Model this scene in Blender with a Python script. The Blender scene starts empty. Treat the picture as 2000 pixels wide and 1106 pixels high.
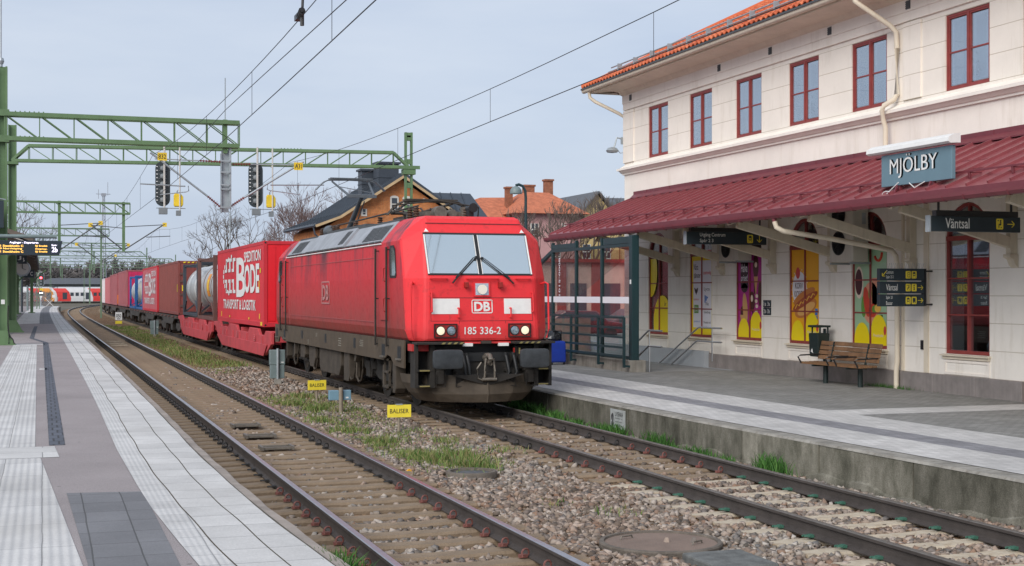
import bpy, bmesh, math, random
import numpy as np
from mathutils import Vector, Matrix

random.seed(7)
rng = np.random.default_rng(7)
SC = bpy.context.scene
COL = SC.collection
R = math.radians

# ------------------------------------------------------------------ camera
cam_d = bpy.data.cameras.new("camera")
cam_d.sensor_width = 36.0
cam_d.lens = 48.6
cam_d.shift_y = 0.0105
cam_d.clip_start = 0.1
cam_d.clip_end = 3000
cam = bpy.data.objects.new("camera", cam_d)
cam.location = (0, 0, 2.30)
cam.rotation_euler = (R(90), 0, -math.atan(915 / 2700.0))
COL.objects.link(cam)
SC.camera = cam

# ------------------------------------------------------------------ world: pale overcast sky
SUN_EL, SUN_AZ = 34.0, 226.0      # azimuth clockwise from +Y (behind the viewer, a little to the left)
W = bpy.data.worlds.new("World")
SC.world = W
W.use_nodes = True
wn, wl = W.node_tree.nodes, W.node_tree.links
wn.clear()
w_out = wn.new("ShaderNodeOutputWorld")
w_bg = wn.new("ShaderNodeBackground")
w_bg.inputs["Strength"].default_value = 0.069
w_sky = wn.new("ShaderNodeTexSky")
w_sky.sky_type = 'NISHITA'
w_sky.sun_disc = False
w_sky.sun_elevation = R(SUN_EL)
w_sky.sun_rotation = R(SUN_AZ)
w_sky.air_density = 1.0
w_sky.dust_density = 2.0
w_sky.ozone_density = 1.5
# a closed sheet of thin cloud over the clear sky: cloud colour varied by noise over the sky's own directions
w_tc = wn.new("ShaderNodeTexCoord")
w_map = wn.new("ShaderNodeMapping")
w_map.inputs["Scale"].default_value = (1.0, 1.0, 4.5)
w_no = wn.new("ShaderNodeTexNoise")
w_no.inputs["Scale"].default_value = 2.2
w_no.inputs["Detail"].default_value = 6
w_no.inputs["Roughness"].default_value = 0.55
w_cr = wn.new("ShaderNodeValToRGB")
w_cr.color_ramp.elements[0].position = 0.30
w_cr.color_ramp.elements[0].color = (3.95, 4.65, 5.95, 1)
w_cr.color_ramp.elements[1].position = 0.72
w_cr.color_ramp.elements[1].color = (5.45, 5.95, 6.8, 1)
w_mix = wn.new("ShaderNodeMixRGB")
w_mix.inputs[0].default_value = 0.86
wl.new(w_tc.outputs["Generated"], w_map.inputs["Vector"])
wl.new(w_map.outputs[0], w_no.inputs["Vector"])
wl.new(w_no.outputs["Fac"], w_cr.inputs[0])
wl.new(w_sky.outputs[0], w_mix.inputs[1])
wl.new(w_cr.outputs[0], w_mix.inputs[2])
wl.new(w_mix.outputs[0], w_bg.inputs["Color"])
wl.new(w_bg.outputs[0], w_out.inputs["Surface"])

sun_d = bpy.data.lights.new("sun", 'SUN')
sun_d.energy = 1.5
sun_d.angle = R(38)
sun_d.color = (1.0, 0.955, 0.90)
sun = bpy.data.objects.new("sun", sun_d)
sd = Vector((math.sin(R(SUN_AZ)) * math.cos(R(SUN_EL)), math.cos(R(SUN_AZ)) * math.cos(R(SUN_EL)), math.sin(R(SUN_EL))))
sun.rotation_euler = sd.to_track_quat('Z', 'Y').to_euler()
sun.location = (0, -20, 40)
COL.objects.link(sun)

SC.view_settings.view_transform = 'Standard'
SC.view_settings.look = 'None'
SC.view_settings.exposure = 0.92
SC.view_settings.gamma = 1.0
SC.cycles.max_bounces = 6
SC.cycles.transparent_max_bounces = 12
SC.cycles.use_denoising = True

# ------------------------------------------------------------------ helpers
def tag(o, label=None, cat=None, group=None, kind=None):
    if label: o["label"] = label
    if cat: o["category"] = cat
    if group: o["group"] = group
    if kind: o["kind"] = kind
    return o

def thing(name, label, cat, loc=(0, 0, 0), rz=0.0, group=None):
    o = bpy.data.objects.new(name, None)
    o.empty_display_size = 0.2
    COL.objects.link(o)
    o.location = loc
    o.rotation_euler = (0, 0, rz)
    return tag(o, label, cat, group)

def copy_tree(o, loc=None, rz=None, label=None, group=None, scale=None, parent=None):
    c = o.copy()
    COL.objects.link(c)
    if parent is not None: c.parent = parent
    if loc is not None: c.location = loc
    if rz is not None: c.rotation_euler = (0, 0, rz)
    if scale is not None: c.scale = scale
    if label: c["label"] = label
    if group: c["group"] = group
    for ch in list(o.children):
        copy_tree(ch, parent=c)
    return c

# text is turned into meshes first, while the scene is still almost empty
_TX = {}
def text_geo(s, bold=0.0):
    k = (s, bold)
    if k in _TX: return _TX[k]
    cu = bpy.data.curves.new("lettering", 'FONT')
    cu.body = s
    cu.size = 1.0
    cu.resolution_u = 3
    cu.offset = bold
    ob = bpy.data.objects.new("lettering", cu)
    COL.objects.link(ob)
    bpy.context.view_layer.update()
    dg = bpy.context.evaluated_depsgraph_get()
    me = bpy.data.meshes.new_from_object(ob.evaluated_get(dg))
    vs = [tuple(v.co) for v in me.vertices]
    fs = [tuple(p.vertices) for p in me.polygons]
    bpy.data.objects.remove(ob); bpy.data.curves.remove(cu); bpy.data.meshes.remove(me)
    xs = [v[0] for v in vs]; ys = [v[1] for v in vs]
    x0, x1, y0, y1 = min(xs), max(xs), min(ys), max(ys)
    vs = [((v[0] - x0), (v[1] - y0)) for v in vs]
    _TX[k] = (vs, fs, x1 - x0, y1 - y0)
    return _TX[k]

class MB:
    """collects shapes into one mesh; self.m = current material slot, self.T = current transform"""
    def __init__(s):
        s.v = []; s.f = []; s.mi = []; s.m = 0; s.T = None
    def add(s, vs, fs):
        b = len(s.v)
        if s.T is not None:
            vs = [tuple(s.T @ Vector(v)) for v in vs]
        s.v.extend(vs)
        for f in fs:
            s.f.append(tuple(i + b for i in f)); s.mi.append(s.m)
        return s
    def box(s, x0, x1, y0, y1, z0, z1):
        return s.add([(x0,y0,z0),(x1,y0,z0),(x1,y1,z0),(x0,y1,z0),(x0,y0,z1),(x1,y0,z1),(x1,y1,z1),(x0,y1,z1)],
                     [(0,3,2,1),(4,5,6,7),(0,1,5,4),(1,2,6,5),(2,3,7,6),(3,0,4,7)])
    def cbox(s, c, sx, sy, sz):
        return s.box(c[0]-sx/2, c[0]+sx/2, c[1]-sy/2, c[1]+sy/2, c[2]-sz/2, c[2]+sz/2)
    def bar(s, p, q, w, h, up=(0, 0, 1)):
        """square bar from p to q, width w sideways, h along up"""
        p = Vector(p); q = Vector(q); d = (q - p)
        if d.length < 1e-6: return s
        d.normalize(); u = Vector(up)
        a = d.cross(u)
        if a.length < 1e-4: a = d.cross(Vector((0, 1, 0)))
        a.normalize(); b = a.cross(d); a *= w / 2; b *= h / 2
        vs = [tuple(x) for x in (p-a-b, p+a-b, p+a+b, p-a+b, q-a-b, q+a-b, q+a+b, q-a+b)]
        return s.add(vs, [(0,3,2,1),(4,5,6,7),(0,1,5,4),(1,2,6,5),(2,3,7,6),(3,0,4,7)])
    def tube(s, p, q, r, n=8, r2=None, cap=True):
        p = Vector(p); q = Vector(q); d = q - p
        if d.length < 1e-6: return s
        r2 = r if r2 is None else r2
        d.normalize()
        a = d.cross(Vector((0, 0, 1)))
        if a.length < 1e-3: a = d.cross(Vector((1, 0, 0)))
        a.normalize(); b = d.cross(a)
        vs = []
        for k in range(n):
            t = 2*math.pi*k/n; o = a*math.cos(t) + b*math.sin(t)
            vs.append(tuple(p + o*r))
        for k in range(n):
            t = 2*math.pi*k/n; o = a*math.cos(t) + b*math.sin(t)
            vs.append(tuple(q + o*r2))
        fs = [(k, (k+1) % n, n+(k+1) % n, n+k) for k in range(n)]
        if cap: fs += [tuple(range(n-1, -1, -1)), tuple(range(n, 2*n))]
        return s.add(vs, fs)
    def path(s, pts, r, n=6, closed=False):
        pts = [Vector(p) for p in pts]; N = len(pts); rings = []; vs = []
        ref = Vector((0, 0, 1))
        for i, p in enumerate(pts):
            if closed: d = pts[(i+1) % N] - pts[i-1]
            else: d = pts[min(i+1, N-1)] - pts[max(i-1, 0)]
            d.normalize()
            a = d.cross(ref)
            if a.length < 0.05: a = d.cross(Vector((1, 0, 0)))
            a.normalize(); b = d.cross(a)
            for k in range(n):
                t = 2*math.pi*k/n
                vs.append(tuple(p + (a*math.cos(t) + b*math.sin(t))*r))
        fs = []
        for i in range(N if closed else N-1):
            j = (i+1) % N
            for k in range(n):
                fs.append((i*n+k, i*n+(k+1) % n, j*n+(k+1) % n, j*n+k))
        if not closed:
            fs += [tuple(range(n-1, -1, -1)), tuple(range((N-1)*n, N*n))]
        return s.add(vs, fs)
    def prism(s, poly, axis, a, b):
        """poly: list of 2D points; axis 'x': (y,z) swept x a..b ; 'y': (x,z) ; 'z': (x,y)"""
        def P(u, w, t):
            return (t, u, w) if axis == 'x' else ((u, t, w) if axis == 'y' else (u, w, t))
        n = len(poly)
        vs = [P(u, w, a) for u, w in poly] + [P(u, w, b) for u, w in poly]
        fs = [tuple(range(n-1, -1, -1)), tuple(range(n, 2*n))] + [(k, (k+1) % n, n+(k+1) % n, n+k) for k in range(n)]
        return s.add(vs, fs)
    def quad(s, a, b, c, d):
        return s.add([a, b, c, d], [(0, 1, 2, 3)])
    def loft(s, rings, cap0=True, cap1=True, closed=True):
        n = len(rings[0]); vs = [tuple(p) for r in rings for p in r]; fs = []
        for i in range(len(rings)-1):
            for k in range(n if closed else n-1):
                fs.append((i*n+k, i*n+(k+1) % n, (i+1)*n+(k+1) % n, (i+1)*n+k))
        if cap0: fs.append(tuple(range(n-1, -1, -1)))
        if cap1: fs.append(tuple(range((len(rings)-1)*n, len(rings)*n)))
        return s.add(vs, fs)
    def lathe(s, prof, c, axis='z', n=20, cap=True):
        """prof: (radius, height along axis)"""
        rings = []
        for r, h in prof:
            ring = []
            for k in range(n):
                t = 2*math.pi*k/n; u = r*math.cos(t); w = r*math.sin(t)
                if axis == 'z': ring.append((c[0]+u, c[1]+w, c[2]+h))
                elif axis == 'y': ring.append((c[0]+u, c[1]+h, c[2]+w))
                else: ring.append((c[0]+h, c[1]+u, c[2]+w))
            rings.append(ring)
        return s.loft(rings, cap, cap)
    def disc(s, c, r, axis='y', n=20, d=0.0, r0=None):
        prof = [(r, 0), (r, d)]
        return s.lathe(prof, c, axis, n)
    def text(s, t, F, w, h, bold=0.0, ext=0.0):
        """fit text t into w x h on frame F=(origin, right, up): lower left at origin"""
        vs, fs, tw, th = text_geo(t, bold)
        o, r, u = (Vector(x) for x in F); nrm = r.cross(u)
        k = w / tw; g = h / th
        s.add([tuple(o + r*(x*k) + u*(y*g)) for x, y in vs], fs)
        return s
    def build(s, name, mats, parent=None, smooth=None, bevel=0.0, loc=None):
        me = bpy.data.meshes.new(name)
        me.from_pydata(s.v, [], s.f)
        if not isinstance(mats, (list, tuple)): mats = [mats]
        for m in mats: me.materials.append(m)
        if len(mats) > 1: me.polygons.foreach_set("material_index", s.mi)
        if smooth is not None:
            me.polygons.foreach_set("use_smooth", [True]*len(me.polygons))
            me.set_sharp_from_angle(angle=R(smooth))
        me.update()
        o = bpy.data.objects.new(name, me)
        COL.objects.link(o)
        if parent is not None: o.parent = parent
        if loc is not None: o.location = loc
        if bevel:
            b = o.modifiers.new("edge", 'BEVEL'); b.width = bevel; b.segments = 2; b.limit_method = 'ANGLE'; b.angle_limit = R(40)
            b.harden_normals = False
        return o

def struct(mb, name, mat, **k):
    return tag(mb.build(name, mat, **k), kind='structure')

def FY(x, y, z):            # a frame facing the camera side (-Y): right = +X
    return ((x, y, z), (1, 0, 0), (0, 0, 1))
def FX(x, y, z):            # a frame facing -X: right (for the viewer) = -Y
    return ((x, y, z), (0, -1, 0), (0, 0, 1))
def FT(x, y, z):            # lying on the ground
    return ((x, y, z), (1, 0, 0), (0, 1, 0))

# ------------------------------------------------------------------ materials
M = {}
def nmat(name):
    m = bpy.data.materials.new(name); m.use_nodes = True
    nt = m.node_tree; b = nt.nodes.get("Principled BSDF")
    M[name] = m
    return m, nt, b
def N(nt, t, **kw):
    n = nt.nodes.new(t)
    for k, v in kw.items():
        if k in n.inputs: n.inputs[k].default_value = v
        else: setattr(n, k, v)
    return n
def setspec(b, v): b.inputs["Specular IOR Level"].default_value = v

def pm(name, col, rough=0.6, metal=0.0, var=0.12, scale=2.0, bump=0.0, bscale=40.0, spec=0.5, streak=0.0, dirt=None, coat=0.0, zs=1.0):
    """painted / plain surface: base colour with two octaves of tone variation, optional streaks, dirt colour patches, grain bump"""
    m, nt, b = nmat(name)
    L = nt.links.new
    tc = N(nt, "ShaderNodeTexCoord"); mp = N(nt, "ShaderNodeMapping")
    mp.inputs["Scale"].default_value = (1, 1, zs)
    L(tc.outputs["Object"], mp.inputs["Vector"])
    no = N(nt, "ShaderNodeTexNoise", Scale=scale, Detail=5.0, Roughness=0.6)
    L(mp.outputs[0], no.inputs["Vector"])
    c = Vector(col[:3])
    mx = N(nt, "ShaderNodeMixRGB"); mx.inputs[1].default_value = (*(c*(1-var)), 1); mx.inputs[2].default_value = (*(c*(1+var)), 1)
    cr = N(nt, "ShaderNodeMapRange"); cr.inputs[1].default_value = 0.3; cr.inputs[2].default_value = 0.7
    L(no.outputs["Fac"], cr.inputs[0]); L(cr.outputs[0], mx.inputs[0])
    out = mx.outputs[0]
    if streak:
        m2 = N(nt, "ShaderNodeMapping"); m2.inputs["Scale"].default_value = (6, 6, 0.35)
        L(tc.outputs["Object"], m2.inputs["Vector"])
        n2 = N(nt, "ShaderNodeTexNoise", Scale=1.5, Detail=4.0, Roughness=0.65); L(m2.outputs[0], n2.inputs["Vector"])
        r2 = N(nt, "ShaderNodeMapRange"); r2.inputs[1].default_value = 0.48; r2.inputs[2].default_value = 0.72
        r2.inputs[4].default_value = streak
        L(n2.outputs["Fac"], r2.inputs[0])
        x2 = N(nt, "ShaderNodeMixRGB"); L(r2.outputs[0], x2.inputs[0]); L(out, x2.inputs[1])
        x2.inputs[2].default_value = (*(dirt if dirt else c*0.35), 1)
        out = x2.outputs[0]
    L(out, b.inputs["Base Color"])
    b.inputs["Roughness"].default_value = rough
    b.inputs["Metallic"].default_value = metal
    setspec(b, spec)
    if coat: b.inputs["Coat Weight"].default_value = coat; b.inputs["Coat Roughness"].default_value = 0.15
    if bump:
        n3 = N(nt, "ShaderNodeTexNoise", Scale=bscale, Detail=4.0); L(mp.outputs[0], n3.inputs["Vector"])
        bp = N(nt, "ShaderNodeBump", Strength=bump, Distance=0.02); L(n3.outputs["Fac"], bp.inputs["Height"])
        L(bp.outputs[0], b.inputs["Normal"])
    return m
def emit(name, col, st, base=None):
    m, nt, b = nmat(name)
    b.inputs["Base Color"].default_value = (*(base or col), 1)
    b.inputs["Emission Color"].default_value = (*col, 1)
    b.inputs["Emission Strength"].default_value = st
    return m
def glass(name, tint=(0.75, 0.82, 0.85), refl=0.12, rough=0.02, fres=0.25, cap=.6):
    """thin pane: see-through with a sky reflection that grows at a slant"""
    m, nt, b = nmat(name); L = nt.links.new
    nt.nodes.remove(b)
    out = nt.nodes.get("Material Output")
    tr = N(nt, "ShaderNodeBsdfTransparent"); tr.inputs[0].default_value = (*tint, 1)
    gl = N(nt, "ShaderNodeBsdfGlossy"); gl.inputs["Roughness"].default_value = rough; gl.inputs[0].default_value = (0.95, 0.97, 1, 1)
    fr = N(nt, "ShaderNodeLayerWeight"); fr.inputs[0].default_value = fres
    ad = N(nt, "ShaderNodeMath", operation='ADD'); ad.inputs[1].default_value = refl
    cl = N(nt, "ShaderNodeMath", operation='MINIMUM'); cl.inputs[1].default_value = cap
    L(fr.outputs["Fresnel"], ad.inputs[0]); L(ad.outputs[0], cl.inputs[0])
    mx = N(nt, "ShaderNodeMixShader"); L(cl.outputs[0], mx.inputs[0]); L(tr.outputs[0], mx.inputs[1]); L(gl.outputs[0], mx.inputs[2])
    L(mx.outputs[0], out.inputs["Surface"])
    return m
def island(name, cols, rough=0.85, pos=None, spec=0.3, nscale=0.0):
    """every loose piece takes its own tone from a ramp"""
    m, nt, b = nmat(name); L = nt.links.new
    g = N(nt, "ShaderNodeNewGeometry"); cr = N(nt, "ShaderNodeValToRGB")
    el = cr.color_ramp.elements
    while len(el) < len(cols): el.new(0.5)
    for i, c in enumerate(cols):
        el[i].position = i/(len(cols)-1) if pos is None else pos[i]; el[i].color = (*c, 1)
    L(g.outputs["Random Per Island"], cr.inputs[0])
    out = cr.outputs[0]
    if nscale:
        tc = N(nt, "ShaderNodeTexCoord")
        no = N(nt, "ShaderNodeTexNoise", Scale=nscale, Detail=3.0); L(tc.outputs["Object"], no.inputs["Vector"])
        mr = N(nt, "ShaderNodeMapRange"); mr.inputs[1].default_value = .35; mr.inputs[2].default_value = .65
        mr.inputs[3].default_value = 0.0; mr.inputs[4].default_value = 0.55
        L(no.outputs["Fac"], mr.inputs[0])
        mx = N(nt, "ShaderNodeMixRGB"); mx.blend_type = 'MULTIPLY'
        L(mr.outputs[0], mx.inputs[0]); L(out, mx.inputs[1]); mx.inputs[2].default_value = (0.82, 0.60, 0.48, 1)
        out = mx.outputs[0]
    L(out, b.inputs["Base Color"]); b.inputs["Roughness"].default_value = rough; setspec(b, spec)
    return m
# ------------------------------------------------------------------ the line of the tracks
_cy = [-60, 0, 25, 45, 65, 90, 120, 150, 185, 217, 252, 290, 317]
_cx = [3.6, 3.6, 3.6, 3.55, 3.46, 3.37, 3.33, 3.38, 3.70, 4.55, 6.4, 9.7, 12.9]
def cA(y):
    """x of the centre of the near track at distance y (smooth, bends right far away)"""
    if y >= 317:
        d = y - 317
        return 12.9 + 0.128*d + d*d/(2*620.0)
    if y <= -60: return 3.6
    i = max(k for k in range(len(_cy)) if _cy[k] <= y)
    i = min(i, len(_cy)-2)
    def sl(k):
        if k <= 0: return 0.0
        if k >= len(_cy)-1: return 0.128
        return (_cx[k+1]-_cx[k-1])/(_cy[k+1]-_cy[k-1])
    h = _cy[i+1]-_cy[i]; t = (y-_cy[i])/h
    return ((1+2*t)*(1-t)**2)*_cx[i] + t*(1-t)**2*h*sl(i) + t*t*(3-2*t)*_cx[i+1] + t*t*(t-1)*h*sl(i+1)
def cB(y): return cA(y) + 4.57
def ang(y): return math.atan2(cA(y+.5)-cA(y-.5), 1.0)
def eB(y):
    return float(np.interp(y, [8, 12, 14.4, 16.8, 20.2, 26, 60, 90], [10.06, 9.98, 9.92, 9.86, 9.77, 9.76, 9.74, 9.6])) + (cB(y)-cB(90) if y > 90 else 0)
def eA(y): return cA(y) - 1.86 + float(np.interp(y, [4, 8.6, 10, 11.5, 13, 16, 22, 30], [.30, .17, .10, .04, .01, -.02, .0, .0]))
def ysteps(a, b, near=1.0, far=6.0):
    ys = [a]
    while ys[-1] < b - 1e-6:
        ys.append(min(b, ys[-1] + (near if ys[-1] < 40 else (2.0 if ys[-1] < 110 else far))))
    return ys
def strip(mb, f0, f1, y0, y1, z, z1=None, near=1.0, far=6.0):
    """flat ribbon between lateral functions f0(y), f1(y)"""
    z1 = z if z1 is None else z1
    ys = ysteps(y0, y1, near, far); vs = []; fs = []
    for y in ys: vs += [(f0(y), y, z), (f1(y), y, z1)]
    for i in range(len(ys)-1): fs.append((2*i, 2*i+1, 2*i+3, 2*i+2))
    return mb.add(vs, fs)
def wallstrip(mb, f, y0, y1, z0, z1, near=1.0):
    ys = ysteps(y0, y1, near, 6.0); vs = []; fs = []
    for y in ys: vs += [(f(y), y, z0), (f(y), y, z1)]
    for i in range(len(ys)-1): fs.append((2*i, 2*i+1, 2*i+3, 2*i+2))
    return mb.add(vs, fs)

def pave(name, col, mortar, bw, bh, ms=0.012, var=0.10, offset=0.5, rough=0.85, ridge=0.0, rot=0.0, stain=None, bump=0.35, knob=False):
    """slabs / setts: brick pattern over the ground, each slab with its own tone, grain and worn patches"""
    m, nt, b = nmat(name); L = nt.links.new
    tc = N(nt, "ShaderNodeTexCoord"); mp = N(nt, "ShaderNodeMapping"); mp.inputs["Rotation"].default_value = (0, 0, rot)
    L(tc.outputs["Object"], mp.inputs["Vector"])
    br = N(nt, "ShaderNodeTexBrick"); br.offset = offset
    c = Vector(col)
    br.inputs["Color1"].default_value = (*(c*(1-var)), 1); br.inputs["Color2"].default_value = (*(c*(1+var)), 1)
    br.inputs["Mortar"].default_value = (*mortar, 1); br.inputs["Scale"].default_value = 1.0
    br.inputs["Mortar Size"].default_value = ms; br.inputs["Mortar Smooth"].default_value = 0.2
    br.inputs["Brick Width"].default_value = bw; br.inputs["Row Height"].default_value = bh
    wob = N(nt, "ShaderNodeTexNoise", Scale=1.3, Detail=2.0); L(mp.outputs[0], wob.inputs["Vector"])
    wv = N(nt, "ShaderNodeVectorMath", operation='MULTIPLY_ADD'); wv.inputs[1].default_value = (0.02, 0.02, 0)
    L(wob.outputs["Color"], wv.inputs[0]); L(mp.outputs[0], wv.inputs[2])
    L(wv.outputs[0], br.inputs["Vector"])
    no = N(nt, "ShaderNodeTexNoise", Scale=1.1, Detail=6.0, Roughness=0.65); L(mp.outputs[0], no.inputs["Vector"])
    mr = N(nt, "ShaderNodeMapRange"); mr.inputs[1].default_value = .3; mr.inputs[2].default_value = .7; mr.inputs[3].default_value = 0.82; mr.inputs[4].default_value = 1.12
    L(no.outputs["Fac"], mr.inputs[0])
    fn = N(nt, "ShaderNodeTexNoise", Scale=70.0, Detail=3.0, Roughness=0.7); L(mp.outputs[0], fn.inputs["Vector"])
    fr = N(nt, "ShaderNodeMapRange"); fr.inputs[1].default_value = .3; fr.inputs[2].default_value = .7; fr.inputs[3].default_value = 0.88; fr.inputs[4].default_value = 1.1
    L(fn.outputs["Fac"], fr.inputs[0])
    mu = N(nt, "ShaderNodeMath", operation='MULTIPLY'); L(mr.outputs[0], mu.inputs[0]); L(fr.outputs[0], mu.inputs[1])
    hs = N(nt, "ShaderNodeVectorMath", operation='SCALE'); L(br.outputs["Color"], hs.inputs[0]); L(mu.outputs[0], hs.inputs["Scale"])
    out = hs.outputs[0]
    if stain:
        n4 = N(nt, "ShaderNodeTexNoise", Scale=0.45, Detail=5.0, Roughness=0.6); L(mp.outputs[0], n4.inputs["Vector"])
        r4 = N(nt, "ShaderNodeMapRange"); r4.inputs[1].default_value = .52; r4.inputs[2].default_value = .7; r4.inputs[4].default_value = 0.45
        L(n4.outputs["Fac"], r4.inputs[0])
        x4 = N(nt, "ShaderNodeMixRGB"); L(r4.outputs[0], x4.inputs[0]); L(out, x4.inputs[1]); x4.inputs[2].default_value = (*stain, 1)
        out = x4.outputs[0]
    L(out, b.inputs["Base Color"]); b.inputs["Roughness"].default_value = rough; setspec(b, 0.35)
    h = br.outputs["Fac"]
    bp = N(nt, "ShaderNodeBump", Strength=bump, Distance=0.01); bp.invert = True
    if ridge:
        wv2 = N(nt, "ShaderNodeTexWave"); wv2.inputs["Scale"].default_value = ridge; wv2.bands_direction = 'X'
        L(mp.outputs[0], wv2.inputs["Vector"])
        if knob:
            wv3 = N(nt, "ShaderNodeTexWave"); wv3.inputs["Scale"].default_value = ridge; wv3.bands_direction = 'Y'
            L(mp.outputs[0], wv3.inputs["Vector"])
            mm = N(nt, "ShaderNodeMath", operation='MULTIPLY'); L(wv2.outputs["Fac"], mm.inputs[0]); L(wv3.outputs["Fac"], mm.inputs[1])
            src = mm.outputs[0]
        else: src = wv2.outputs["Fac"]
        iv = N(nt, "ShaderNodeMath", operation='MULTIPLY_ADD'); iv.inputs[1].default_value = -0.9; L(src, iv.inputs[0]); L(h, iv.inputs[2])
        h = iv.outputs[0]; bp.inputs["Distance"].default_value = 0.010; bp.inputs["Strength"].default_value = 0.5
    L(h, bp.inputs["Height"]); L(bp.outputs[0], b.inputs["Normal"])
    return m

def asphalt(name, col, var=0.14, patch=0.12):
    m, nt, b = nmat(name); L = nt.links.new
    tc = N(nt, "ShaderNodeTexCoord")
    a = N(nt, "ShaderNodeTexNoise", Scale=120.0, Detail=2.0); L(tc.outputs["Object"], a.inputs["Vector"])
    c = N(nt, "ShaderNodeTexNoise", Scale=0.6, Detail=6.0, Roughness=0.6); L(tc.outputs["Object"], c.inputs["Vector"])
    v = Vector(col)
    cr = N(nt, "ShaderNodeValToRGB"); e = cr.color_ramp.elements
    e[0].position = .3; e[0].color = (*(v*(1-var*2)), 1); e[1].position = .7; e[1].color = (*(v*(1+var*2)), 1)
    L(a.outputs["Fac"], cr.inputs[0])
    mr = N(nt, "ShaderNodeMapRange"); mr.inputs[1].default_value = .3; mr.inputs[2].default_value = .7; mr.inputs[3].default_value = 1-patch; mr.inputs[4].default_value = 1+patch
    L(c.outputs["Fac"], mr.inputs[0])
    gv = N(nt, "ShaderNodeTexVoronoi", Scale=2.6); L(tc.outputs["Object"], gv.inputs["Vector"])
    gr = N(nt, "ShaderNodeMapRange"); gr.inputs[1].default_value = .045; gr.inputs[2].default_value = .065; gr.inputs[3].default_value = .62; L(gv.outputs["Distance"], gr.inputs[0])
    gm = N(nt, "ShaderNodeMath", operation='MULTIPLY'); L(mr.outputs[0], gm.inputs[0]); L(gr.outputs[0], gm.inputs[1]); mr = gm
    s = N(nt, "ShaderNodeVectorMath", operation='SCALE'); L(cr.outputs[0], s.inputs[0]); L(mr.outputs[0], s.inputs["Scale"])
    L(s.outputs[0], b.inputs["Base Color"]); b.inputs["Roughness"].default_value = 0.9; setspec(b, 0.25)
    bp = N(nt, "ShaderNodeBump", Strength=0.4, Distance=0.004); L(a.outputs["Fac"], bp.inputs["Height"]); L(bp.outputs[0], b.inputs["Normal"])
    return m

# ballast seen as a surface (under and beyond the loose stones)
def ballast_mat(name, tint=(1, 1, 1)):
    m, nt, b = nmat(name); L = nt.links.new
    tc = N(nt, "ShaderNodeTexCoord")
    vo = N(nt, "ShaderNodeTexVoronoi", Scale=19.0); L(tc.outputs["Object"], vo.inputs["Vector"])
    cr = N(nt, "ShaderNodeValToRGB"); el = cr.color_ramp.elements
    cols = [(0.05, .043, .036), (.14, .115, .092), (.21, .18, .15), (.31, .27, .235), (.21, .15, .11)]
    while len(el) < 5: el.new(.5)
    for i, c in enumerate(cols): el[i].position = i/4; el[i].color = (c[0]*tint[0], c[1]*tint[1], c[2]*tint[2], 1)
    sep = N(nt, "ShaderNodeSeparateColor"); L(vo.outputs["Color"], sep.inputs[0]); L(sep.outputs[0], cr.inputs[0])
    no = N(nt, "ShaderNodeTexNoise", Scale=0.35, Detail=5.0, Roughness=0.6); L(tc.outputs["Object"], no.inputs["Vector"])
    mr = N(nt, "ShaderNodeMapRange"); mr.inputs[1].default_value = .42; mr.inputs[2].default_value = .64; mr.inputs[4].default_value = .6
    L(no.outputs["Fac"], mr.inputs[0])
    mx = N(nt, "ShaderNodeMixRGB"); mx.blend_type = 'MULTIPLY'; L(mr.outputs[0], mx.inputs[0]); L(cr.outputs[0], mx.inputs[1]); mx.inputs[2].default_value = (.88, .70, .55, 1)
    L(mx.outputs[0], b.inputs["Base Color"]); b.inputs["Roughness"].default_value = .95; setspec(b, .2)
    bp = N(nt, "ShaderNodeBump", Strength=1.0, Distance=0.05); L(vo.outputs["Distance"], bp.inputs["Height"]); bp.invert = True
    L(bp.outputs[0], b.inputs["Normal"])
    return m

asphalt("tarmac_pink", (.295, .262, .258))
asphalt("tarmac_grey", (.23, .222, .22))
asphalt("street_tarmac", (.10, .10, .105))
pave("slab_light", (.56, .548, .53), (.27, .265, .26), 3.0, 0.50, ms=.006, var=.09, offset=0.37, stain=(.38, .365, .34))
pave("slab_tactile", (.545, .535, .52), (.28, .275, .27), 0.36, 1.0, ms=.005, var=.08, offset=0.0, stain=(.38, .365, .34), ridge=5.0)
pave("slab_knob", (.545, .535, .52), (.34, .335, .33), 0.36, 0.36, ms=.005, var=.06, offset=0.0, ridge=7.0, knob=True)
pave("slab_dark", (.18, .18, .188), (.09, .09, .09), 0.32, 0.50, ms=.006, var=.10, offset=0.0)
pave("slab_drain", (.105, .115, .14), (.05, .05, .055), 0.12, 0.35, ms=.012, var=.12, offset=0.5)
pave("sett_dark", (.265, .26, .245), (.14, .138, .13), 0.21, 0.105, ms=.008, var=.16, offset=0.5, stain=(.18, .18, .16))
pave("sett_band", (.25, .247, .26), (.17, .168, .175), 0.14, 0.21, ms=.007, var=.12, offset=0.5)
pave("sett_light", (.54, .525, .505), (.40, .39, .375), 0.14, 0.21, ms=.007, var=.09, offset=0.5, stain=(.34, .335, .33))
ballast_mat("ballast_surface")
ballast_mat("ballast_brown", (1.02, .82, .60))
pm("curb_stone", (.31, .265, .23), .9, var=.25, scale=3, bump=.5, bscale=30)
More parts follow.
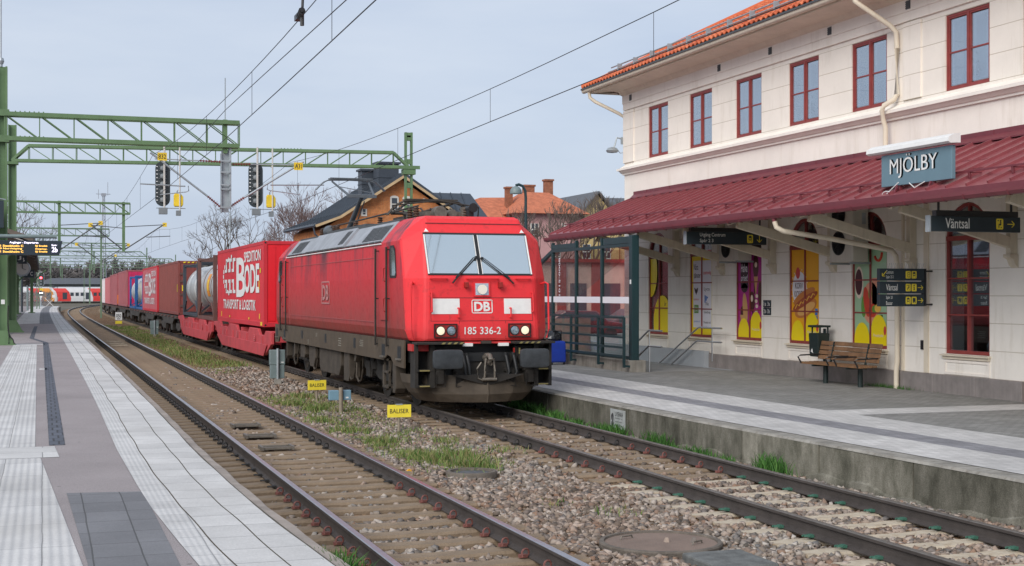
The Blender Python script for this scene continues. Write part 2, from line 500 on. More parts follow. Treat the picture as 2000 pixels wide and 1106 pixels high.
def concrete_wall(name):
    """old cast wall: vertical runs of damp and algae, pale scrapes, rough grain"""
    m, nt, b = nmat(name); L = nt.links.new
    tc = N(nt, "ShaderNodeTexCoord")
    mp = N(nt, "ShaderNodeMapping"); mp.inputs["Scale"].default_value = (1.5, 1.3, .62); L(tc.outputs["Object"], mp.inputs["Vector"])
    a = N(nt, "ShaderNodeTexNoise", Scale=2.2, Detail=7.0, Roughness=.65); L(mp.outputs[0], a.inputs["Vector"])
    cr = N(nt, "ShaderNodeValToRGB"); el = cr.color_ramp.elements
    while len(el) < 4: el.new(.5)
    for i, (p, c) in enumerate([(.30, (.06, .058, .044)), (.44, (.125, .12, .094)), (.56, (.185, .175, .142)), (.72, (.29, .275, .23))]):
        el[i].position = p; el[i].color = (*c, 1)
    L(a.outputs["Fac"], cr.inputs[0])
    f = N(nt, "ShaderNodeTexNoise", Scale=60.0, Detail=4.0, Roughness=.7); L(tc.outputs["Object"], f.inputs["Vector"])
    mr = N(nt, "ShaderNodeMapRange"); mr.inputs[1].default_value = .3; mr.inputs[2].default_value = .7; mr.inputs[3].default_value = .7; mr.inputs[4].default_value = 1.25
    L(f.outputs["Fac"], mr.inputs[0])
    s = N(nt, "ShaderNodeVectorMath", operation='SCALE'); L(cr.outputs[0], s.inputs[0]); L(mr.outputs[0], s.inputs["Scale"])
    gi = N(nt, "ShaderNodeNewGeometry"); ri = N(nt, "ShaderNodeMapRange"); ri.inputs[3].default_value = .72; ri.inputs[4].default_value = 1.25; L(gi.outputs["Random Per Island"], ri.inputs[0])
    s2 = N(nt, "ShaderNodeVectorMath", operation='SCALE'); L(s.outputs[0], s2.inputs[0]); L(ri.outputs[0], s2.inputs["Scale"]); s = s2
    L(s.outputs[0], b.inputs["Base Color"]); b.inputs["Roughness"].default_value = .95; setspec(b, .2)
    bp = N(nt, "ShaderNodeBump", Strength=.6, Distance=.012); L(f.outputs["Fac"], bp.inputs["Height"]); L(bp.outputs[0], b.inputs["Normal"])
    return m
concrete_wall("platform_concrete")
pm("rail_side", (.062, .052, .047), .75, var=.25, scale=4, bump=.3, bscale=60, spec=.4)
pm("rail_top", (.42, .40, .42), .28, metal=.85, var=.12, scale=8)
pm("rail_top_worn", (.20, .175, .15), .45, metal=.6, var=.2, scale=8)
pm("sleeper_brown", (.225, .165, .11), .92, var=.22, scale=3.5, bump=.5, bscale=35)
pm("sleeper_pale", (.46, .395, .30), .9, var=.20, scale=2.5, bump=.4, bscale=35, streak=.55, dirt=(.30, .19, .09))
pm("clip_dark", (.035, .033, .032), .6, metal=.3, var=.2)
pm("clip_red", (.20, .075, .062), .7, var=.25, scale=20)
pm("clip_green", (.045, .135, .095), .6, var=.2, scale=20)
island("loose_stone", [(.09, .078, .066), (.21, .175, .142), (.32, .28, .24), (.45, .41, .365), (.26, .175, .125), (.16, .155, .15), (.37, .30, .24)], nscale=.45)
island("grass_blade", [(.055, .125, .022), (.11, .19, .04), (.18, .23, .065), (.26, .245, .10), (.23, .18, .09)], rough=.7)
island("grass_lush", [(.02, .075, .012), (.045, .14, .022), (.09, .20, .04)], rough=.7)

# ------------------------------------------------------------------ ground, trackbed, platforms
g = MB(); g.quad((-900, -120, -.62), (900, -120, -.62), (900, 1400, -.62), (-900, 1400, -.62))
struct(g, "ground", pm("far_earth", (.12, .105, .075), .95, var=.3, scale=.05, bump=.3, bscale=3))

def wavy_bed(name, f0, f1, y0, y1, z, amp, mat, nx=26, near=.4):
    ys = []; y = y0
    while y < y1: ys.append(y); y += near if y < 45 else (2.0 if y < 110 else 8.0)
    ys.append(y1)
    vs = []; fs = []
    for y in ys:
        a, b_ = f0(y), f1(y)
        for i in range(nx+1):
            x = a + (b_-a)*i/nx
            dz = amp*(math.sin(x*2.1+y*.7)*math.sin(y*1.3-x)*.6 + math.sin(x*5.3+1.7*y)*math.cos(y*3.1)*.3)
            vs.append((x, y, z(x, y) + dz))
    for j in range(len(ys)-1):
        for i in range(nx):
            k = j*(nx+1)+i; fs.append((k, k+1, k+nx+2, k+nx+1))
    mb = MB(); mb.add(vs, fs)
    o = struct(mb, name, mat, smooth=60)
    return o
def bed_z(x, y):
    o = x - cA(y)
    d = min(abs(o), abs(o-4.57))
    full = np.interp(y, [12, 16, 30, 60], [-.255, -.25, -.238, -.225]) if abs(o) < 1.6 else -.215   # clean between sleepers nearby, filled up beyond
    if d < 1.25: return float(full)
    m = np.interp(d, [1.25, 1.6, 2.3], [-.215, -.235, -.255])
    return float(m)
wavy_bed("trackbed", lambda y: cA(y)-1.95, lambda y: cA(y)+7.4, 2.0, 420, bed_z, .02, M["ballast_brown"], nx=40)
g = MB(); strip(g, lambda y: cA(y)+7.3, lambda y: cA(y)+30, 60, 420, -.30, far=10)
struct(g, "yard_ground", M["ballast_surface"])

PA, PB = 0.56, 0.30
# near platform (left)
g = MB(); strip(g, lambda y: min(-12, cA(y)-16), lambda y: eA(y)-.95, 2, 205, PA)
wallstrip(g, lambda y: min(-12, cA(y)-16), 2, 205, -.6, PA)
struct(g, "platform", M["tarmac_pink"])
g = MB()
# curb: a rounded stone edge, top and face
ys = ysteps(2, 205, .5, 6)
for f0, f1, za, zb in ((-.13, -.03, PA-.012, PA-.018), (-.03, .0, PA-.018, PA-.045)):
    vs = []; fs = []
    for i, y in enumerate(ys):
        w = .006*math.sin(y*3.7)+.004*math.sin(y*9.1)
        vs += [(eA(y)+f0+(w if f0 > -.1 else 0), y, za), (eA(y)+f1+w, y, zb)]
    for i in range(len(ys)-1): fs.append((2*i, 2*i+1, 2*i+3, 2*i+2))
    g.add(vs, fs)
struct(g, "platform_edge", M["curb_stone"])
g = MB(); wallstrip(g, lambda y: eA(y)-.012, 2, 205, -.6, PA-.05)
g.quad((eA(205)-17, 205, -.6), (eA(205), 205, -.6), (eA(205), 205, PA-.01), (eA(205)-17, 205, PA-.01))
struct(g, "platform_face", M["platform_concrete"])
def wj(y): return .007*math.sin(y*1.3)+.004*math.sin(y*3.1)
g = MB(); strip(g, lambda y: eA(y)-.40+wj(y), lambda y: eA(y)-.146+wj(y+3)*.6, 2, 205, PA+.004, near=.22); strip(g, lambda y: eA(y)-.72+wj(y+4), lambda y: eA(y)-.411+wj(y), 2, 205, PA+.004, near=.22)
struct(g, "slab_paving", M["slab_light"])
g = MB(); strip(g, lambda y: eA(y)-.95, lambda y: eA(y)-.732+wj(y+4), 2, 205, PA+.004, near=.22)
struct(g, "warning_paving", M["slab_knob"])
g = MB(); strip(g, lambda y: eA(y)-.424, lambda y: eA(y)-.388, 2, 120, PA+.001); strip(g, lambda y: eA(y)-.74, lambda y: eA(y)-.705, 2, 120, PA+.001); strip(g, lambda y: eA(y)-.165, lambda y: eA(y)-.13, 2, 120, PA+.001)
struct(g, "joint_strip", pm("joint_moss", (.085, .072, .05), .95, var=.4, scale=6))
g = MB()
g.quad((-.97, 16.6, PA+.004), (-.09, 16.6, PA+.004), (-.22, 50, PA+.004), (-.97, 50, PA+.004))
g.quad((-1.25, 2, PA+.004), (.55, 2, PA+.004), (-.03, 15.45, PA+.004), (-1.25, 15.45, PA+.004))
struct(g, "guide_paving", M["slab_tactile"])
g = MB(); g.quad((-1.25, 15.47, PA+.004), (.16, 15.47, PA+.004), (.12, 16.58, PA+.004), (-1.25, 16.58, PA+.004))
g.box(-.09, .08, 33.4, 34.0, PA-.05, PA+.004); g.box(-1.6, .05, 50.02, 50.8, PA-.05, PA+.004)
strip(g, lambda y: eA(y)-3.1, lambda y: eA(y)-1.75, 86, 200, PA+.004)
g.quad((-4.2, 78, PA+.004), (-4.2, 81, PA+.004), (eA(86)-1.75, 90, PA+.003), (eA(86)-1.75, 85.9, PA+.003))
struct(g, "plain_paving", M["slab_light"])
g = MB(); g.quad((.44, 2, PA+.003), (.83, 2, PA+.003), (.83, 12.55, PA+.003), (.19, 12.66, PA+.003))
strip(g, lambda y: eA(y)-1.74, lambda y: eA(y)-.96, 84, 200, PA+.003)
struct(g, "dark_paving", M["slab_dark"])
g = MB(); g.quad((.06, 16.7, PA+.004), (.235, 16.7, PA+.004), (.16, 52, PA+.004), (-.02, 52, PA+.004))
g.quad((-.02, 52.02, PA+.004), (.14, 52.02, PA+.004), (-.35, 57, PA+.004), (-.52, 57, PA+.004)); g.quad((-.52, 57.02, PA+.004), (-.35, 57.02, PA+.004), (-.30, 78, PA+.004), (-.47, 78, PA+.004))
struct(g, "drain_channel", M["slab_drain"])
g = MB(); g.quad((-9, 62, PA+.002), (eA(62)-2.9, 62, PA+.002), (eA(78)-2.6, 78, PA+.002), (-9, 78, PA+.002)); g.quad((-12, 92, PA+.002), (eA(92)-3.2, 92, PA+.002), (eA(150)-3.2, 150, PA+.002), (-12, 150, PA+.002))
struct(g, "worn_pavement", M["tarmac_grey"])

# far platform (right), with the hole of the stairs
STX0, STX1, STY0, STY1 = 14.62, 17.0, 32.35, 44.0
WX = 17.2
g = MB()
strip(g, lambda y: eB(y)+2.97, lambda y: WX+.3, 4, 19.8, PB); strip(g, lambda y: eB(y)+2.97, lambda y: WX+.3, 20.75, STY0, PB)
strip(g, lambda y: eB(y)+2.97, lambda y: STX0, STY0, STY1, PB); strip(g, lambda y: eB(y)+2.97, lambda y: cB(y)+22, STY1, 100, PB)
struct(g, "platform", M["sett_dark"])
g = MB()
strip(g, lambda y: eB(y)+1.92, lambda y: eB(y)+2.97, 4, 100, PB); strip(g, lambda y: eB(y)+.32, lambda y: eB(y)+1.35, 4, 100, PB)
strip(g, lambda y: eB(y)+2.97, lambda y: WX+.3, 19.8, 20.75, PB)
struct(g, "light_paving", M["sett_light"])
g = MB(); strip(g, lambda y: eB(y)+1.35, lambda y: eB(y)+1.92, 4, 100, PB)
struct(g, "band_paving", M["sett_band"])
pm("coping_stone", (.27, .255, .225), .95, var=.3, scale=2.5, bump=.5, bscale=25, streak=.5, dirt=(.10, .075, .05))
g = MB(); strip(g, lambda y: eB(y)+.025+.008*math.sin(y*5), lambda y: eB(y)+.32, 4, 100, PB-.006, near=.35)
ys = ysteps(4, 100, .35, 6); vs = []; fs = []
for y in ys: vs += [(eB(y)+.002*math.sin(y*11), y, PB-.035), (eB(y)+.025+.008*math.sin(y*5), y, PB-.006)]
for i in range(len(ys)-1): fs.append((2*i, 2*i+1, 2*i+3, 2*i+2))
g.add(vs, fs)
struct(g, "platform_edge", M["coping_stone"])
g = MB(); rr = random.Random(5); y = 4.0
while y < 100:
    L_ = 2.05 if y < 60 else 6
    j = rr.uniform(-.008, .008)
    y1 = y + L_ - .03
    a0, a1 = eB(y)+.004+j, eB(y1)+.004+j
    g.add([(a0, y, -.7), (a1, y1, -.7), (a1, y1, PB-.034), (a0, y, PB-.034), (a0+.25, y, -.7), (a1+.25, y1, -.7), (a1+.25, y1, PB-.034), (a0+.25, y, PB-.034)],
          [(0, 1, 2, 3), (0, 3, 7, 4), (1, 5, 6, 2), (3, 2, 6, 7)])
    y += L_
struct(g, "platform_face", M["platform_concrete"])
# foot of the wall: a rough mortar ledge
g = MB(); vs = []; fs = []; ys = ysteps(4, 40, .18, 6)
for y in ys:
    w = .05+.03*math.sin(y*2.3)+.02*math.sin(y*7.1); h = -.16+.05*math.sin(y*1.7)+.03*math.sin(y*6.3)
    if y > 21: h -= .05
    vs += [(eB(y)-w, y, -.30), (eB(y)-w*.6, y, h-.02), (eB(y)+.01, y, h)]
for i in range(len(ys)-1):
    for k in range(2): fs.append((3*i+k, 3*i+k+1, 3*i+k+4, 3*i+k+3))
g.add(vs, fs); struct(g, "wall_footing", M["platform_concrete"], smooth=50)
# stairwell down to the underpass
pm("stair_panel", (.40, .43, .46), .55, var=.04); pm("stair_stone", (.25, .25, .25), .85, var=.15)
g = MB()
for k in range(16):
    g.box(STX0, STX1, STY0+.3*k, STY1, PB-.16*(k+1)-.15, PB-.16*k-(.0 if k else .004))
struct(g, "stair_floor", M["stair_stone"])
g = MB(); g.box(STX1+.002, STX1+.15, 33.9, STY1, -3, .74); g.box(STX1+.002, STX1+.15, STY0, 33.9, -3, PB-.002); g.box(STX0-.12, STX0-.002, STY0+.5, STY1, -3, PB-.01); g.box(STX0, STX1, STY1-.01, STY1+.1, -3, PB-.01)
struct(g, "stairwell_wall", M["stair_panel"])

# ------------------------------------------------------------------ tracks
def rail_profile():
    # half-section of a rail (lateral, height), running surface at 0
    return [(-.062, -.172), (-.062, -.160), (-.012, -.140), (-.009, -.125), (-.009, -.045), (-.036, -.036), (-.036, -.008), (-.028, -.001), (.028, -.001), (.036, -.008), (.036, -.036), (.009, -.045), (.009, -.125), (.012, -.140), (.062, -.160), (.062, -.172)]
def make_rail(cf, off, y0, y1, topmat, parent, lab=None):
    prof = rail_profile(); mb = MB(); n = len(prof)
    ys = ysteps(y0, y1, 2.5, 5); rings = [[(cf(y)+off+u, y, w) for u, w in prof] for y in ys]
    vs = [p for r in rings for p in r]
    for i in range(len(ys)-1):
        for k in range(n-1):
            mb.m = 1 if k in (6, 7, 8) else 0
            f = (i*n+k, (i+1)*n+k, (i+1)*n+k+1, i*n+k+1)
            mb.f.append(f); mb.mi.append(mb.m)
    mb.v = vs
    return mb.build("rail", [M["rail_side"], topmat], parent)
def sleeper_geo(mb, c, L_=2.55, w=.26, h=.2, top=-.178):
    # tapered concrete sleeper, lower in the middle
    sec = [(-L_/2, top-.01), (-.95, top), (-.55, top), (-.3, top-.010), (.3, top-.010), (.55, top), (.95, top), (L_/2, top-.01)]
    x0, y0 = c; rings = []
    for x, z in sec:
        rings.append([(x0+x, y0-w/2, z-.16), (x0+x, y0-w/2, z-.025), (x0+x, y0-w/2+.025, z), (x0+x, y0+w/2-.025, z), (x0+x, y0+w/2, z-.025), (x0+x, y0+w/2, z-.16)])
    mb.loft(rings); return mb
def clip_geo(mb, c, side, kind):
    """spring clip on the rail foot: a looped bar standing on (upright) or lying over (flat) the foot"""
    x, y, z = c; pts = []
    if kind == 'flat':
        for k in range(11):
            t = k/10*2*math.pi*.85+.5
            pts.append((x+side*(.065+.055*math.cos(t)), y+.038*math.sin(t), z+.012+.012*math.sin(t*1.5)))
        mb.path(pts, .009, 5)
        mb.cbox((x+side*.03, y, z+.02), .05, .07, .03)
    else:
        for k in range(9):
            t = -.6+k/8*4.3
            pts.append((x+side*(.052+.042*math.cos(t)), y-.03+.06*k/8, z+.042+.046*math.sin(t)))
        mb.path(pts, .010, 5)
        mb.cbox((x+side*.06, y+.05, z+.012), .08, .05, .03)
def make_track(cf, label, spacing, y0, pale_to, near_n, kinds, topmats):
    t = thing("railway_track", label, "railway track", (cf(20), 0, 0))
    tx = cf(20)
    def P(o): o.location = (-tx, 0, 0); return o
    for off, tm in ((-.755, topmats[0]), (.755, topmats[1])):
        P(make_rail(cf, off, 2, 420, tm, t))
    rr = random.Random(3); k = 0; y = y0; rest = MB(); base = {}
    protos = {}
    ns = 0; nc = 0; restc = MB()
    while y < 330:
        far = y > 130
        mat = M["sleeper_pale"] if y < pale_to else M["sleeper_brown"]
        if ns < 99:
            key = mat.name
            if key not in protos:
                mb = MB(); sleeper_geo(mb, (0, 0)); o = mb.build("sleeper", mat, t); protos[key] = o
            else:
                o = protos[key].copy(); COL.objects.link(o); o.parent = t
            o.location = (cf(y)-tx + rr.uniform(-.015, .015), y, rr.uniform(-.006, .004)); ns += 1
            o.rotation_euler = (0, 0, rr.uniform(-.008, .008))
        else:
            sleeper_geo(rest, (cf(y)-tx, y))
        kind = 'flat' if kinds(y)[0] == 'f' else 'up'
        col = M[{'g': "clip_green", 'r': "clip_red", 'd': "clip_dark"}[kinds(y)[1]]]
        if y < 75:
            for off in (-.755, .755):
                for side in (-1, 1):
                    if nc < 98 and side < 0 or nc < 98 and y < 14:
                        kk = (col.name, kind, side)
                        if kk not in protos:
                            mb = MB(); clip_geo(mb, (0, 0, -.165), side, kind); o = mb.build("rail_clip", col, t); protos[kk] = o
                        else:
                            o = protos[kk].copy(); COL.objects.link(o); o.parent = t
                        o.location = (cf(y)+off+side*.05-tx, y, 0); nc += 1
                    else:
                        clip_geo(restc, (cf(y)+off+side*.05-tx, y, -.165), side, kind)
        y += spacing
    if rest.v: tag(rest.build("far_sleepers", M["sleeper_brown"], t), kind='stuff')
    if restc.v: tag(restc.build("far_clips", M["clip_dark"], t), kind='stuff')
    return t
def kA(y): return 'ur' if y < 17.4 else ('fd' if y < 21.5 else 'ud')
def kB(y): return 'fg' if y < 16.6 else ('ur' if y < 20.2 else 'ud')
trA = make_track(cA, "brown railway track beside the pale slab platform edge, empty, curving away", .60, 7.97, 0, 100, kA, (M["rail_top"], M["rail_top"]))
trB = make_track(cB, "railway track with pale sleepers and green clips leading under the red locomotive", .605, 7.42, 16.6, 100, kB, (M["rail_top_worn"], M["rail_top_worn"]))

# loose ballast stones over the bed
def stones(name, specs, mat, seed):
    r = np.random.default_rng(seed); V = []; F = []
    cube = np.array([(-1, -1, -1), (1, -1, -1), (1, 1, -1), (-1, 1, -1), (-1, -1, 1), (1, -1, 1), (1, 1, 1), (-1, 1, 1)], float)
    fc = np.array([(0, 3, 2, 1), (4, 5, 6, 7), (0, 1, 5, 4), (1, 2, 6, 5), (2, 3, 7, 6), (3, 0, 4, 7)])
    n0 = 0
    for xy, size in specs:
        n = len(xy)
        s = size*r.uniform(.55, 1.25, n)
        v = cube[None]*np.array([.62, .5, .42])*(1+r.uniform(-.45, .35, (n, 8, 3)))
        q = r.normal(size=(n, 4)); q /= np.linalg.norm(q, axis=1)[:, None]
        w, x, y, z = q.T
        Rm = np.stack([1-2*(y*y+z*z), 2*(x*y-z*w), 2*(x*z+y*w), 2*(x*y+z*w), 1-2*(x*x+z*z), 2*(y*z-x*w), 2*(x*z-y*w), 2*(y*z+x*w), 1-2*(x*x+y*y)], 1).reshape(n, 3, 3)
        v = np.einsum('nij,nkj->nki', Rm, v)*s[:, None, None]
        v[:, :, 2] *= .8
        v += xy[:, None, :]
        V.append(v.reshape(-1, 3)); F.append((fc[None]+(np.arange(n)*8)[:, None, None]+n0).reshape(-1, 4)); n0 += n*8
    V = np.concatenate(V); F = np.concatenate(F)
    me = bpy.data.meshes.new(name); me.vertices.add(len(V)); me.vertices.foreach_set("co", V.ravel())
    me.loops.add(F.size); me.loops.foreach_set("vertex_index", F.ravel().astype(np.int32))
    me.polygons.add(len(F)); me.polygons.foreach_set("loop_start", np.arange(0, F.size, 4, dtype=np.int32)); me.polygons.foreach_set("loop_total", np.full(len(F), 4, dtype=np.int32))
    me.update(calc_edges=True); me.materials.append(mat)
    o = bpy.data.objects.new(name, me); COL.objects.link(o)
    return tag(o, "loose crushed stone ballast around and between the tracks", "ballast", kind='stuff')
def bed_points(n, x0, x1, y0, y1, seed):
    r = np.random.default_rng(seed)
    xs = r.uniform(x0, x1, n); ys = r.uniform(y0, y1, n); P = []
    for x, y in zip(xs, ys):
        o = x-3.6; oo = o-4.57
        drop = False
        for d, sp, yy0, full in ((o, .60, 7.97, 15.3), (oo, .605, 7.42, 24.0)):
            if abs(d) < 1.38:
                if min(abs(d-.755), abs(d+.755)) < .09: drop = True
                ph = ((y-yy0)/sp) % 1.0; dist = min(ph, 1-ph)*sp
                hide = .115 if abs(d) < 1.27 else 0
                if d is oo and abs(d) > .9 and y > 17: hide = .08
                if dist < hide and r.uniform() < .965: drop = True
                if y > full and abs(d) < 1.3 and r.uniform() < .8: drop = True
                if d is oo and y > 16.4 and abs(d) < 1.3 and r.uniform() < .8: drop = True
                if d is o and y > 17 and -1.3 < d < -.7: drop = True
        if drop: continue
        if x > eB(y)-.06: continue
        if (x-5.64)**2+((y-18.4))**2 < .42**2 or (x-5.86)**2+(y-12.65)**2 < .64**2: continue
        P.append((x, y, bed_z(x, y)+r.uniform(-.012, .022)))
    return np.array(P)
stones("ballast_stones", [
    (bed_points(21000, 2.2, 10.0, 7.0, 14.0, 1), .056),
    (bed_points(18000, 1.9, 10.0, 14.0, 21.0, 2), .058),
    (bed_points(17000, 1.85, 10.0, 21.0, 31.0, 3), .064),
    (bed_points(9000, 1.85, 10.0, 31.0, 48.0, 4), .07)], M["loose_stone"], 11)

# grass: blades in patches
def blades(name, patches, mat, label, seed):
    r = np.random.default_rng(seed); V = []; F = []; n0 = 0
    for cx, cy, rx, ry, n, h in patches:
        k = 0
        a = r.normal(0, .5, (n, 2))
        for i in range(n):
            x = cx+a[i, 0]*rx; y = cy+a[i, 1]*ry
            z = bed_z(x, y)-.01
            t = r.uniform(0, 6.28); hh = h*r.uniform(.35, 1.15); w = r.uniform(.003, .0065)*(1+y/30)
            lx, ly = r.normal(0, .35, 2)*hh
            dx, dy = math.cos(t)*w, math.sin(t)*w
            V += [(x-dx, y-dy, z), (x+dx, y+dy, z), (x+lx*.45+dx*.7, y+ly*.45+dy*.7, z+hh*.62), (x+lx*.45-dx*.7, y+ly*.45-dy*.7, z+hh*.62), (x+lx, y+ly, z+hh*.95)]
            F += [(n0, n0+1, n0+2, n0+3), (n0+3, n0+2, n0+4)]; n0 += 5
    me = bpy.data.meshes.new(name); me.from_pydata(V, [], F); me.materials.append(mat)
    o = bpy.data.objects.new(name, me); COL.objects.link(o)
    return tag(o, label, "grass", kind='stuff')
rr = random.Random(21); pt = []
for i in range(115):
    y = rr.uniform(18.8, 34); x = 5.85+rr.uniform(-.75, .8)-(.2 if y > 28 else 0)
    pt.append((x, y, rr.uniform(.15, .45), rr.uniform(.3, .8), int(rr.uniform(60, 150)), rr.uniform(.05, .15)))
for x, y, n, h in ((5.5, 20.3, 500, .20), (5.55, 19.9, 350, .18), (6.05, 20.4, 420, .2), (5.9, 19.2, 350, .24), (5.45, 22.8, 380, .16), (5.2, 24.6, 400, .17), (5.55, 29.5, 500, .2), (5.35, 31, 400, .2), (5.9, 33.5, 420, .18), (6.45, 22.5, 260, .15), (7.0, 20.9, 120, .13), (5.1, 26.8, 380, .16), (5.85, 15.6, 60, .10), (6.2, 14.6, 90, .12)):
    pt.append((x, y, .3, .45, int(n*.8), h))
for i in range(60):
    y = rr.uniform(44, 110); pt.append((5.9+rr.uniform(-.8, .7)+cA(y)-3.6, y, .6, 2.2, 170, rr.uniform(.07, .16)))
blades("dry_grass", pt, M["grass_blade"], "dry and green grass growing in the ballast between the tracks", 5)
pt = []
for y, n, h in ((17.2, 320, .30), (18.6, 150, .16), (19.4, 170, .18), (20.2, 140, .14), (20.9, 260, .27), (22.6, 260, .26), (23.2, 180, .2), (24.4, 200, .2), (25.6, 300, .26), (26.8, 400, .3), (28, 400, .3)):
    pt.append((eB(y)-.17, y, .13, .42, n, h))
blades("wall_grass", pt, M["grass_lush"], "lush green grass tufts at the foot of the right platform wall", 6)
pt = [(1.86, 9.35, .1, .2, 160, .16), (1.9, 9.0, .1, .2, 160, .18)]
bl = blades("edge_weeds", pt, M["grass_lush"], "small green weed tuft at the left platform edge", 8)
bl.location.z = .66
# ------------------------------------------------------------------ train materials
def loco_paint(name, col, grime, zlo=0.0, zhi=1.0, top=True):
    """sun-faded traffic red with soot runs from the roof and brake dust thickening towards the sole bar"""
    m, nt, b = nmat(name); L = nt.links.new
    tc = N(nt, "ShaderNodeTexCoord"); sp = N(nt, "ShaderNodeSeparateXYZ"); L(tc.outputs["Object"], sp.inputs[0])
    mp = N(nt, "ShaderNodeMapping"); mp.inputs["Scale"].default_value = (1.2, 1.2, .25); L(tc.outputs["Object"], mp.inputs["Vector"])
    no = N(nt, "ShaderNodeTexNoise", Scale=1.4, Detail=6.0, Roughness=.62); L(mp.outputs[0], no.inputs["Vector"])
    n2 = N(nt, "ShaderNodeTexNoise", Scale=7.0, Detail=5.0, Roughness=.6); L(tc.outputs["Object"], n2.inputs["Vector"])
    # brake dust: irregular amount falling off upwards
    d1 = N(nt, "ShaderNodeMapRange"); d1.inputs[1].default_value = zhi; d1.inputs[2].default_value = zlo; L(sp.outputs["Z"], d1.inputs[0])
    mm = N(nt, "ShaderNodeMath", operation='MULTIPLY_ADD'); L(no.outputs["Fac"], mm.inputs[0]); mm.inputs[1].default_value = .9; mm.inputs[2].default_value = .42
    m2 = N(nt, "ShaderNodeMath", operation='MULTIPLY'); m2.use_clamp = True; L(d1.outputs[0], m2.inputs[0]); L(mm.outputs[0], m2.inputs[1])
    c = Vector(col)
    ba = N(nt, "ShaderNodeMixRGB"); ba.inputs[1].default_value = (*(c*.86), 1); ba.inputs[2].default_value = (*(c*1.08), 1); L(n2.outputs["Fac"], ba.inputs[0])
    x1 = N(nt, "ShaderNodeMixRGB"); L(m2.outputs[0], x1.inputs[0]); L(ba.outputs[0], x1.inputs[1]); x1.inputs[2].default_value = (*grime, 1)
    out = x1.outputs[0]
    if top:
        d2 = N(nt, "ShaderNodeMapRange"); d2.inputs[1].default_value = 2.35; d2.inputs[2].default_value = 3.4; L(sp.outputs["Z"], d2.inputs[0])
        r2 = N(nt, "ShaderNodeMapRange"); r2.inputs[1].default_value = .47; r2.inputs[2].default_value = .62; L(no.outputs["Fac"], r2.inputs[0])
        m3 = N(nt, "ShaderNodeMath", operation='MULTIPLY'); m3.use_clamp = True; L(d2.outputs[0], m3.inputs[0]); L(r2.outputs[0], m3.inputs[1])
        x2 = N(nt, "ShaderNodeMixRGB"); L(m3.outputs[0], x2.inputs[0]); L(out, x2.inputs[1]); x2.inputs[2].default_value = (.045, .028, .04, 1)
        out = x2.outputs[0]
    r9 = N(nt, "ShaderNodeMapRange"); r9.inputs[1].default_value = .56; r9.inputs[2].default_value = .74; r9.inputs[4].default_value = .45; L(n2.outputs["Fac"], r9.inputs[0])
    x9 = N(nt, "ShaderNodeMixRGB"); L(r9.outputs[0], x9.inputs[0]); L(out, x9.inputs[1]); x9.inputs[2].default_value = (.16, .035, .032, 1); out = x9.outputs[0]
    L(out, b.inputs["Base Color"])
    rr_ = N(nt, "ShaderNodeMapRange"); rr_.inputs[3].default_value = .30; rr_.inputs[4].default_value = .62; L(n2.outputs["Fac"], rr_.inputs[0])
    L(rr_.outputs[0], b.inputs["Roughness"]); setspec(b, .3)
    return m
loco_paint("loco_red", (.62, .024, .034), (.135, .062, .045), 1.15, 2.7)
loco_paint("loco_front_red", (.80, .042, .050), (.30, .05, .04), .9, 1.75, top=False)
pm("loco_skirt", (.078, .057, .037), .8, var=.22, scale=3, streak=.5, dirt=(.115, .085, .055))
pm("loco_roof", (.30, .318, .345), .55, var=.18, scale=2, streak=.35, dirt=(.17, .17, .18))
pm("loco_louvre", (.07, .075, .08), .6, var=.15)
pm("loco_under", (.024, .021, .018), .85, var=.35, scale=5)
pm("loco_under_light", (.058, .046, .034), .85, var=.3, scale=4)
pm("loco_black", (.014, .015, .016), .55, var=.2)
pm("plow_brown", (.080, .062, .044), .75, var=.2, scale=4, streak=.25)
pm("buffer_face", (.050, .056, .062), .55, metal=.35, var=.35, scale=6)
pm("white_paint", (.78, .78, .76), .5, var=.05, scale=8)
pm("hook_steel", (.17, .15, .125), .55, metal=.4, var=.25, scale=14)
pm("hazard_yellow", (.24, .20, .075), .7, var=.2)
pm("lamp_red", (.30, .02, .015), .35)
pm("copper_brown", (.10, .055, .035), .55)
pm("pan_grey", (.115, .13, .145), .5, metal=.3, var=.2)
pm("rust_steel", (.060, .050, .042), .7, metal=.3, var=.3)
emit("headlight_glow", (1.0, .76, .48), .30, (.7, .64, .52))
emit("headlight_soft", (1.0, .82, .62), .08, (.7, .67, .6))
pm("lamp_glass", (.32, .40, .46), .08, metal=.6, var=.3, scale=30)
pm("lamp_lens", (.5, .55, .6), .1, metal=.5, var=.3, scale=40)
def windshield(name):
    m, nt, b = nmat(name); L = nt.links.new
    b.inputs["Base Color"].default_value = (.66, .74, .76, 1); b.inputs["Roughness"].default_value = .06
    b.inputs["Metallic"].default_value = .88; setspec(b, .9)
    return m
windshield("cab_glass")

# ------------------------------------------------------------------ the electric locomotive
LX, LY, LL = 8.17, 25.9, 16.6
loco = thing("electric_locomotive", "red electric locomotive numbered 185 336-2 with lit headlights, heading the freight train", "locomotive", (LX, LY, 0))
LV = [(1.37, 1.18, .0, 1.40, .36), (1.60, 1.16, .0, 1.47, .40), (2.60, 1.12, .10, 1.49, .52), (3.36, 1.05, .476, 1.47, .85), (3.55, 1.04, .57, 1.33, .95), (3.80, 1.01, .72, 1.10, 1.12), (3.86, .93, .84, .98, 1.26)]
rings = []
for z, f, yf, w, yc in LV:
    rings.append([(-f, yf, z), (f, yf, z), (w, yc, z), (w, LL-yc, z), (f, LL-yf, z), (-f, LL-yf, z), (-w, LL-yc, z), (-w, yc, z)])
b = MB(); b.loft(rings)
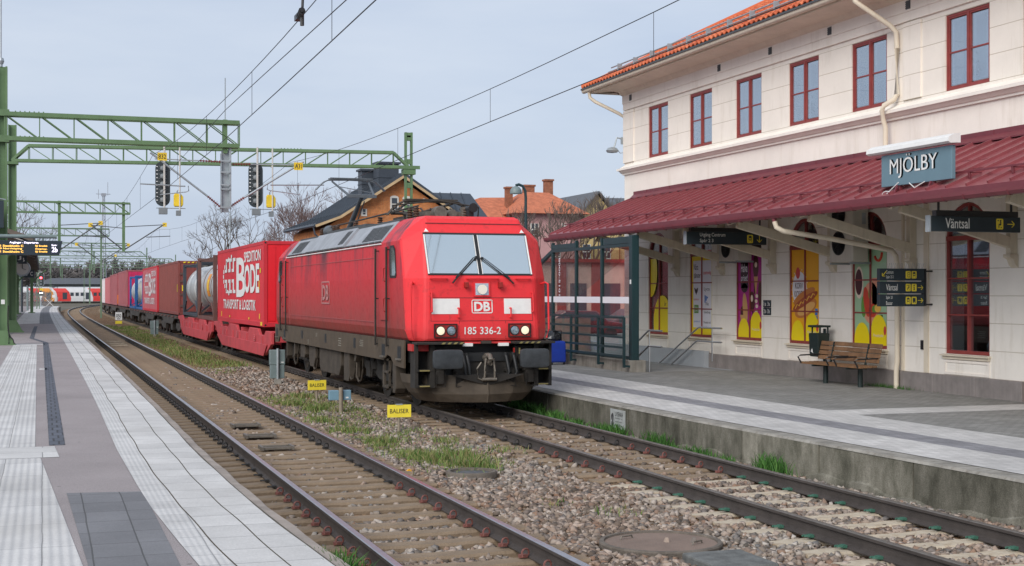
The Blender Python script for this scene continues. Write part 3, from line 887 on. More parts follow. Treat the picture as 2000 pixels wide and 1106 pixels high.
# front facets get the cleaner red
b.mi = [1 if i % 8 in (0,) and i < 48 else 0 for i in range(len(b.f))]
for lv in range(6):
    b.mi[lv*8+7] = 1; b.mi[lv*8+1] = 1
body = b.build("body", [M["loco_red"], M["loco_front_red"]], loco, bevel=.06)
def yF(z):
    if z <= 1.6: return 0.0
    if z <= 2.6: return (z-1.6)*.1
    return .10+(z-2.6)*.4947
def front_panel(mb, x0, x1, z0, z1, off, th=.02):
    vs = []
    for o in (off, off-th):
        vs += [(x0, yF(z0)-o, z0), (x1, yF(z0)-o, z0), (x1, yF(z1)-o, z1), (x0, yF(z1)-o, z1)]
    mb.add(vs, [(0, 1, 2, 3), (7, 6, 5, 4), (0, 4, 5, 1), (1, 5, 6, 2), (2, 6, 7, 3), (3, 7, 4, 0)])
    return mb
# windscreens
fr = MB(); front_panel(fr, -1.075, 1.075, 2.665, 3.515, .012); frame = fr.build("windscreen_frame", M["loco_black"], loco)
for x0, x1 in ((-1.035, -.055), (.055, 1.035)):
    w_ = MB(); front_panel(w_, x0, x1, 2.70, 3.475, .02, .012); w_.build("windscreen", M["cab_glass"], loco)
for xa, xb in ((-1.075, -1.045), (1.045, 1.075), (-.05, -.035), (.035, .05)):
    t_ = MB(); front_panel(t_, xa, xb, 2.69, 3.475, .025, .01); t_.build("windscreen_trim", M["white_paint"], loco)
# painted seam round the windscreen field + brow seam
s_ = MB()
front_panel(s_, -1.0, 1.0, 3.70, 3.712, .003, .002)
s_.build("panel_seam", M["loco_black"], loco)
# wipers: each a pivot, an arm pair and a blade
def FP(x, z, off): return (x, yF(z)-off, z)
for piv, tip in (((-.06, 3.02), (-.56, 2.56)), ((.06, 3.0), (.60, 2.55))):
    sx = 1 if tip[0] > 0 else -1
    w_ = MB(); w_.tube(FP(piv[0], piv[1], .05), FP(tip[0], tip[1], .07), .011, 6); w_.tube(FP(piv[0]+sx*.05, piv[1]-.0, .05), FP(tip[0]-sx*.02, tip[1]+.06, .07), .009, 6)
    w_.tube(FP(piv[0]+sx*.0, piv[1], .03), FP(piv[0], piv[1], .09), .03, 8)
    w_.tube(FP(tip[0]-sx*.14, tip[1]-.02+.17, .075), FP(tip[0]+sx*.05, tip[1]-.05, .075), .018, 6)
    w_.build("wiper", M["loco_black"], loco)
# handrails under the windscreen
for x0, x1 in ((-1.04, -.72), (-.30, .33), (.72, 1.0)):
    h = MB(); z = 2.60; h.tube((x0, .03, z), (x1, .03, z), .018, 8)
    for x in (x0, x1): h.tube((x, .03, z), (x, .14, z), .015, 6)
    h.build("handrail", M["loco_front_red"], loco)
for x in (-1.04, 1.04):
    h = MB(); h.tube((x, -.05, 1.95), (x, -.02, 2.32), .016, 8); h.tube((x, -.05, 1.95), (x, .06, 1.95), .014); h.tube((x, -.02, 2.32), (x, .1, 2.32), .014); h.build("handrail", M["loco_front_red"], loco)
for x in (-.5, .57):
    h = MB(); h.tube((x, -.05, 1.84), (x, -.05, 2.02), .016, 8); h.tube((x, -.05, 1.84), (x, .03, 1.84), .014); h.tube((x, -.05, 2.02), (x, .06, 2.02), .014); h.build("handrail", M["loco_front_red"], loco)
for sx in (-1, 1):
    h = MB(); h.path([(sx*1.38, .12, 1.42), (sx*1.42, .10, 1.6), (sx*1.41, .12, 2.5), (sx*1.38, .22, 2.53), (sx*1.33, .32, 2.5)], .02, 8); h.build("grab_rail", M["loco_front_red"], loco)
# top headlamp
h = MB(); front_panel(h, -.17, .17, 2.245, 2.535, .03, .04); h.build("top_lamp_housing", M["loco_front_red"], loco)
h = MB(); h.m = 0; front_panel(h, -.135, .135, 2.275, 2.505, .036, .02); h.m = 1; h.disc((0, .0, 2.385), .095, 'y', 20, .03)
h.build("top_headlight", [M["lamp_lens"], M["headlight_soft"]], loco)
for x in (-.33, .37):
    h = MB(); h.box(x-.035, x+.035, -.05, .08, 2.42, 2.53); h.build("marker_lamp", M["lamp_red"], loco, bevel=.01)
for x in (-.55, .72):
    h = MB(); front_panel(h, x-.17, x+.17, 2.38, 2.50, .003, .002); h.build("hatch", M["loco_front_red"], loco)
# white warning panels, badge, number
for x0, x1 in ((-1.03, -.46), (.455, 1.02)):
    h = MB(); front_panel(h, x0, x1, 1.905, 2.205, .008, .007); h.build("white_panel", M["white_paint"], loco)
h = MB()
for p in ((-1.05, 1.05, 2.215, 2.225), (-1.05, 1.05, 1.765, 1.772)): front_panel(h, *p, .003, .002)
for p in ((-1.05, -1.043, 1.77, 2.22), (1.043, 1.05, 1.77, 2.22), (-.475, -.468, 1.41, 1.77), (.475, .482, 1.41, 1.77)): front_panel(h, *p, .003, .002)
h.build("panel_seam", M["loco_black"], loco)
h = MB()
z0, z1, x0, x1 = 1.915, 2.185, -.215, .215
for p in ((x0+.03, x1-.03, z1-.018, z1), (x0+.03, x1-.03, z0, z0+.018), (x0, x0+.018, z0+.03, z1-.03), (x1-.018, x1, z0+.03, z1-.03)): front_panel(h, *p, .008, .006)
for sx in (0, 1):
    for sz in (0, 1):
        cx = (x0+.03) if sx == 0 else (x1-.03); cz = (z0+.03) if sz == 0 else (z1-.03)
        arc = []
        for k in range(6):
            t = math.pi/2*k/5 + (math.pi if (sx, sz) == (0, 0) else (math.pi*1.5 if (sx, sz) == (1, 0) else (0 if (sx, sz) == (1, 1) else math.pi/2)))
            arc.append((cx+.021*math.cos(t), yF(2.0)-.008, cz+.021*math.sin(t)))
        h.path(arc, .009, 5)
h.build("badge_border", M["white_paint"], loco)
h = MB(); h.T = Matrix.Rotation(-math.atan(.1), 4, 'X'); h.T = None
zc = 2.05
def FFr(x, z, off): return ((x, yF(z)-off, z), (1, 0, 0), (0, .0995, .995))
h.text("DB", FFr(-.165, 1.955, .010), .33, .19, bold=.035); h.build("badge_lettering", M["white_paint"], loco)
h = MB(); h.text("185 336-2", ((-.375, -.008, 1.505), (1, 0, 0), (0, 0, 1)), .75, .145, bold=.012); h.build("running_number", M["white_paint"], loco)
# lamp clusters
for sx in (-1, 1):
    x0 = -.985 if sx < 0 else .535; x1 = x0+.445
    h = MB(); h.box(x0, x1, -.03, .06, 1.455, 1.705); hz = h.build("headlight_housing", M["lamp_red"], loco, bevel=.015)
    h = MB()
    for p in ((x0-.01, x1+.01, 1.70, 1.715), (x0-.01, x1+.01, 1.445, 1.46)): h.box(p[0], p[1], -.045, .0, p[2], p[3])
    for x in (x0-.01, x1-.005): h.box(x, x+.015, -.045, .0, 1.46, 1.70)
    h.build("housing_rim", M["loco_black"], hz)
    for k, x in enumerate((x0+.115, x1-.115)):
        lit = (k == 0) if sx < 0 else (k == 1)
        h = MB(); h.m = 1; h.lathe([(.092, -.05), (.098, -.035), (.09, -.03)], (x, 0, 1.58), 'y', 24); h.m = 0; h.lathe([(.0, -.06), (.05, -.058), (.080, -.052)], (x, 0, 1.58), 'y', 24, cap=False)
        h.build("headlight", [M["headlight_glow"] if lit else M["lamp_glass"], M["loco_black"]], loco)
# front step ledge with worn hazard marks
for x0, x1 in ((-1.41, -.46), (.57, 1.41)):
    h = MB(); h.m = 0; h.box(x0, x1, -.30, .10, 1.325, 1.365)
    h.m = 1; st = x0+.48 if x0 < 0 else x0+.08
    for k in range(4):
        a = st+k*.12
        h.add([(a, -.302, 1.327), (a+.06, -.302, 1.327), (a+.10, -.302, 1.363), (a+.04, -.302, 1.363)], [(0, 1, 2, 3)])
    h.build("front_step", [M["loco_under"], M["hazard_yellow"]], loco)
h = MB(); h.box(-.46, .57, -.02, .3, 1.325, 1.36); h.build("sill_plate", M["loco_front_red"], loco)
for x, mt in ((-.33, "white_paint"), (.41, "white_paint"), (.05, "rust_steel")):
    h = MB(); h.box(x-.10, x+.10, -.09, -.005, 1.275 if mt != "rust_steel" else 1.325, 1.335 if mt != "rust_steel" else 1.38); h.build("sill_bracket", M[mt], loco)
# headstock and dark cavity
h = MB(); h.box(-1.38, 1.38, .30, .6, .95, 1.325); h.box(-.75, .80, .05, .3, .62, 1.15); h.box(-.48, .52, -.05, .05, .98, 1.14); h.box(-.3, .35, .0, .06, .60, .98)
h.build("headstock", M["loco_black"], loco)
h = MB(); h.prism([(-.62, 1.12), (.66, 1.12), (.42, .58), (-.34, .58)], 'y', -.02, .04); h.build("drawgear_plate", M["loco_under"], loco)
h = MB(); h.box(-1.44, -1.09, -.02, .3, 1.19, 1.322); h.build("corner_plate", M["loco_front_red"], loco)
# buffers
for x in (-.875, .875):
    h = MB(); h.m = 0
    pr_ = []
    for k in range(20):
        t = 2*math.pi*k/20; c, s = math.cos(t), math.sin(t)
        u = math.copysign(abs(c)**.28, c)*.30; w = math.copysign(abs(s)**.28, s)*.185
        pr_.append((u, w))
    rg = [[(x+u*k, y, 1.05+w*k) for u, w in pr_] for y, k in ((-.56, 1.0), (-.595, 1.0), (-.61, .97), (-.618, .85), (-.622, .4))]
    h.loft(rg); h.m = 1; h.lathe([(.12, -.57), (.12, -.25), (.17, -.25), (.19, .1)], (x, 0, 1.05), 'y', 16); h.box(x-.2, x+.2, -.02, .32, .82, 1.28)
    h.build("buffer", [M["buffer_face"], M["loco_under"]], loco, smooth=40)
# side step boxes under the cab corners
for sx in (-1, 1):
    h = MB(); h.m = 0
    h.box(sx*1.06-.045, sx*1.06+.045, -.15, .25, .48, 1.325); h.box(sx*1.37-.03, sx*1.37+.03, -.12, .25, .48, 1.325)
    for z in (.50, .80): h.box(min(sx*1.06, sx*1.37), max(sx*1.06, sx*1.37), -.16, .2, z, z+.035)
    h.box(min(sx*1.06, sx*1.37), max(sx*1.06, sx*1.37), .2, .25, .48, 1.3)
    h.m = 1; h.box(min(sx*1.06, sx*1.37)+.05, max(sx*1.06, sx*1.37)-.06, -.165, -.158, .805, .83); h.box(min(sx*1.06, sx*1.37)+.05, max(sx*1.06, sx*1.37)-.06, -.165, -.158, .505, .53)
    h.build("cab_steps", [M["loco_under"], M["hazard_yellow"]], loco)
    # sockets hanging below
    for x in (sx*.92, sx*.52):
        h = MB(); h.box(x-.075, x+.075, -.2, .1, .56, .80); h.box(x-.10, x+.10, -.12, .12, .78, .84)
        h.path([(x-.09, -.22, .76), (x-.09, -.22, .50), (x+.09, -.22, .50), (x+.09, -.22, .76)], .012, 5); h.build("jumper_socket", M["loco_under"], loco, bevel=.01)
# coupling hook and screw link
h = MB(); h.lathe([(.09, -.02), (.10, .06)], (0, -.2, 1.05), 'x', 12)
h.path([(.02, .0, 1.05), (.02, -.25, 1.06), (.02, -.40, 1.10), (.02, -.46, 1.03), (.02, -.42, .95), (.02, -.34, .96)], .05, 8)
for x in (-.07, .10): h.path([(x, -.40, 1.05), (x*1.15, -.41, .8), (x*1.25, -.38, .62)], .022, 6)
h.tube((-.13, -.38, .64), (.16, -.38, .64), .035, 8); h.path([(-.10, -.36, .62), (-.20, -.34, .66), (-.22, -.33, .85), (-.13, -.33, .97)], .018, 6)
h.build("coupling_hook", M["hook_steel"], loco, smooth=50)
# brake hoses
for x, dx in ((-.46, .12), (-.38, .14), (.42, -.28), (.58, -.32)):
    h = MB(); pts = []
    for k in range(10):
        t = k/9; pts.append((x+dx*max(0, t-.55)*2.1+.03*math.sin(t*3), -.18-.10*math.sin(t*3.14), 1.10-.45*math.sin(min(1, t*1.15)*math.pi/2)))
    h.path(pts, .035, 8); h.lathe([(.045, -.03), (.05, .03)], (x, -.17, 1.12), 'z', 10); h.build("brake_hose", M["loco_black"], loco, smooth=60)
for x, mt in ((.585, "lamp_red"), (.70, "hazard_yellow")):
    h = MB(); h.box(x-.012, x+.012, -.2, -.17, 1.12, 1.24); h.build("hose_tap", M[mt], loco)
# snow plough: curved blade
plan = [(-1.42, .95), (-1.38, .5), (-1.12, .12), (-.6, -.14), (-.02, -.28), (0, -.30), (.02, -.28), (.6, -.14), (1.10, .12), (1.30, .42)]
prof = [(.72, .02), (.55, -.06), (.35, -.09), (.19, -.03)]
rg = []
for z, dy in prof:
    k = np.interp(z, [.19, .45, .72], [.76, .97, 1.0])
    rg.append([(x*k, y+dy if abs(x) < 1.2 else y+dy*.3, z+(.0 if abs(x) < 1.2 else .0)) for x, y in plan])
h = MB(); h.loft(rg, False, False, closed=False)
rg2 = [[(x, y+.03, z) for x, y, z in r] for r in rg]; h.loft([list(reversed(r)) for r in rg2], False, False, closed=False)
h.build("snow_plough", M["plow_brown"], loco)
h = MB(); h.prism([(-.75, .73), (.75, .73), (.0, .52)], 'y', -.34, -.30); h.box(-.5, .5, -.3, .2, .70, .735); h.build("plough_bracket", M["loco_under"], loco)

# side skirt (both sides), with arches at the cab ends
for sx in (-1, 1):
    h = MB()
    poly = [(.38, .84), (1.05, .86), (1.25, .90), (1.45, 1.02), (1.75, 1.05), (2.1, .93), (LL-2.1, .93), (LL-1.9, 1.03), (LL-1.2, 1.03), (LL-1.0, .86), (LL-.38, .84), (LL-.38, 1.385), (.38, 1.385)]
    a, c = (1.462, 1.497)
    h.prism(poly, 'x', sx*a if sx > 0 else -c, c if sx > 0 else -a)
    h.build("side_skirt", M["loco_skirt"], loco)
h = MB(); h.box(-1.45, 1.45, .5, LL-.5, 1.2, 1.38); h.build("underframe", M["loco_under"], loco)
# cab doors, windows and handrails on both sides, both ends
for sx in (-1, 1):
    for mir in (0, 1):
        Y = (lambda y: LL-y) if mir else (lambda y: y)
        X = lambda o: sx*(1.49+o)
        def sb(mb, y0, y1, z0, z1, o0, o1):
            ya, yb = sorted((Y(y0), Y(y1))); xa, xb = sorted((X(o0), X(o1))); mb.box(xa, xb, ya, yb, z0, z1)
        h = MB(); sb(h, 1.78, 2.42, 1.75, 3.28, -.03, .012); d = h.build("cab_door", M["loco_red"], loco, bevel=.01)
        h = MB()
        for y in (1.62, 2.60):
            h.tube((X(.06), Y(y), 1.22), (X(.06), Y(y), 3.25), .022, 8)
            for z in (1.25, 2.2, 3.2): h.tube((X(.06), Y(y), z), (X(-.02), Y(y), z), .014, 6)
        h.build("door_handrail", M["loco_under"], loco)
        for z in (2.0, 2.62):
            h = MB(); h.path([(X(.0), Y(1.86), z+.22), (X(.06), Y(1.86), z+.2), (X(.06), Y(1.86), z-.05), (X(.0), Y(1.86), z-.08)], .016, 6); h.build("door_handle", M["lamp_red"], d)
        # cab side window: black rubber with rounded top
        wp = [(1.05, 2.62), (1.52, 2.62), (1.56, 2.68), (1.56, 3.20), (1.50, 3.28), (1.28, 3.28), (1.15, 3.20), (1.0, 2.68)]
        h = MB(); h.prism([(Y(y), z) for y, z in wp], 'x', *sorted((X(-.01), X(.010)))); wf = h.build("cab_window", M["loco_black"], loco)
        h = MB(); h.prism([(Y(1.28+(y-1.28)*.78), 2.95+(z-2.95)*.86) for y, z in wp], 'x', *sorted((X(.008), X(.014)))); h.build("pane", M["cab_glass"], wf)
        # foot holes in the skirt
        for y in (.75, 2.1):
            h = MB(); sb(h, y-.14, y+.14, 1.0, 1.26, -.01, .011); fh = h.build("step_hole", M["loco_black"], loco)
            h = MB(); sb(h, y-.17, y+.17, .985, 1.02, .0, .05); h.build("tread", M["hook_steel"], fh)
    for y in (4.9, 8.3, 11.6):
        h = MB(); xa, xb = sorted((sx*1.48, sx*1.501)); h.box(xa, xb, y-.11, y+.11, 1.08, 1.30); h.build("jack_hole", M["loco_black"], loco)
    # panel lines of the machine room
    h = MB(); xa, xb = sorted((sx*1.485, sx*1.4935))
    for y0, y1, z0, z1 in ((3.0, LL-3.0, 3.06, 3.07), (3.0, LL-3.0, 1.70, 1.708), (2.95, 2.962, 1.42, 3.3), (LL-2.97, LL-2.958, 1.42, 3.3)): h.box(xa, xb, y0, y1, z0, z1)
    h.build("panel_seam", pm("seam_pink", (.42, .12, .12), .6) if "seam_pink" not in M else M["seam_pink"], loco)
    # side badge
    h = MB(); xx = sx*1.4985
    F = FX(xx, 8.72, 2.14) if sx < 0 else ((xx, 7.9, 2.14), (0, 1, 0), (0, 0, 1))
    h.text("DB", ((F[0][0], F[0][1]-sx*-.0, F[0][2]), F[1], F[2]), .78, .38, bold=.03)
    for p in ((8.80, 7.86, 2.05, 2.08), (8.80, 7.86, 2.58, 2.61)): h.box(*sorted((sx*1.49, sx*1.4985)), p[1], p[0], p[2], p[3])
    for y in (7.83, 8.80): h.box(*sorted((sx*1.49, sx*1.4985)), y, y+.03, 2.05, 2.61)
    h.build("side_badge", M["faded_white"] if "faded_white" in M else pm("faded_white", (.46, .20, .19), .6), loco)
    h = MB()
    for y, z, w_, hh in ((6.4, 1.06, .34, .22), (4.0, 1.14, .38, .16), (9.4, 1.2, .25, .10), (10.6, .98, .18, .12)):
        for k in range(4): h.box(*sorted((sx*1.497, sx*1.4995)), y, y+w_*(1-.15*(k % 2)), z+hh*k/4, z+hh*k/4+hh*.1)
    h.build("data_lettering", M["faded_grey"] if "faded_grey" in M else pm("faded_grey", (.22, .20, .16), .7), loco)
# warning triangles on the brow
for x in (-1.0, 1.0):
    h = MB(); h.add([FP(x-.05, 3.53, .012), FP(x+.05, 3.53, .012), FP(x, 3.60, .012)], [(0, 1, 2)]); h.build("warning_triangle", M["white_paint"], loco)
h = MB(); F0 = ((-1.30, .215, 1.46), (.785, -.62, 0), (0, 0, 1))
# roof: slanted side panels with louvres, raised mid section
def slant(sx, y, t, off):
    z = 3.36+.44*t; x = 1.47+(1.10-1.47)*t
    n = Vector((.44, 0, .37)).normalized()
    return (sx*(x+n.x*off), y, z+n.z*off)
def slant_panel(mb, sx, y0, y1, t0, t1, off, th=.03):
    vs = [slant(sx, y0, t0, off), slant(sx, y1, t0, off), slant(sx, y1, t1, off), slant(sx, y0, t1, off), slant(sx, y0, t0, off-th), slant(sx, y1, t0, off-th), slant(sx, y1, t1, off-th), slant(sx, y0, t1, off-th)]
    return mb.add(vs, [(0, 1, 2, 3), (7, 6, 5, 4), (0, 4, 5, 1), (1, 5, 6, 2), (2, 6, 7, 3), (3, 7, 4, 0)])
for sx in (-1, 1):
    h = MB(); y = 2.35
    for y0, y1, o in ((2.35, 6.15, .02), (6.17, 11.0, .07), (11.02, LL-2.3, .02)): slant_panel(h, sx, y0, y1, .02, 1.03, o, .06)
    sp_ = h.build("roof_side_panel", M["loco_roof"], loco)
    for y0, y1, o in ((2.55, 3.45, .026), (3.5, 4.45, .026), (6.4, 6.95, .076), (12.2, 12.9, .026), (12.95, 13.7, .026)):
        h = MB(); slant_panel(h, sx, y0, y1, .16, .88, o, .02)
        for k in range(9): slant_panel(h, sx, y0+.02, y1-.02, .18+k*.075, .205+k*.075, o+.008, .01)
        h.build("louvre", M["loco_louvre"], loco)
    h = MB(); y = 2.4
    while y < LL-2.5:
        slant_panel(h, sx, y, y+.5, .0, .05, .045, .02); y += .62
    h.build("gutter_clips", M["loco_louvre"], loco)
    h = MB(); slant_panel(h, sx, 2.33, LL-2.33, -.07, -.03, .012, .02); h.build("roof_rail", M["white_paint"], loco)
h = MB(); h.box(-1.08, 1.08, 2.4, LL-2.4, 3.80, 3.875); h.box(-.95, .95, 6.2, 10.9, 3.875, 3.96); h.box(-.8, .8, 3.2, 5.9, 3.876, 3.92); h.build("roof_deck", M["loco_louvre"], loco)
# roof gear: insulators, bus bars, horn, air drums
def insulator(mb, c, hgt=.32, r=.075, n=10):
    prof = [(r*.7, 0)]
    k = 5
    for i in range(k):
        z = hgt*(i+.2)/k; prof += [(r*.55, z), (r, z+hgt*.06), (r*.55, z+hgt*.13)]
    prof.append((r*.5, hgt)); mb.lathe(prof, c, 'z', n)
for x, y in ((-.62, 2.75), (-.62, 3.3), (.5, 2.9), (.55, 6.4), (-.5, 6.6), (-.55, 9.1), (.5, 9.4), (-.6, 11.2), (.6, 11.4), (-.55, 13.7), (.55, 13.7), (-.55, 11.9)):
    h = MB(); insulator(h, (x, y, 3.88), .27, .085); h.build("insulator", M["copper_brown"], loco, smooth=50)
h = MB(); h.tube((-.62, 2.6, 4.17), (-.55, 9.2, 4.17), .022, 6); h.tube((-.55, 9.2, 4.17), (-.55, 13.8, 4.17), .022, 6); h.tube((.55, 6.4, 4.16), (.5, 9.4, 4.16), .02, 6); h.build("bus_bar", M["rust_steel"], loco)
h = MB(); h.lathe([(.0, -.3), (.13, -.27), (.16, -.1), (.16, .1), (.13, .27), (0, .3)], (-.55, 12.6, 4.06), 'y', 14, cap=False); h.box(-.7, -.4, 12.3, 12.9, 3.86, 3.95); h.build("air_drum", M["pan_grey"], loco, smooth=50)
h = MB(); h.lathe([(.02, .5), (.05, .45), (.06, .2), (.09, .02), (.10, 0)], (.35, 1.75, 4.10), 'y', 14); h.box(.30, .40, 1.9, 2.1, 3.85, 4.1); h.build("horn", M["loco_black"], loco, smooth=50)
h = MB(); h.lathe([(.14, -.16), (.15, -.1), (.15, .12), (.12, .2)], (-.05, 3.0, 4.05), 'y', 16); h.lathe([(.10, -.1), (.10, .2)], (.26, 3.1, 4.04), 'y', 12); h.box(-.3, .75, 3.2, 3.8, 3.88, 4.1); h.box(.42, .52, 2.85, 2.95, 3.9, 4.18); h.box(-.55, -.4, 3.4, 3.9, 3.88, 4.06); h.build("main_switch", M["hook_steel"], loco, smooth=40)
# pantographs
def pan_head(mb, y, z, droop=.28, hw=.6):
    for dy in (-.13, .13):
        pts = []
        for k in range(17):
            t = -1+k/8.0
            x = t*.98; zz = z - (0 if abs(t) < .60 else ((abs(t)-.60)/.40)**1.7*droop) - .02*abs(t)
            pts.append((x, y+dy*(1 if abs(t) < .75 else .55), zz))
        mb.path(pts, .02, 6)
        mb.box(-hw, hw, y+dy-.022, y+dy+.022, z+.012, z+.042)
    for x in (-.5, .5): mb.tube((x, y-.13, z-.02), (x, y+.13, z-.02), .015, 6)
h = MB()   # raised, rear
kn = (0, 10.9, 4.95); base = (0, 12.7, 4.05); hd = (0, 12.35, 5.50)
h.tube((0, base[1], base[2]), (0, kn[1]+.02, kn[2]-.03), .085, 10, r2=.055)
h.tube((-.36, kn[1], kn[2]), (.36, kn[1], kn[2]), .045, 8); h.box(-.40, .40, kn[1]-.06, kn[1]+.05, kn[2]-.05, kn[2]+.03)
for sx in (-1, 1): h.tube((sx*.34, kn[1], kn[2]), (sx*.52, hd[1], hd[2]-.06), .036, 8, r2=.026)
h.tube((-.3, kn[1]+.1, kn[2]+.1), (.45, hd[1]-.2, hd[2]-.2), .011, 5); h.tube((.3, kn[1]+.1, kn[2]+.1), (-.45, hd[1]-.2, hd[2]-.2), .011, 5)
h.tube((.10, base[1]-.35, base[2]+.02), (.10, kn[1]+.12, kn[2]-.14), .018, 6)
h.box(-.45, .45, 12.3, 13.3, 4.0, 4.07)
for x in (-.4, .4):
    for y in (12.35, 13.25): h.tube((x, y, 3.87), (x, y, 4.02), .05, 8)
pan_head(h, hd[1], hd[2]); h.build("raised_pantograph", M["pan_grey"], loco, smooth=45)
h = MB()   # folded, front
pan_head(h, 3.9, 4.36, .30)
for sx in (-1, 1): h.tube((sx*.52, 3.9, 4.32), (sx*.3, 6.2, 4.22), .028, 8)
h.tube((0, 6.25, 4.22), (0, 4.6, 4.05), .06, 8); h.tube((-.34, 6.2, 4.22), (.34, 6.2, 4.22), .04, 8)
h.path([(-.9, 3.6, 4.12), (-.98, 3.4, 4.22), (0, 3.3, 4.34), (.98, 3.4, 4.22), (1.02, 3.6, 4.0)], .018, 6); h.box(-.5, .5, 4.3, 5.3, 3.98, 4.05)
for k in range(7): h.tube((-.7+k*.23, 3.55, 4.10+.03*(k % 2)), (-.6+k*.23, 4.2, 4.22), .02, 6)
h.build("folded_pantograph", M["rust_steel"], loco, smooth=45)

# bogies
def wheelset(mb, y, r=.6, gauge=.75):
    for x in (-gauge, gauge):
        mb.m = 0; mb.lathe([(r, -.065), (r, .05), (r+.03, .055), (r+.03, .065)] if x > 0 else [(r+.03, -.065), (r+.03, -.055), (r, -.05), (r, .065)], (x, y, r), 'x', 28)
        mb.m = 1; o = -.075 if x < 0 else .067
        mb.lathe([(r*.80, 0), (r*.80, .008)], (x+o, y, r), 'x', 24)
        mb.m = 0; mb.lathe([(r*.28, 0), (r*.28, .012)], (x+(-.085 if x < 0 else .073), y, r), 'x', 16)
    mb.m = 0; mb.tube((-gauge, y, r), (gauge, y, r), .09, 10)
for yc in (3.3, LL-3.3):
    bo = MB()
    for sx in (-1, 1):
        xa, xb = sorted((sx*.98, sx*1.16))
        bo.prism([(yc-2.0, .62), (yc-1.75, .92), (yc-.8, .78), (yc+.8, .78), (yc+1.75, .92), (yc+2.0, .62), (yc+1.2, .58), (yc+.6, .42), (yc-.6, .42), (yc-1.2, .58)], 'x', xa, xb)
        for dy in (-1.3, 1.3):
            bo.cbox((sx*1.14, yc+dy, .62), .24, .36, .36); bo.lathe([(.13, -.16), (.15, 0), (.13, .16)], (sx*1.12, yc+dy-.34, .78), 'z', 12); bo.lathe([(.13, -.16), (.15, 0), (.13, .16)], (sx*1.12, yc+dy+.34, .78), 'z', 12)
            bo.tube((sx*1.22, yc+dy-.5, .95), (sx*1.22, yc+dy-.25, .45), .035, 6)
        for dy in (-.35, .35): bo.lathe([(.17, -.18), (.2, 0), (.17, .2)], (sx*1.1, yc+dy, .95), 'z', 14)
    bo.box(-.9, .9, yc-.3, yc+.3, .3, .95); bo.box(-.95, .95, yc-1.9, yc-1.75, .45, .85); bo.box(-.95, .95, yc+1.75, yc+1.9, .45, .85)
    bo.box(-.6, .6, yc-1.1, yc-.4, .35, 1.0); bo.box(-.6, .6, yc+.4, yc+1.1, .35, 1.0)
    bg = bo.build("bogie", M["loco_under"], loco, bevel=.012)
    for dy in (-1.3, 1.3):
        w_ = MB(); wheelset(w_, yc+dy); w_.build("wheelset", [M["loco_under"], M["loco_under_light"]], bg, smooth=40)
# equipment boxes below the frame
eq = MB(); 
for sx in (-1, 1):
    for y0, y1, z0, z1, xi in ((6.9, 9.6, .32, 1.2, .6), (10.2, 11.1, .36, 1.0, .9)):
        xa, xb = sorted((sx*xi, sx*1.40)); eq.prism([(y0, z1), (y0, z0+.25), (y0+.25, z0), (y1-.15, z0), (y1, z0+.15), (y1, z1)], 'x', xa, xb)
eq.build("transformer_case", M["loco_under_light"], loco, bevel=.02)
for y0, y1, z0, z1, xi in ((5.85, 6.45, .25, 1.2, 1.15), (1.35, 1.62, .28, .9, 1.2), (5.1, 5.3, .75, 1.2, 1.2), (11.6, 12.3, .55, 1.1, 1.2), (13.2, 13.35, .5, 1.1, 1.25), (14.5, 14.65, .4, 1.1, 1.2)):
    for sx in (-1, 1):
        h = MB(); xa, xb = sorted((sx*xi, sx*1.42)); h.prism([(y0, z1), (y0, z0+.1), (y0+.1, z0), (y1, z0), (y1, z1)], 'x', xa, xb); h.build("equipment_box", M["loco_under_light"], loco, bevel=.015)
for sx in (-1, 1):
    for y0 in (4.6, 5.4, 1.95, 10.0, 12.9):
        h = MB(); h.path([(sx*1.36, y0, 1.05), (sx*1.38, y0-.05, .6), (sx*1.38, y0+.1, .36), (sx*1.38, y0+.35, .30), (sx*1.38, y0+.6, .42), (sx*1.36, y0+.66, .8)], .025, 6); h.build("pipe", M["loco_under_light"], loco, smooth=60)
    h = MB(); h.box(*sorted((sx*1.22, sx*1.44)), 1.95, 2.35, .35, .40); 
    for z in (.35, .66, .92): h.box(*sorted((sx*1.2, sx*1.45)), 1.92, 2.38, z, z+.04)
    for y in (1.92, 2.34): h.box(*sorted((sx*1.38, sx*1.42)), y, y+.04, .35, 1.0)
    h.build("cab_ladder", M["loco_under_light"], loco)
    h = MB(); h.path([(sx*.76, .62, .1), (sx*.78, .62, .35), (sx*.9, .7, .7)], .04, 6); h.build("rail_guard", M["loco_under"], loco)

# ------------------------------------------------------------------ freight wagons and their loads
pm("wagon_red", (.50, .055, .065), .6, var=.16, scale=2, streak=.35, dirt=(.20, .06, .05))
pm("wagon_dark", (.055, .05, .046), .8, var=.3, scale=3, streak=.4, dirt=(.12, .08, .05))
pm("box_red", (.56, .022, .035), .55, var=.08, scale=1.2, streak=.25, dirt=(.26, .03, .05))
pm("box_red_bright", (.72, .012, .022), .45, var=.05)
pm("box_brown", (.235, .055, .045), .6, var=.14, scale=1.5, streak=.35, dirt=(.14, .045, .035))
pm("box_pink", (.48, .14, .15), .6, var=.12, scale=1.5, streak=.35, dirt=(.40, .16, .17))
pm("box_white", (.68, .62, .63), .6, var=.08)
pm("curtain_grey", (.36, .10, .11), .6, var=.15, scale=1.5, streak=.3)
pm("frame_navy", (.045, .055, .07), .6, var=.15)
pm("frame_brown", (.13, .06, .05), .65, var=.2)
pm("frame_blue", (.02, .11, .32), .55, var=.15)
pm("tank_steel", (.62, .63, .63), .38, metal=.45, var=.14, scale=1.5, streak=.3, dirt=(.33, .31, .28))
pm("tank_cream", (.52, .49, .42), .45, metal=.1, var=.10, streak=.25, dirt=(.35, .31, .26))
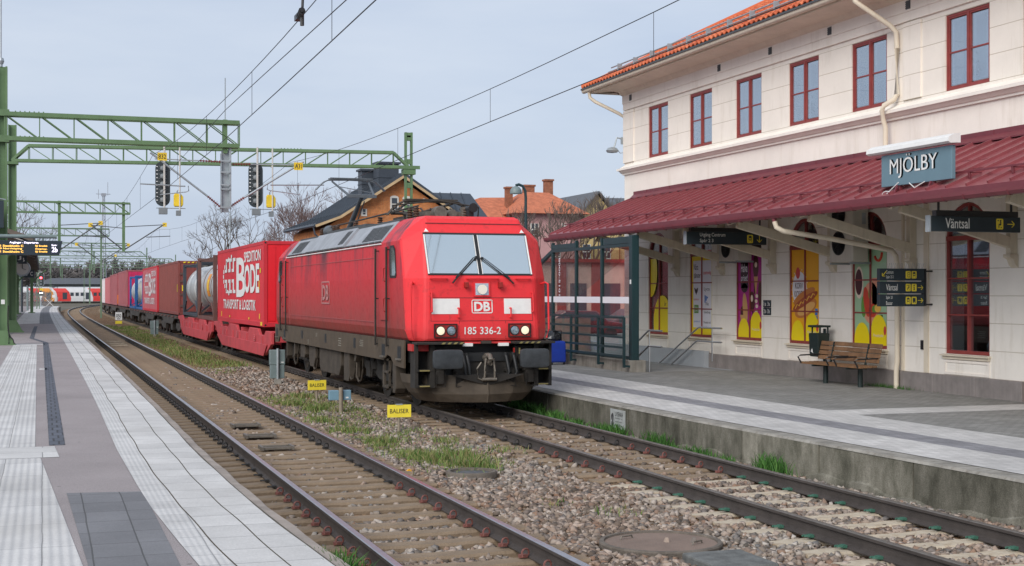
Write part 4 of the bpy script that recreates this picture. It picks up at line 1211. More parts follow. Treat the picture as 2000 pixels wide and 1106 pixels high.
pm("tag_orange", (.75, .28, .02), .5); pm("tag_yellow", (.80, .60, .02), .5)
pm("box_orange", (.8, .22, .02), .5)
def on_track(name, label, cat, yc, group=None):
    return thing(name, label, cat, (cB(yc), yc, 0), -ang(yc), group)
def pocket_wagon(y0, y1, label):
    yc = (y0+y1)/2; L_ = y1-y0; H = L_/2
    t = on_track("pocket_wagon", label, "freight wagon", yc, "red pocket wagons coupled behind the locomotive")
    for sx in (-1, 1):
        poly = [(-H+.2, 1.10), (-H+.2, .70), (-H+1.3, .36), (-H+1.6, .30), (H-3.4, .30), (H-1.5, .72), (H-1.0, .98), (H-.3, 1.0), (H-.3, 1.16), (H-2.2, 1.22), (H-2.8, 1.02), (H-4.8, 1.02), (H-5.2, 1.16), (H-7.2, 1.16), (H-7.5, .96), (-H+5.2, .96), (-H+4.9, 1.14), (-H+3.0, 1.14), (-H+2.6, .95), (-H+1.6, .95), (-H+1.3, 1.10)]
        h = MB(); xa, xb = sorted((sx*1.24, sx*1.34)); h.prism(poly, 'x', xa, xb)
        xa, xb = sorted((sx*1.20, sx*1.40))
        h.prism([(-H+.9, .62), (-H+1.5, .28), (H-3.4, .28), (H-1.9, .62), (H-1.9, .68), (-H+.9, .68)], 'x', *sorted((sx*1.36, sx*1.385)))
        s_ = h.build("side_sill", M["wagon_red"], t, bevel=.015)
        for k in range(7):
            yy = -H+1.9+k*(L_-4.6)/6
            h = MB(); h.box(*sorted((sx*1.33, sx*1.375)), yy-.12, yy+.12, .66, .93); h.build("stake_bracket", M["wagon_red"], s_, bevel=.01)
        h = MB()
        for yy in (-H+3.3, 0, H-3.8):
            for k in range(4): h.box(*sorted((sx*1.385, sx*1.392)), yy, yy+.3-.05*k, .72+k*.06, .745+k*.06)
        h.build("data_lettering", M["box_pink"], s_)
    h = MB(); h.box(-1.2, 1.2, -H+.3, -H+1.2, .75, 1.08); h.box(-1.2, 1.2, H-1.2, H-.3, .75, 1.0); h.box(-1.2, 1.2, -H+1.2, H-1.2, .42, .55)
    for yy in (-H+1.6, -H+5, 0, H-5, H-2.4): h.box(-1.22, 1.22, yy-.15, yy+.15, .55, 1.08)
    h.build("cross_frame", M["wagon_red"], t, bevel=.01)
    for sx in (-1, 1):
        h = MB()
        h.lathe([(.11, 0), (.11, .25), (.2, .26), (.2, .3)], (sx*.875, -H+.25, 1.0), 'y', 14)
        h.lathe([(.21, -.45), (.21, -.42), (.10, -.41), (.11, .05)], (sx*.875, -H+.22, 1.0), 'y', 16)
        h.build("buffer", M["wagon_dark"], t, smooth=40)
    for yc_ in (-H+1.9, H-1.2):
        bo = MB()
        for sx in (-1, 1): bo.prism([(yc_-1.3, .45), (yc_-1.1, .65), (yc_+1.1, .65), (yc_+1.3, .45), (yc_+.5, .3), (yc_-.5, .3)], 'x', *sorted((sx*.95, sx*1.08)))
        bo.box(-.95, .95, yc_-.2, yc_+.2, .3, .65)
        bg = bo.build("bogie", M["wagon_dark"], t)
        for dy in (-.9, .9):
            w_ = MB(); wheelset(w_, yc_+dy, .44); w_.build("wheelset", [M["wagon_dark"], M["wagon_dark"]], bg, smooth=40)
    return t
def flat_wagon(y0, y1, label):
    yc = (y0+y1)/2; L_ = y1-y0; H = L_/2
    t = on_track("flat_wagon", label, "freight wagon", yc, "dark flat wagons in the middle and end of the freight train")
    for sx in (-1, 1):
        h = MB(); h.prism([(-H+.2, 1.12), (-H+.2, .95), (-H+2.8, .93), (-H+4.0, .62), (H-4.0, .62), (H-2.8, .93), (H-.2, .95), (H-.2, 1.12)], 'x', *sorted((sx*1.16, sx*1.24))); s_ = h.build("side_sill", M["wagon_dark"], t, bevel=.01)
        for yy in (-H+4.4, H-4.4):
            h = MB(); h.add([(sx*1.22, yy-.75, .95), (sx*1.22, yy+.75, .95), (sx*1.22, yy+.45, .30), (sx*1.22, yy-.45, .30), (sx*1.05, yy-.75, .95), (sx*1.05, yy+.75, .95), (sx*1.05, yy+.45, .30), (sx*1.05, yy-.45, .30)], [(0, 1, 2, 3), (7, 6, 5, 4), (0, 4, 5, 1), (1, 5, 6, 2), (2, 6, 7, 3), (3, 7, 4, 0)]); h.build("brake_box", M["wagon_dark"], t)
        for k in range(6):
            yy = -H+.9+k*(L_-1.8)/5
            h = MB(); h.path([(sx*1.24, yy-.25, 1.08), (sx*1.34, yy-.12, 1.02), (sx*1.34, yy+.12, 1.02), (sx*1.24, yy+.25, 1.08)], .03, 5); h.build("lashing_ring", M["frame_brown"], s_)
    h = MB(); h.box(-1.15, 1.15, -H+.2, -H+.5, .9, 1.1); h.box(-1.15, 1.15, H-.5, H-.2, .9, 1.1); h.box(-.3, .3, -H+.5, H-.5, .7, 1.08)
    for k in range(5): yy = -H+1.5+k*(L_-3)/4; h.box(-1.15, 1.15, yy-.12, yy+.12, .75, 1.1)
    h.build("cross_frame", M["wagon_dark"], t)
    for yc_ in (-H+1.9, H-1.9):
        bo = MB()
        for sx in (-1, 1): bo.prism([(yc_-1.35, .45), (yc_-1.1, .7), (yc_+1.1, .7), (yc_+1.35, .45), (yc_+.5, .3), (yc_-.5, .3)], 'x', *sorted((sx*.95, sx*1.1)))
        bo.box(-.95, .95, yc_-.2, yc_+.2, .3, .8)
        bg = bo.build("bogie", M["wagon_dark"], t)
        for dy in (-.9, .9):
            w_ = MB(); wheelset(w_, yc_+dy, .46); w_.build("wheelset", [M["wagon_dark"], M["frame_brown"]], bg, smooth=40)
    return t
def ribbed(mb, sx, hw, H, z0, z1, pitch, dep):
    """trapezoid-ribbed side wall"""
    n = max(4, int(round(2*H/pitch))); p = 2*H/n; ring = []
    for k in range(n):
        y = -H+k*p
        ring += [(hw, y), (hw, y+p*.42), (hw-dep, y+p*.5), (hw-dep, y+p*.92)]
    ring.append((hw, H))
    vs = [(sx*x, y, z0) for x, y in ring]+[(sx*x, y, z1) for x, y in ring]; m_ = len(ring)
    mb.add(vs, [(k, k+1, m_+k+1, m_+k) for k in range(m_-1)])
def container(y0, y1, z0, z1, label, mat, endmat, pitch=.26, dep=.03, name="freight_container", group=None, hw=1.25, letters=None, endfn=None, post=None):
    yc = (y0+y1)/2; H = (y1-y0)/2
    t = on_track(name, label, "container", yc, group)
    h = MB()
    for sx in (-1, 1): ribbed(h, sx, hw-.012, H-.12, z0+.14, z1-.10, pitch, dep)
    side = h.build("side_wall", mat, t)
    h = MB(); h.box(-hw+.06, hw-.06, -H+.03, -H+.10, z0+.12, z1-.08)
    for k in range(5): h.box(-hw+.15+k*.46, -hw+.40+k*.46, -H+.012, -H+.03, z0+.2, z1-.16)
    h.build("end_wall", endmat, t); h = MB(); h.box(-hw+.06, hw-.06, H-.10, H-.03, z0+.12, z1-.08); h.build("end_wall", endmat, t)
    h = MB(); h.box(-hw+.03, hw-.03, -H+.04, H-.04, z1-.075, z1-.03)
    n = int(2*H/.6)
    for k in range(n): yy = -H+.3+k*.6; h.box(-hw+.1, hw-.1, yy, yy+.22, z1-.03, z1-.015)
    h.build("roof", mat, t)
    h = MB(); e = .13
    for sx in (-1, 1):
        for sy in (-1, 1):
            xa, xb = sorted((sx*hw, sx*(hw-e))); ya, yb = sorted((sy*H, sy*(H-e))); h.box(xa, xb, ya, yb, z0, z1)
        xa, xb = sorted((sx*(hw-.004), sx*(hw-.09))); h.box(xa, xb, -H+e, H-e, z0, z0+.16); h.box(xa, xb, -H+e, H-e, z1-.12, z1-.002)
    for sy in (-1, 1):
        ya, yb = sorted((sy*(H-.004), sy*(H-.09))); h.box(-hw+e, hw-e, ya, yb, z0+.002, z0+.15); h.box(-hw+e, hw-e, ya, yb, z1-.12, z1-.003)
    h.build("corner_frame", post or mat, t, bevel=.01)
    h = MB()
    for sx in (-1, 1):
        for z in (z0+.06, z1-.06):
            h.lathe([(.035, -.002), (.035, .0)], (sx*(hw-.065), -H-.001, z), 'y', 10)
    h.build("casting_holes", M["loco_black"], t)
    if letters:
        h = MB()
        for s, yl, w_, zb, hh, bold in letters: h.text(s, FX(-hw-.006, -yl, zb), w_, hh, bold)
        h.build("lettering", M["white_paint"] if post is None else M["box_white"], t)
    if endfn: endfn(t, H, hw)
    return t
def globe(mb, x, yl, z, w, h):
    """row of bracket shapes inside a half circle, drawn with flat bars (yl = left edge seen from the side, runs towards -y)"""
    def bx(u0, u1, v0, v1): mb.box(x-.006, x-.001, -(yl+u1*w), -(yl+u0*w), z+v0*h, z+v1*h)
    for k in range(10):
        t0 = math.pi*(.60+.08*k); u = .95+.95*math.cos(t0); v = .5+.5*math.sin(t0)
        bx(u-.02, u+.05, v-.05, v+.05)
    for u in (.22, .5, .78):
        s = .16
        for vb, sg in ((.60, 1), (.08, -1)):
            bx(u, u+.09, vb, vb+.34); bx(u+.09, u+.2, vb+(.26 if sg > 0 else 0), vb+(.34 if sg > 0 else .08))
            bx(u-.08, u, vb+(0 if sg > 0 else .26), vb+(.08 if sg > 0 else .34))

def bode_end(t, H, hw):
    h = MB()
    for k in range(4):
        a = -.25+k*.16; h.add([(a, -H-.003, 3.93), (a+.08, -H-.003, 3.93), (a+.13, -H-.003, 4.0), (a+.05, -H-.003, 4.0)], [(0, 1, 2, 3)])
    h.build("hazard_stripes", M["tag_yellow"], t)
pocket_wagon(43.5, 58.9, "red pocket wagon behind the locomotive, carrying the container lettered BODE")
pocket_wagon(59.1, 74.2, "red pocket wagon second behind the locomotive, carrying two silver tanks")
H1 = (58.0-45.8)/2
bode = container(45.8, 58.0, 1.20, 4.05, "bright red container lettered BODE in big white letters, behind the locomotive", M["box_red"], M["box_red_bright"], pitch=.13, dep=.014,
    letters=[("B", H1-6.5, 2.35, 1.88+.30, 1.45, .02), ("ODE", H1-6.5+2.1, 3.5, 2.32-.0, 1.02, .03), ("SPEDITION", H1-4.5, 3.9, 3.42, .38, .02), ("TRANSPORT & LOGISTIK", H1-10.3, 8.6, 1.72, .37, .02)], endfn=bode_end, group="containers lettered BODE")
h = MB(); globe(h, -1.252, H1-10.3, 2.2, 3.6, 1.55); h.build("emblem", M["white_paint"], bode)
h = MB()
for y, z, w_, hh in ((-H1+.3, 1.24, .35, .12), (-H1+.8, 1.45, .12, .18), (H1-1.4, 1.4, .14, .2), (-H1+3.2, 1.4, .2, .07), (2.2, 1.4, .2, .07), (-H1+.9, 2.45, .1, .3), (-H1+.6, 3.0, .18, .16)): h.box(-1.257, -1.249, y, y+w_, z, z+hh)
h.build("yellow_markers", M["tag_yellow"], bode)
def tank_box(y0, y1, z0, z1, label, frame, tank, name="tank_container", group="tank containers on the freight train", r=1.12, tagm=None):
    yc = (y0+y1)/2; H = (y1-y0)/2
    t = on_track(name, label, "tank container", yc, group)
    h = MB(); hw = 1.22; e = .16
    for sx in (-1, 1):
        for sy in (-1, 1):
            xa, xb = sorted((sx*hw, sx*(hw-e))); ya, yb = sorted((sy*H, sy*(H-e))); h.box(xa, xb, ya, yb, z0, z1)
        h.box(*sorted((sx*(hw-.005), sx*(hw-.12))), -H+e, H-e, z0+.003, z0+.15)
        h.bar((sx*(hw-.06), -H+e, z0+.1), (sx*(hw-.06), -H+1.2, z0+.75), .06, .06); h.bar((sx*(hw-.06), H-e, z0+.1), (sx*(hw-.06), H-1.2, z0+.75), .06, .06)
        h.bar((sx*(hw-.08), -H+e, z1-.1), (sx*(hw-.3), 0, z1-.06), .06, .06); h.bar((sx*(hw-.08), H-e, z1-.1), (sx*(hw-.3), 0, z1-.06), .06, .06)
    for sy in (-1, 1):
        ya, yb = sorted((sy*(H-.005), sy*(H-.14))); h.box(-hw+e, hw-e, ya, yb, z0+.004, z0+.16); h.box(-hw+e, hw-e, ya, yb, z1-.16, z1-.004)
        h.bar((-hw+e, sy*(H-.07), z0+.2), (-.2, sy*(H-.07), z0+.9), .08, .08); h.bar((hw-e, sy*(H-.07), z0+.2), (.2, sy*(H-.07), z0+.9), .08, .08)
    h.build("frame", frame, t, bevel=.01)
    c = (z0+z1)/2+.06; h = MB(); R_ = min(r, (z1-z0)/2-.1)
    prof = [(.02, -H+.18), (R_*.55, -H+.24), (R_*.85, -H+.36), (R_*.97, -H+.5), (R_, -H+.7), (R_, H-.7), (R_*.97, H-.5), (R_*.85, H-.36), (R_*.55, H-.24), (.02, H-.18)]
    h.lathe(prof, (0, 0, c), 'y', 40); tk = h.build("tank", tank, t, smooth=50)
    h = MB()
    for yy in (-H*.45, H*.45): h.lathe([(R_+.002, -.05), (R_+.02, -.045), (R_+.02, .045), (R_+.002, .05)], (0, yy, c), 'y', 40, cap=False)
    h.build("band", M["frame_brown"] if frame is M["frame_brown"] else tank, tk, smooth=60)
    h = MB(); h.box(-.3, .3, -H+.3, H-.3, c+R_+.0, c+R_+.05); h.box(-.35, .35, -.3, .3, c+R_, c+R_+.14); h.build("walkway", M["hook_steel"], t)
    if tagm:
        h = MB(); n = 8
        pts = []
        for k in range(n+1):
            a = R(150+k*52/n); pts.append((R_*math.cos(a)*1.01, c+R_*math.sin(a)*1.01*1.0))
        y0_ = -H+2.3
        vs = [(x, y0_, z) for x, z in pts]+[(x, y0_+1.0, z) for x, z in pts]
        h.m = 0; h.add(vs, [(k, k+1, n+k+2, n+k+1) for k in range(n)])
        h.m = 1; pts2 = [(x*1.003, z) for x, z in pts[2:7]]; vs = [(x*1.002, y0_+.3, z) for x, z in pts2]+[(x*1.002, y0_+.7, z) for x, z in pts2]; h.add(vs, [(k, k+1, 5+k+1, 5+k) for k in range(4)])
        h.build("hazard_placard", [tagm, M["tag_yellow"]], tk)
    return t
tank_box(59.7, 65.8, 1.15, 3.95, "silver tank container in a rust brown frame with an orange placard", M["frame_brown"], M["tank_steel"], tagm=M["tag_orange"])
tank_box(66.1, 72.6, 1.22, 3.80, "silver tank container in an open dark navy frame, beside the brown box", M["frame_navy"], M["tank_steel"])
flat_wagon(74.5, 87.6, "dark flat wagon carrying the plain brown container")
def brown_end(t, H, hw):
    h = MB()
    for k in range(4):
        a = -1.0+k*.22; h.add([(a, -H-.003, 3.93), (a+.11, -H-.003, 3.93), (a+.17, -H-.003, 4.0), (a+.06, -H-.003, 4.0)], [(0, 1, 2, 3)])
    h.box(-1.05, -.85, -H-.012, -H-.002, 2.45, 2.75); h.build("yellow_markers", M["tag_yellow"], t)
    h = MB()
    for z in (1.6, 2.2, 2.9, 3.3): h.box(-1.15, -.95, -H-.03, -H+.02, z, z+.12)
    h.build("hinges", M["frame_brown"], t)
    h = MB(); h.box(-1.257, -1.249, -H+.35, -H+.5, 2.4, 2.8); h.build("side_marker", M["tag_yellow"], t)
container(74.9, 87.1, 1.18, 4.05, "plain rust brown shipping container with fine ribs, between a tank and a red container", M["box_brown"], M["box_brown"], pitch=.28, dep=.036, endfn=brown_end)
flat_wagon(88.0, 101.6, "dark flat wagon carrying the faded BODE container")
def lkw_end(t, H, hw):
    h = MB(); F = ((-hw+.14, -H-.004, 3.85), (0, 0, -1), (1, 0, 0)); h.text("LKW", F, .9, .3, .02); h.build("end_lettering", M["white_paint"], t)
H2 = 6.4
faded = container(88.6, 101.4, 1.15, 4.06, "faded red container lettered BODE with bright red end, in front of the blue tanks", M["curtain_red"] if "curtain_red" in M else pm("curtain_red", (.44, .10, .12), .6, var=.12, streak=.3, dirt=(.32, .09, .10)), M["box_red_bright"], pitch=.13, dep=.014, post=M["box_red"],
    letters=[("B", H2-6.9, 2.2, 2.15, 1.5, .02), ("ODE", H2-6.9+2.0, 3.6, 2.3, 1.0, .03), ("SPEDITION", H2-4.6, 3.7, 3.42, .36, .02), ("TRANSPORT & LOGISTIK", H2-10.8, 8.8, 1.62, .42, .03)], endfn=lkw_end, group="containers lettered BODE")
h = MB(); globe(h, -1.252, H2-10.8, 2.2, 3.6, 1.5); h.build("emblem", M["box_white"], faded)
flat_wagon(101.8, 119.2, "dark flat wagon carrying the blue framed tanks")
tank_box(102.4, 109.3, 1.15, 3.7, "tank container in a bright blue frame, nearer of the two blue ones", M["frame_blue"], M["tank_cream"], group="blue framed tanks")
tank_box(110.4, 117.3, 1.15, 3.7, "tank container in a bright blue frame, farther one beside the grey curtain container", M["frame_blue"], M["tank_steel"], group="blue framed tanks")
flat_wagon(120.0, 136.2, "dark flat wagon carrying the grey curtain container")
container(121, 135, 1.2, 4.3, "greyish curtain sided container with a crimson end behind the blue tanks", M["curtain_grey"], pm("box_crimson", (.55, .02, .10), .5), pitch=.9, dep=.03)
flat_wagon(136.6, 153.4, "dark flat wagon carrying the container with the orange stripe")
def orange_end(t, H, hw):
    h = MB(); h.box(-1.2, -.35, -H-.012, -H-.002, 1.35, 2.2); h.build("orange_panel", M["box_orange"], t)
container(137.4, 153, 1.2, 4.25, "dusky red container with a vivid red end and an orange corner stripe", M["curtain_grey"], M["box_red_bright"], pitch=.9, dep=.03, endfn=orange_end)
flat_wagon(153.6, 168.6, "dark flat wagon carrying the pale pink container, second from the end")
container(154, 168.2, 1.2, 4.1, "pinkish red container, second from the end of the train", M["box_pink"], M["box_red"], pitch=.5, dep=.03)
flat_wagon(168.8, 185, "last dark flat wagon of the freight train, far away on the curve")
container(169.2, 184.6, 1.2, 4.1, "pale whitish container at the far end of the train", M["box_white"], M["box_pink"], pitch=.5, dep=.03)
# ------------------------------------------------------------------ the station building
def wb(mb, name, mat, parent, **k):
    """shapes given in world coordinates, parented without moving"""
    o = mb.build(name, mat, None, **k)
    o.parent = parent
    if parent.type == 'EMPTY' and parent.parent is None:
        o.matrix_parent_inverse = (Matrix.Translation(parent.location) @ parent.rotation_euler.to_matrix().to_4x4()).inverted()
    return o
def plaster(name, col, rows, z0, stain=.36):
    m, nt, b = nmat(name); L = nt.links.new
    tc = N(nt, "ShaderNodeTexCoord"); sp = N(nt, "ShaderNodeSeparateXYZ"); L(tc.outputs["Object"], sp.inputs[0])
    c = Vector(col)
    no = N(nt, "ShaderNodeTexNoise", Scale=.8, Detail=7.0, Roughness=.65); L(tc.outputs["Object"], no.inputs["Vector"])
    mp = N(nt, "ShaderNodeMapping"); mp.inputs["Scale"].default_value = (2, 2.5, .4); L(tc.outputs["Object"], mp.inputs["Vector"])
    n2 = N(nt, "ShaderNodeTexNoise", Scale=1.5, Detail=6.0, Roughness=.65); L(mp.outputs[0], n2.inputs["Vector"])
    mr = N(nt, "ShaderNodeMapRange"); mr.inputs[1].default_value = .3; mr.inputs[2].default_value = .7; L(no.outputs["Fac"], mr.inputs[0])
    mx = N(nt, "ShaderNodeMixRGB"); mx.inputs[1].default_value = (*(c*.93), 1); mx.inputs[2].default_value = (*(c*1.05), 1); L(mr.outputs[0], mx.inputs[0])
    r2 = N(nt, "ShaderNodeMapRange"); r2.inputs[1].default_value = .54; r2.inputs[2].default_value = .75; r2.inputs[4].default_value = stain; L(n2.outputs["Fac"], r2.inputs[0])
    x2 = N(nt, "ShaderNodeMixRGB"); L(r2.outputs[0], x2.inputs[0]); L(mx.outputs[0], x2.inputs[1]); x2.inputs[2].default_value = (c[0]*.66, c[1]*.62, c[2]*.54, 1)
    out = x2.outputs[0]
    bp = N(nt, "ShaderNodeBump", Strength=.35, Distance=.01)
    fn = N(nt, "ShaderNodeTexNoise", Scale=55.0, Detail=3.0); L(tc.outputs["Object"], fn.inputs["Vector"])
    hsrc = fn.outputs["Fac"]
    if rows:
        # ashlar courses: shallow V joints cut round the wall
        a = N(nt, "ShaderNodeMath", operation='SUBTRACT'); a.inputs[1].default_value = z0; L(sp.outputs["Z"], a.inputs[0])
        d = N(nt, "ShaderNodeMath", operation='DIVIDE'); d.inputs[1].default_value = rows; L(a.outputs[0], d.inputs[0])
        f = N(nt, "ShaderNodeMath", operation='FRACT'); L(d.outputs[0], f.inputs[0])
        g1 = N(nt, "ShaderNodeMath", operation='PINGPONG'); g1.inputs[1].default_value = .5; L(f.outputs[0], g1.inputs[0])
        g2 = N(nt, "ShaderNodeMapRange"); g2.inputs[1].default_value = .0; g2.inputs[2].default_value = .012/rows; L(g1.outputs[0], g2.inputs[0])
        md = N(nt, "ShaderNodeMixRGB"); md.inputs[1].default_value = (c[0]*.56, c[1]*.52, c[2]*.46, 1); L(g2.outputs[0], md.inputs[0]); L(out, md.inputs[2]); out = md.outputs[0]
        h2 = N(nt, "ShaderNodeMath", operation='MULTIPLY_ADD'); L(fn.outputs["Fac"], h2.inputs[0]); h2.inputs[1].default_value = .25; L(g2.outputs[0], h2.inputs[2]); hsrc = h2.outputs[0]
    L(hsrc, bp.inputs["Height"]); L(bp.outputs[0], b.inputs["Normal"])
    L(out, b.inputs["Base Color"]); b.inputs["Roughness"].default_value = .9; setspec(b, .2)
    return m
plaster("wall_upper", (.85, .79, .71), .512, 6.37)
plaster("wall_plain", (.86, .80, .725), 0, 0)
plaster("wall_ground", (.87, .825, .755), .53, .67, .45)
pm("granite", (.24, .215, .205), .85, var=.2, scale=2.5, bump=.35, bscale=60, streak=.35, dirt=(.13, .12, .11))
pm("trim_cream", (.72, .64, .51), .6, var=.07, streak=.18, dirt=(.42, .34, .24))
pm("trim_white", (.85, .795, .72), .7, var=.06)
pm("frame_red", (.27, .048, .042), .5, var=.15, scale=6)
pm("canopy_red", (.25, .066, .076), .36, var=.12, scale=1.2, streak=.25, dirt=(.14, .035, .045))
pm("canopy_red_dark", (.16, .030, .040), .45, var=.12)
pm("soffit_boards", (.40, .35, .28), .8, var=.15, scale=2)
pm("beam_cream", (.62, .55, .43), .7, var=.10, streak=.25, dirt=(.28, .22, .15))
pm("shelter_green", (.013, .040, .046), .45, var=.12)
pm("sign_navy", (.022, .036, .046), .4, var=.08)
pm("sign_text", (.75, .76, .74), .6); pm("sign_yellow", (.82, .66, .05), .5)
pm("blue_plate", (.135, .225, .275), .45, var=.05, scale=3)
pm("steel_bright", (.55, .56, .57), .3, metal=.9, var=.05)
pm("galv", (.36, .40, .42), .5, metal=.4, var=.14, scale=4)
pm("dark_room", (.045, .05, .055), .9); pm("backing_blue", (.52, .60, .64), .8, var=.06, scale=.5)
pm("room_red", (.16, .03, .04), .7, var=.5, scale=.8)
pm("curtain_white", (.62, .64, .65), .8); pm("plant_green", (.05, .12, .03), .7)
pm("ac_cream", (.52, .49, .42), .55, var=.08, streak=.15); pm("black_plastic", (.018, .018, .02), .4)
glass("pane_sky", (.80, .86, .90), .30); glass("pane_film", (.9, .92, .93), .05); glass("pane_shelter", (.86, .88, .87), .05, fres=.05, cap=.13)
def pantile(name):
    m = island(name, [(.42, .085, .035), (.56, .13, .05), (.64, .19, .085), (.48, .10, .045)], rough=.75)
    return m
pantile("tile_orange")

YB0, YB1 = 4.0, 39.8
WIN = [37.31, 34.52, 31.78, 29.05, 26.29, 22.88]
HWN = .69
st = thing("station_building", "cream plastered two storey railway station with red framed windows and orange tile roof", "station building", (WX, 30, PB))
# ground floor wall with arched openings, upper wall with square openings
T_ = .45
def wall_run(mb, ys, z0, z1):
    for a, b_ in ys: mb.box(WX, WX+T_, a, b_, z0, z1)
edges = []; last = YB0
ops = sorted([(c-HWN, c+HWN) for c in WIN])
DOOR = (19.75, 21.18)
gops = sorted(ops+[DOOR])
piers = []; last = YB0
for a, b_ in gops: piers.append((last, a)); last = b_
piers.append((last, YB1))
h = MB(); wall_run(h, piers, .60, 5.35)
for c in WIN:
    a, b_ = c-HWN, c+HWN
    h.box(WX, WX+T_, a, b_, .60, 1.10)
    arc = [(a, 3.42)]
    for k in range(13):
        t = math.pi-math.pi*k/12; arc.append((c+HWN*math.cos(t), 3.42+HWN*math.sin(t)))
    poly = arc[1:]+[(b_, 5.35), (a, 5.35)]
    h.prism(poly, 'x', WX, WX+T_)
h.box(WX, WX+T_, DOOR[0], DOOR[1], 3.6, 5.35)
wb(h, "ground_floor_wall", M["wall_ground"], st)
uops = sorted([(c-HWN, c+HWN) for c in WIN+[20.55, 17.8]])
piers = []; last = YB0
for a, b_ in uops: piers.append((last, a)); last = b_
piers.append((last, YB1))
h = MB(); wall_run(h, piers, 6.37, 7.90); h.box(WX, WX+T_, YB0, YB1, 6.20, 6.37)
h.box(WX+.012, WX+T_, YB0, YB1, 7.90, 8.02)
wb(h, "upper_wall", M["wall_upper"], st)
# recessed wall fields leave raised corner and lesenes
for a, b_ in ((39.05, 39.83), (24.35, 24.95)): h = MB(); h.box(WX-.035, WX-.001, a, b_, 6.37, 7.99); wb(h, "pilaster", M["wall_upper"], st)
h = MB(); h.box(WX-.035, WX+T_, YB0, YB1+.035, 8.02, 8.22); h.box(WX-.055, WX+T_, YB0, YB1+.055, 8.22, 8.47)
h.box(WX+.002, WX+T_, YB0, YB1, 5.35, 6.0); h.box(WX+T_, 27, YB1-T_, YB1, .3, 8.4); h.box(WX+T_, 27, YB0, YB0+.4, .3, 8.4)
wb(h, "frieze_wall", M["wall_plain"], st)
h = MB()   # string course, stepped
for z0_, z1_, o in ((6.0, 6.045, .05), (6.135, 6.20, .19)): h.box(WX-o, WX+.2, YB0, YB1+o, z0_, z1_)
h.prism([(WX-.05, 6.045), (WX-.085, 6.06), (WX-.15, 6.12), (WX-.16, 6.135), (WX+.1, 6.135), (WX+.1, 6.045)], 'y', YB0, YB1+.1); h.prism([(WX-.18, 6.20), (WX-.0, 6.31), (WX+.1, 6.31), (WX+.1, 6.20)], 'y', YB0, YB1)
wb(h, "string_course", M["trim_white"], st)
h = MB(); y = YB0
for a, b_ in [p for p in ((YB0, DOOR[0]), (DOOR[1], 33.9))]:
    yy = a
    while yy < b_-.05:
        y2 = min(b_, yy+1.35); h.box(WX-.07, WX+.2, yy+.004, y2-.004, -.1, .67); yy = y2
    wb(h, "plinth", M["granite"], st, bevel=.012); h = MB()
h.box(STX1+.152, WX+.2, 33.91, YB1, .0, .70)
wb(h, "plinth", M["granite"], st, bevel=.012)
h = MB(); h.box(WX-.035, WX+.1, 24.95, 25.02, .68, 5.3); h.box(WX-.03, WX+.1, 24.10, 24.25, .68, 5.3)
wb(h, "wall_strip", M["trim_cream"], st)
# interior behind the glass
h = MB(); h.box(WX+1.6, WX+1.7, YB0+.5, YB1-.5, .6, 5.2); wb(h, "waiting_room_wall", M["room_red"], st)
h = MB(); h.box(WX+.52, WX+.6, YB0+.5, YB1-.5, 6.1, 8.2); wb(h, "pane_backing", M["backing_blue"], st)  # added pale sheet close behind the upper panes, catching light to brighten them
# vents
for y in (39.2, 33.3, 30.55, 27.8, 24.75):
    h = MB(); h.box(WX-.062, WX-.056, y-.08, y+.08, 8.26, 8.44)
    for k in range(4): h.box(WX-.075, WX-.055, y-.075, y+.075, 8.275+k*.042, 8.295+k*.042)
    wb(h, "wall_vent", M["loco_louvre"], st)
# windows ---------------------------------------------------------------
def leaf(mb, x0, x1, y0, y1, z0, z1, w):
    mb.box(x0, x1, y0, y0+w, z0, z1); mb.box(x0, x1, y1-w, y1, z0, z1); mb.box(x0, x1, y0+w, y1-w, z0, z0+w); mb.box(x0, x1, y0+w, y1-w, z1-w, z1)
def upper_window(c, extra):
    a, b_ = c-HWN+.004, c+HWN-.004; z0, z1 = 6.374, 7.896
    h = MB(); xf = WX+.03
    leaf(h, xf, xf+.09, a, b_, z0, z1, .045)
    h.box(xf-.004, xf+.08, c-.028, c+.028, z0+.045, z1-.045)
    for ya, yb in ((a+.045, c-.028), (c+.028, b_-.045)):
        leaf(h, xf+.012, xf+.06, ya, yb, z0+.045, z1-.045, .035)
        h.box(xf+.016, xf+.055, ya+.035, yb-.035, 7.115, 7.145)
    w_ = wb(h, "window", M["frame_red"], st)
    h = MB(); h.box(xf+.035, xf+.041, a+.1, b_-.1, z0+.1, z1-.1); wb(h, "pane", M["pane_sky"], w_)
    h = MB(); leaf(h, xf+.092, xf+.105, a+.07, c-.05, z0+.07, z1-.07, .055); leaf(h, xf+.092, xf+.105, c+.05, b_-.07, z0+.07, z1-.07, .055); wb(h, "inner_sash", M["curtain_white"], w_)
    h = MB()
    if extra == 'curtain':
        pts = []
        for k in range(25): pts.append((xf+.3+.03*math.sin(k*1.7), a+.02+.5*k/24))
        vs = [(x, y, 6.4) for x, y in pts]+[(x, y, 7.88) for x, y in pts]; n = 25
        h.add(vs, [(k, k+1, n+k+1, n+k) for k in range(n-1)])
        wb(h, "curtain", M["curtain_white"], w_, smooth=80)
    elif extra:
        r_ = random.Random(c)
        for k in range(extra):
            y = a+.15+r_.random()*1.0; hh = .12+.3*r_.random()
            h.box(xf+.25, xf+.38, y, y+.1+.12*r_.random(), 6.38, 6.38+hh)
        wb(h, "sill_clutter", M["curtain_white"], w_)
    return w_
for c, e in zip(WIN+[20.55, 17.8], (2, 1, 1, 3, 2, 'curtain', 'curtain', 1)): upper_window(c, e)
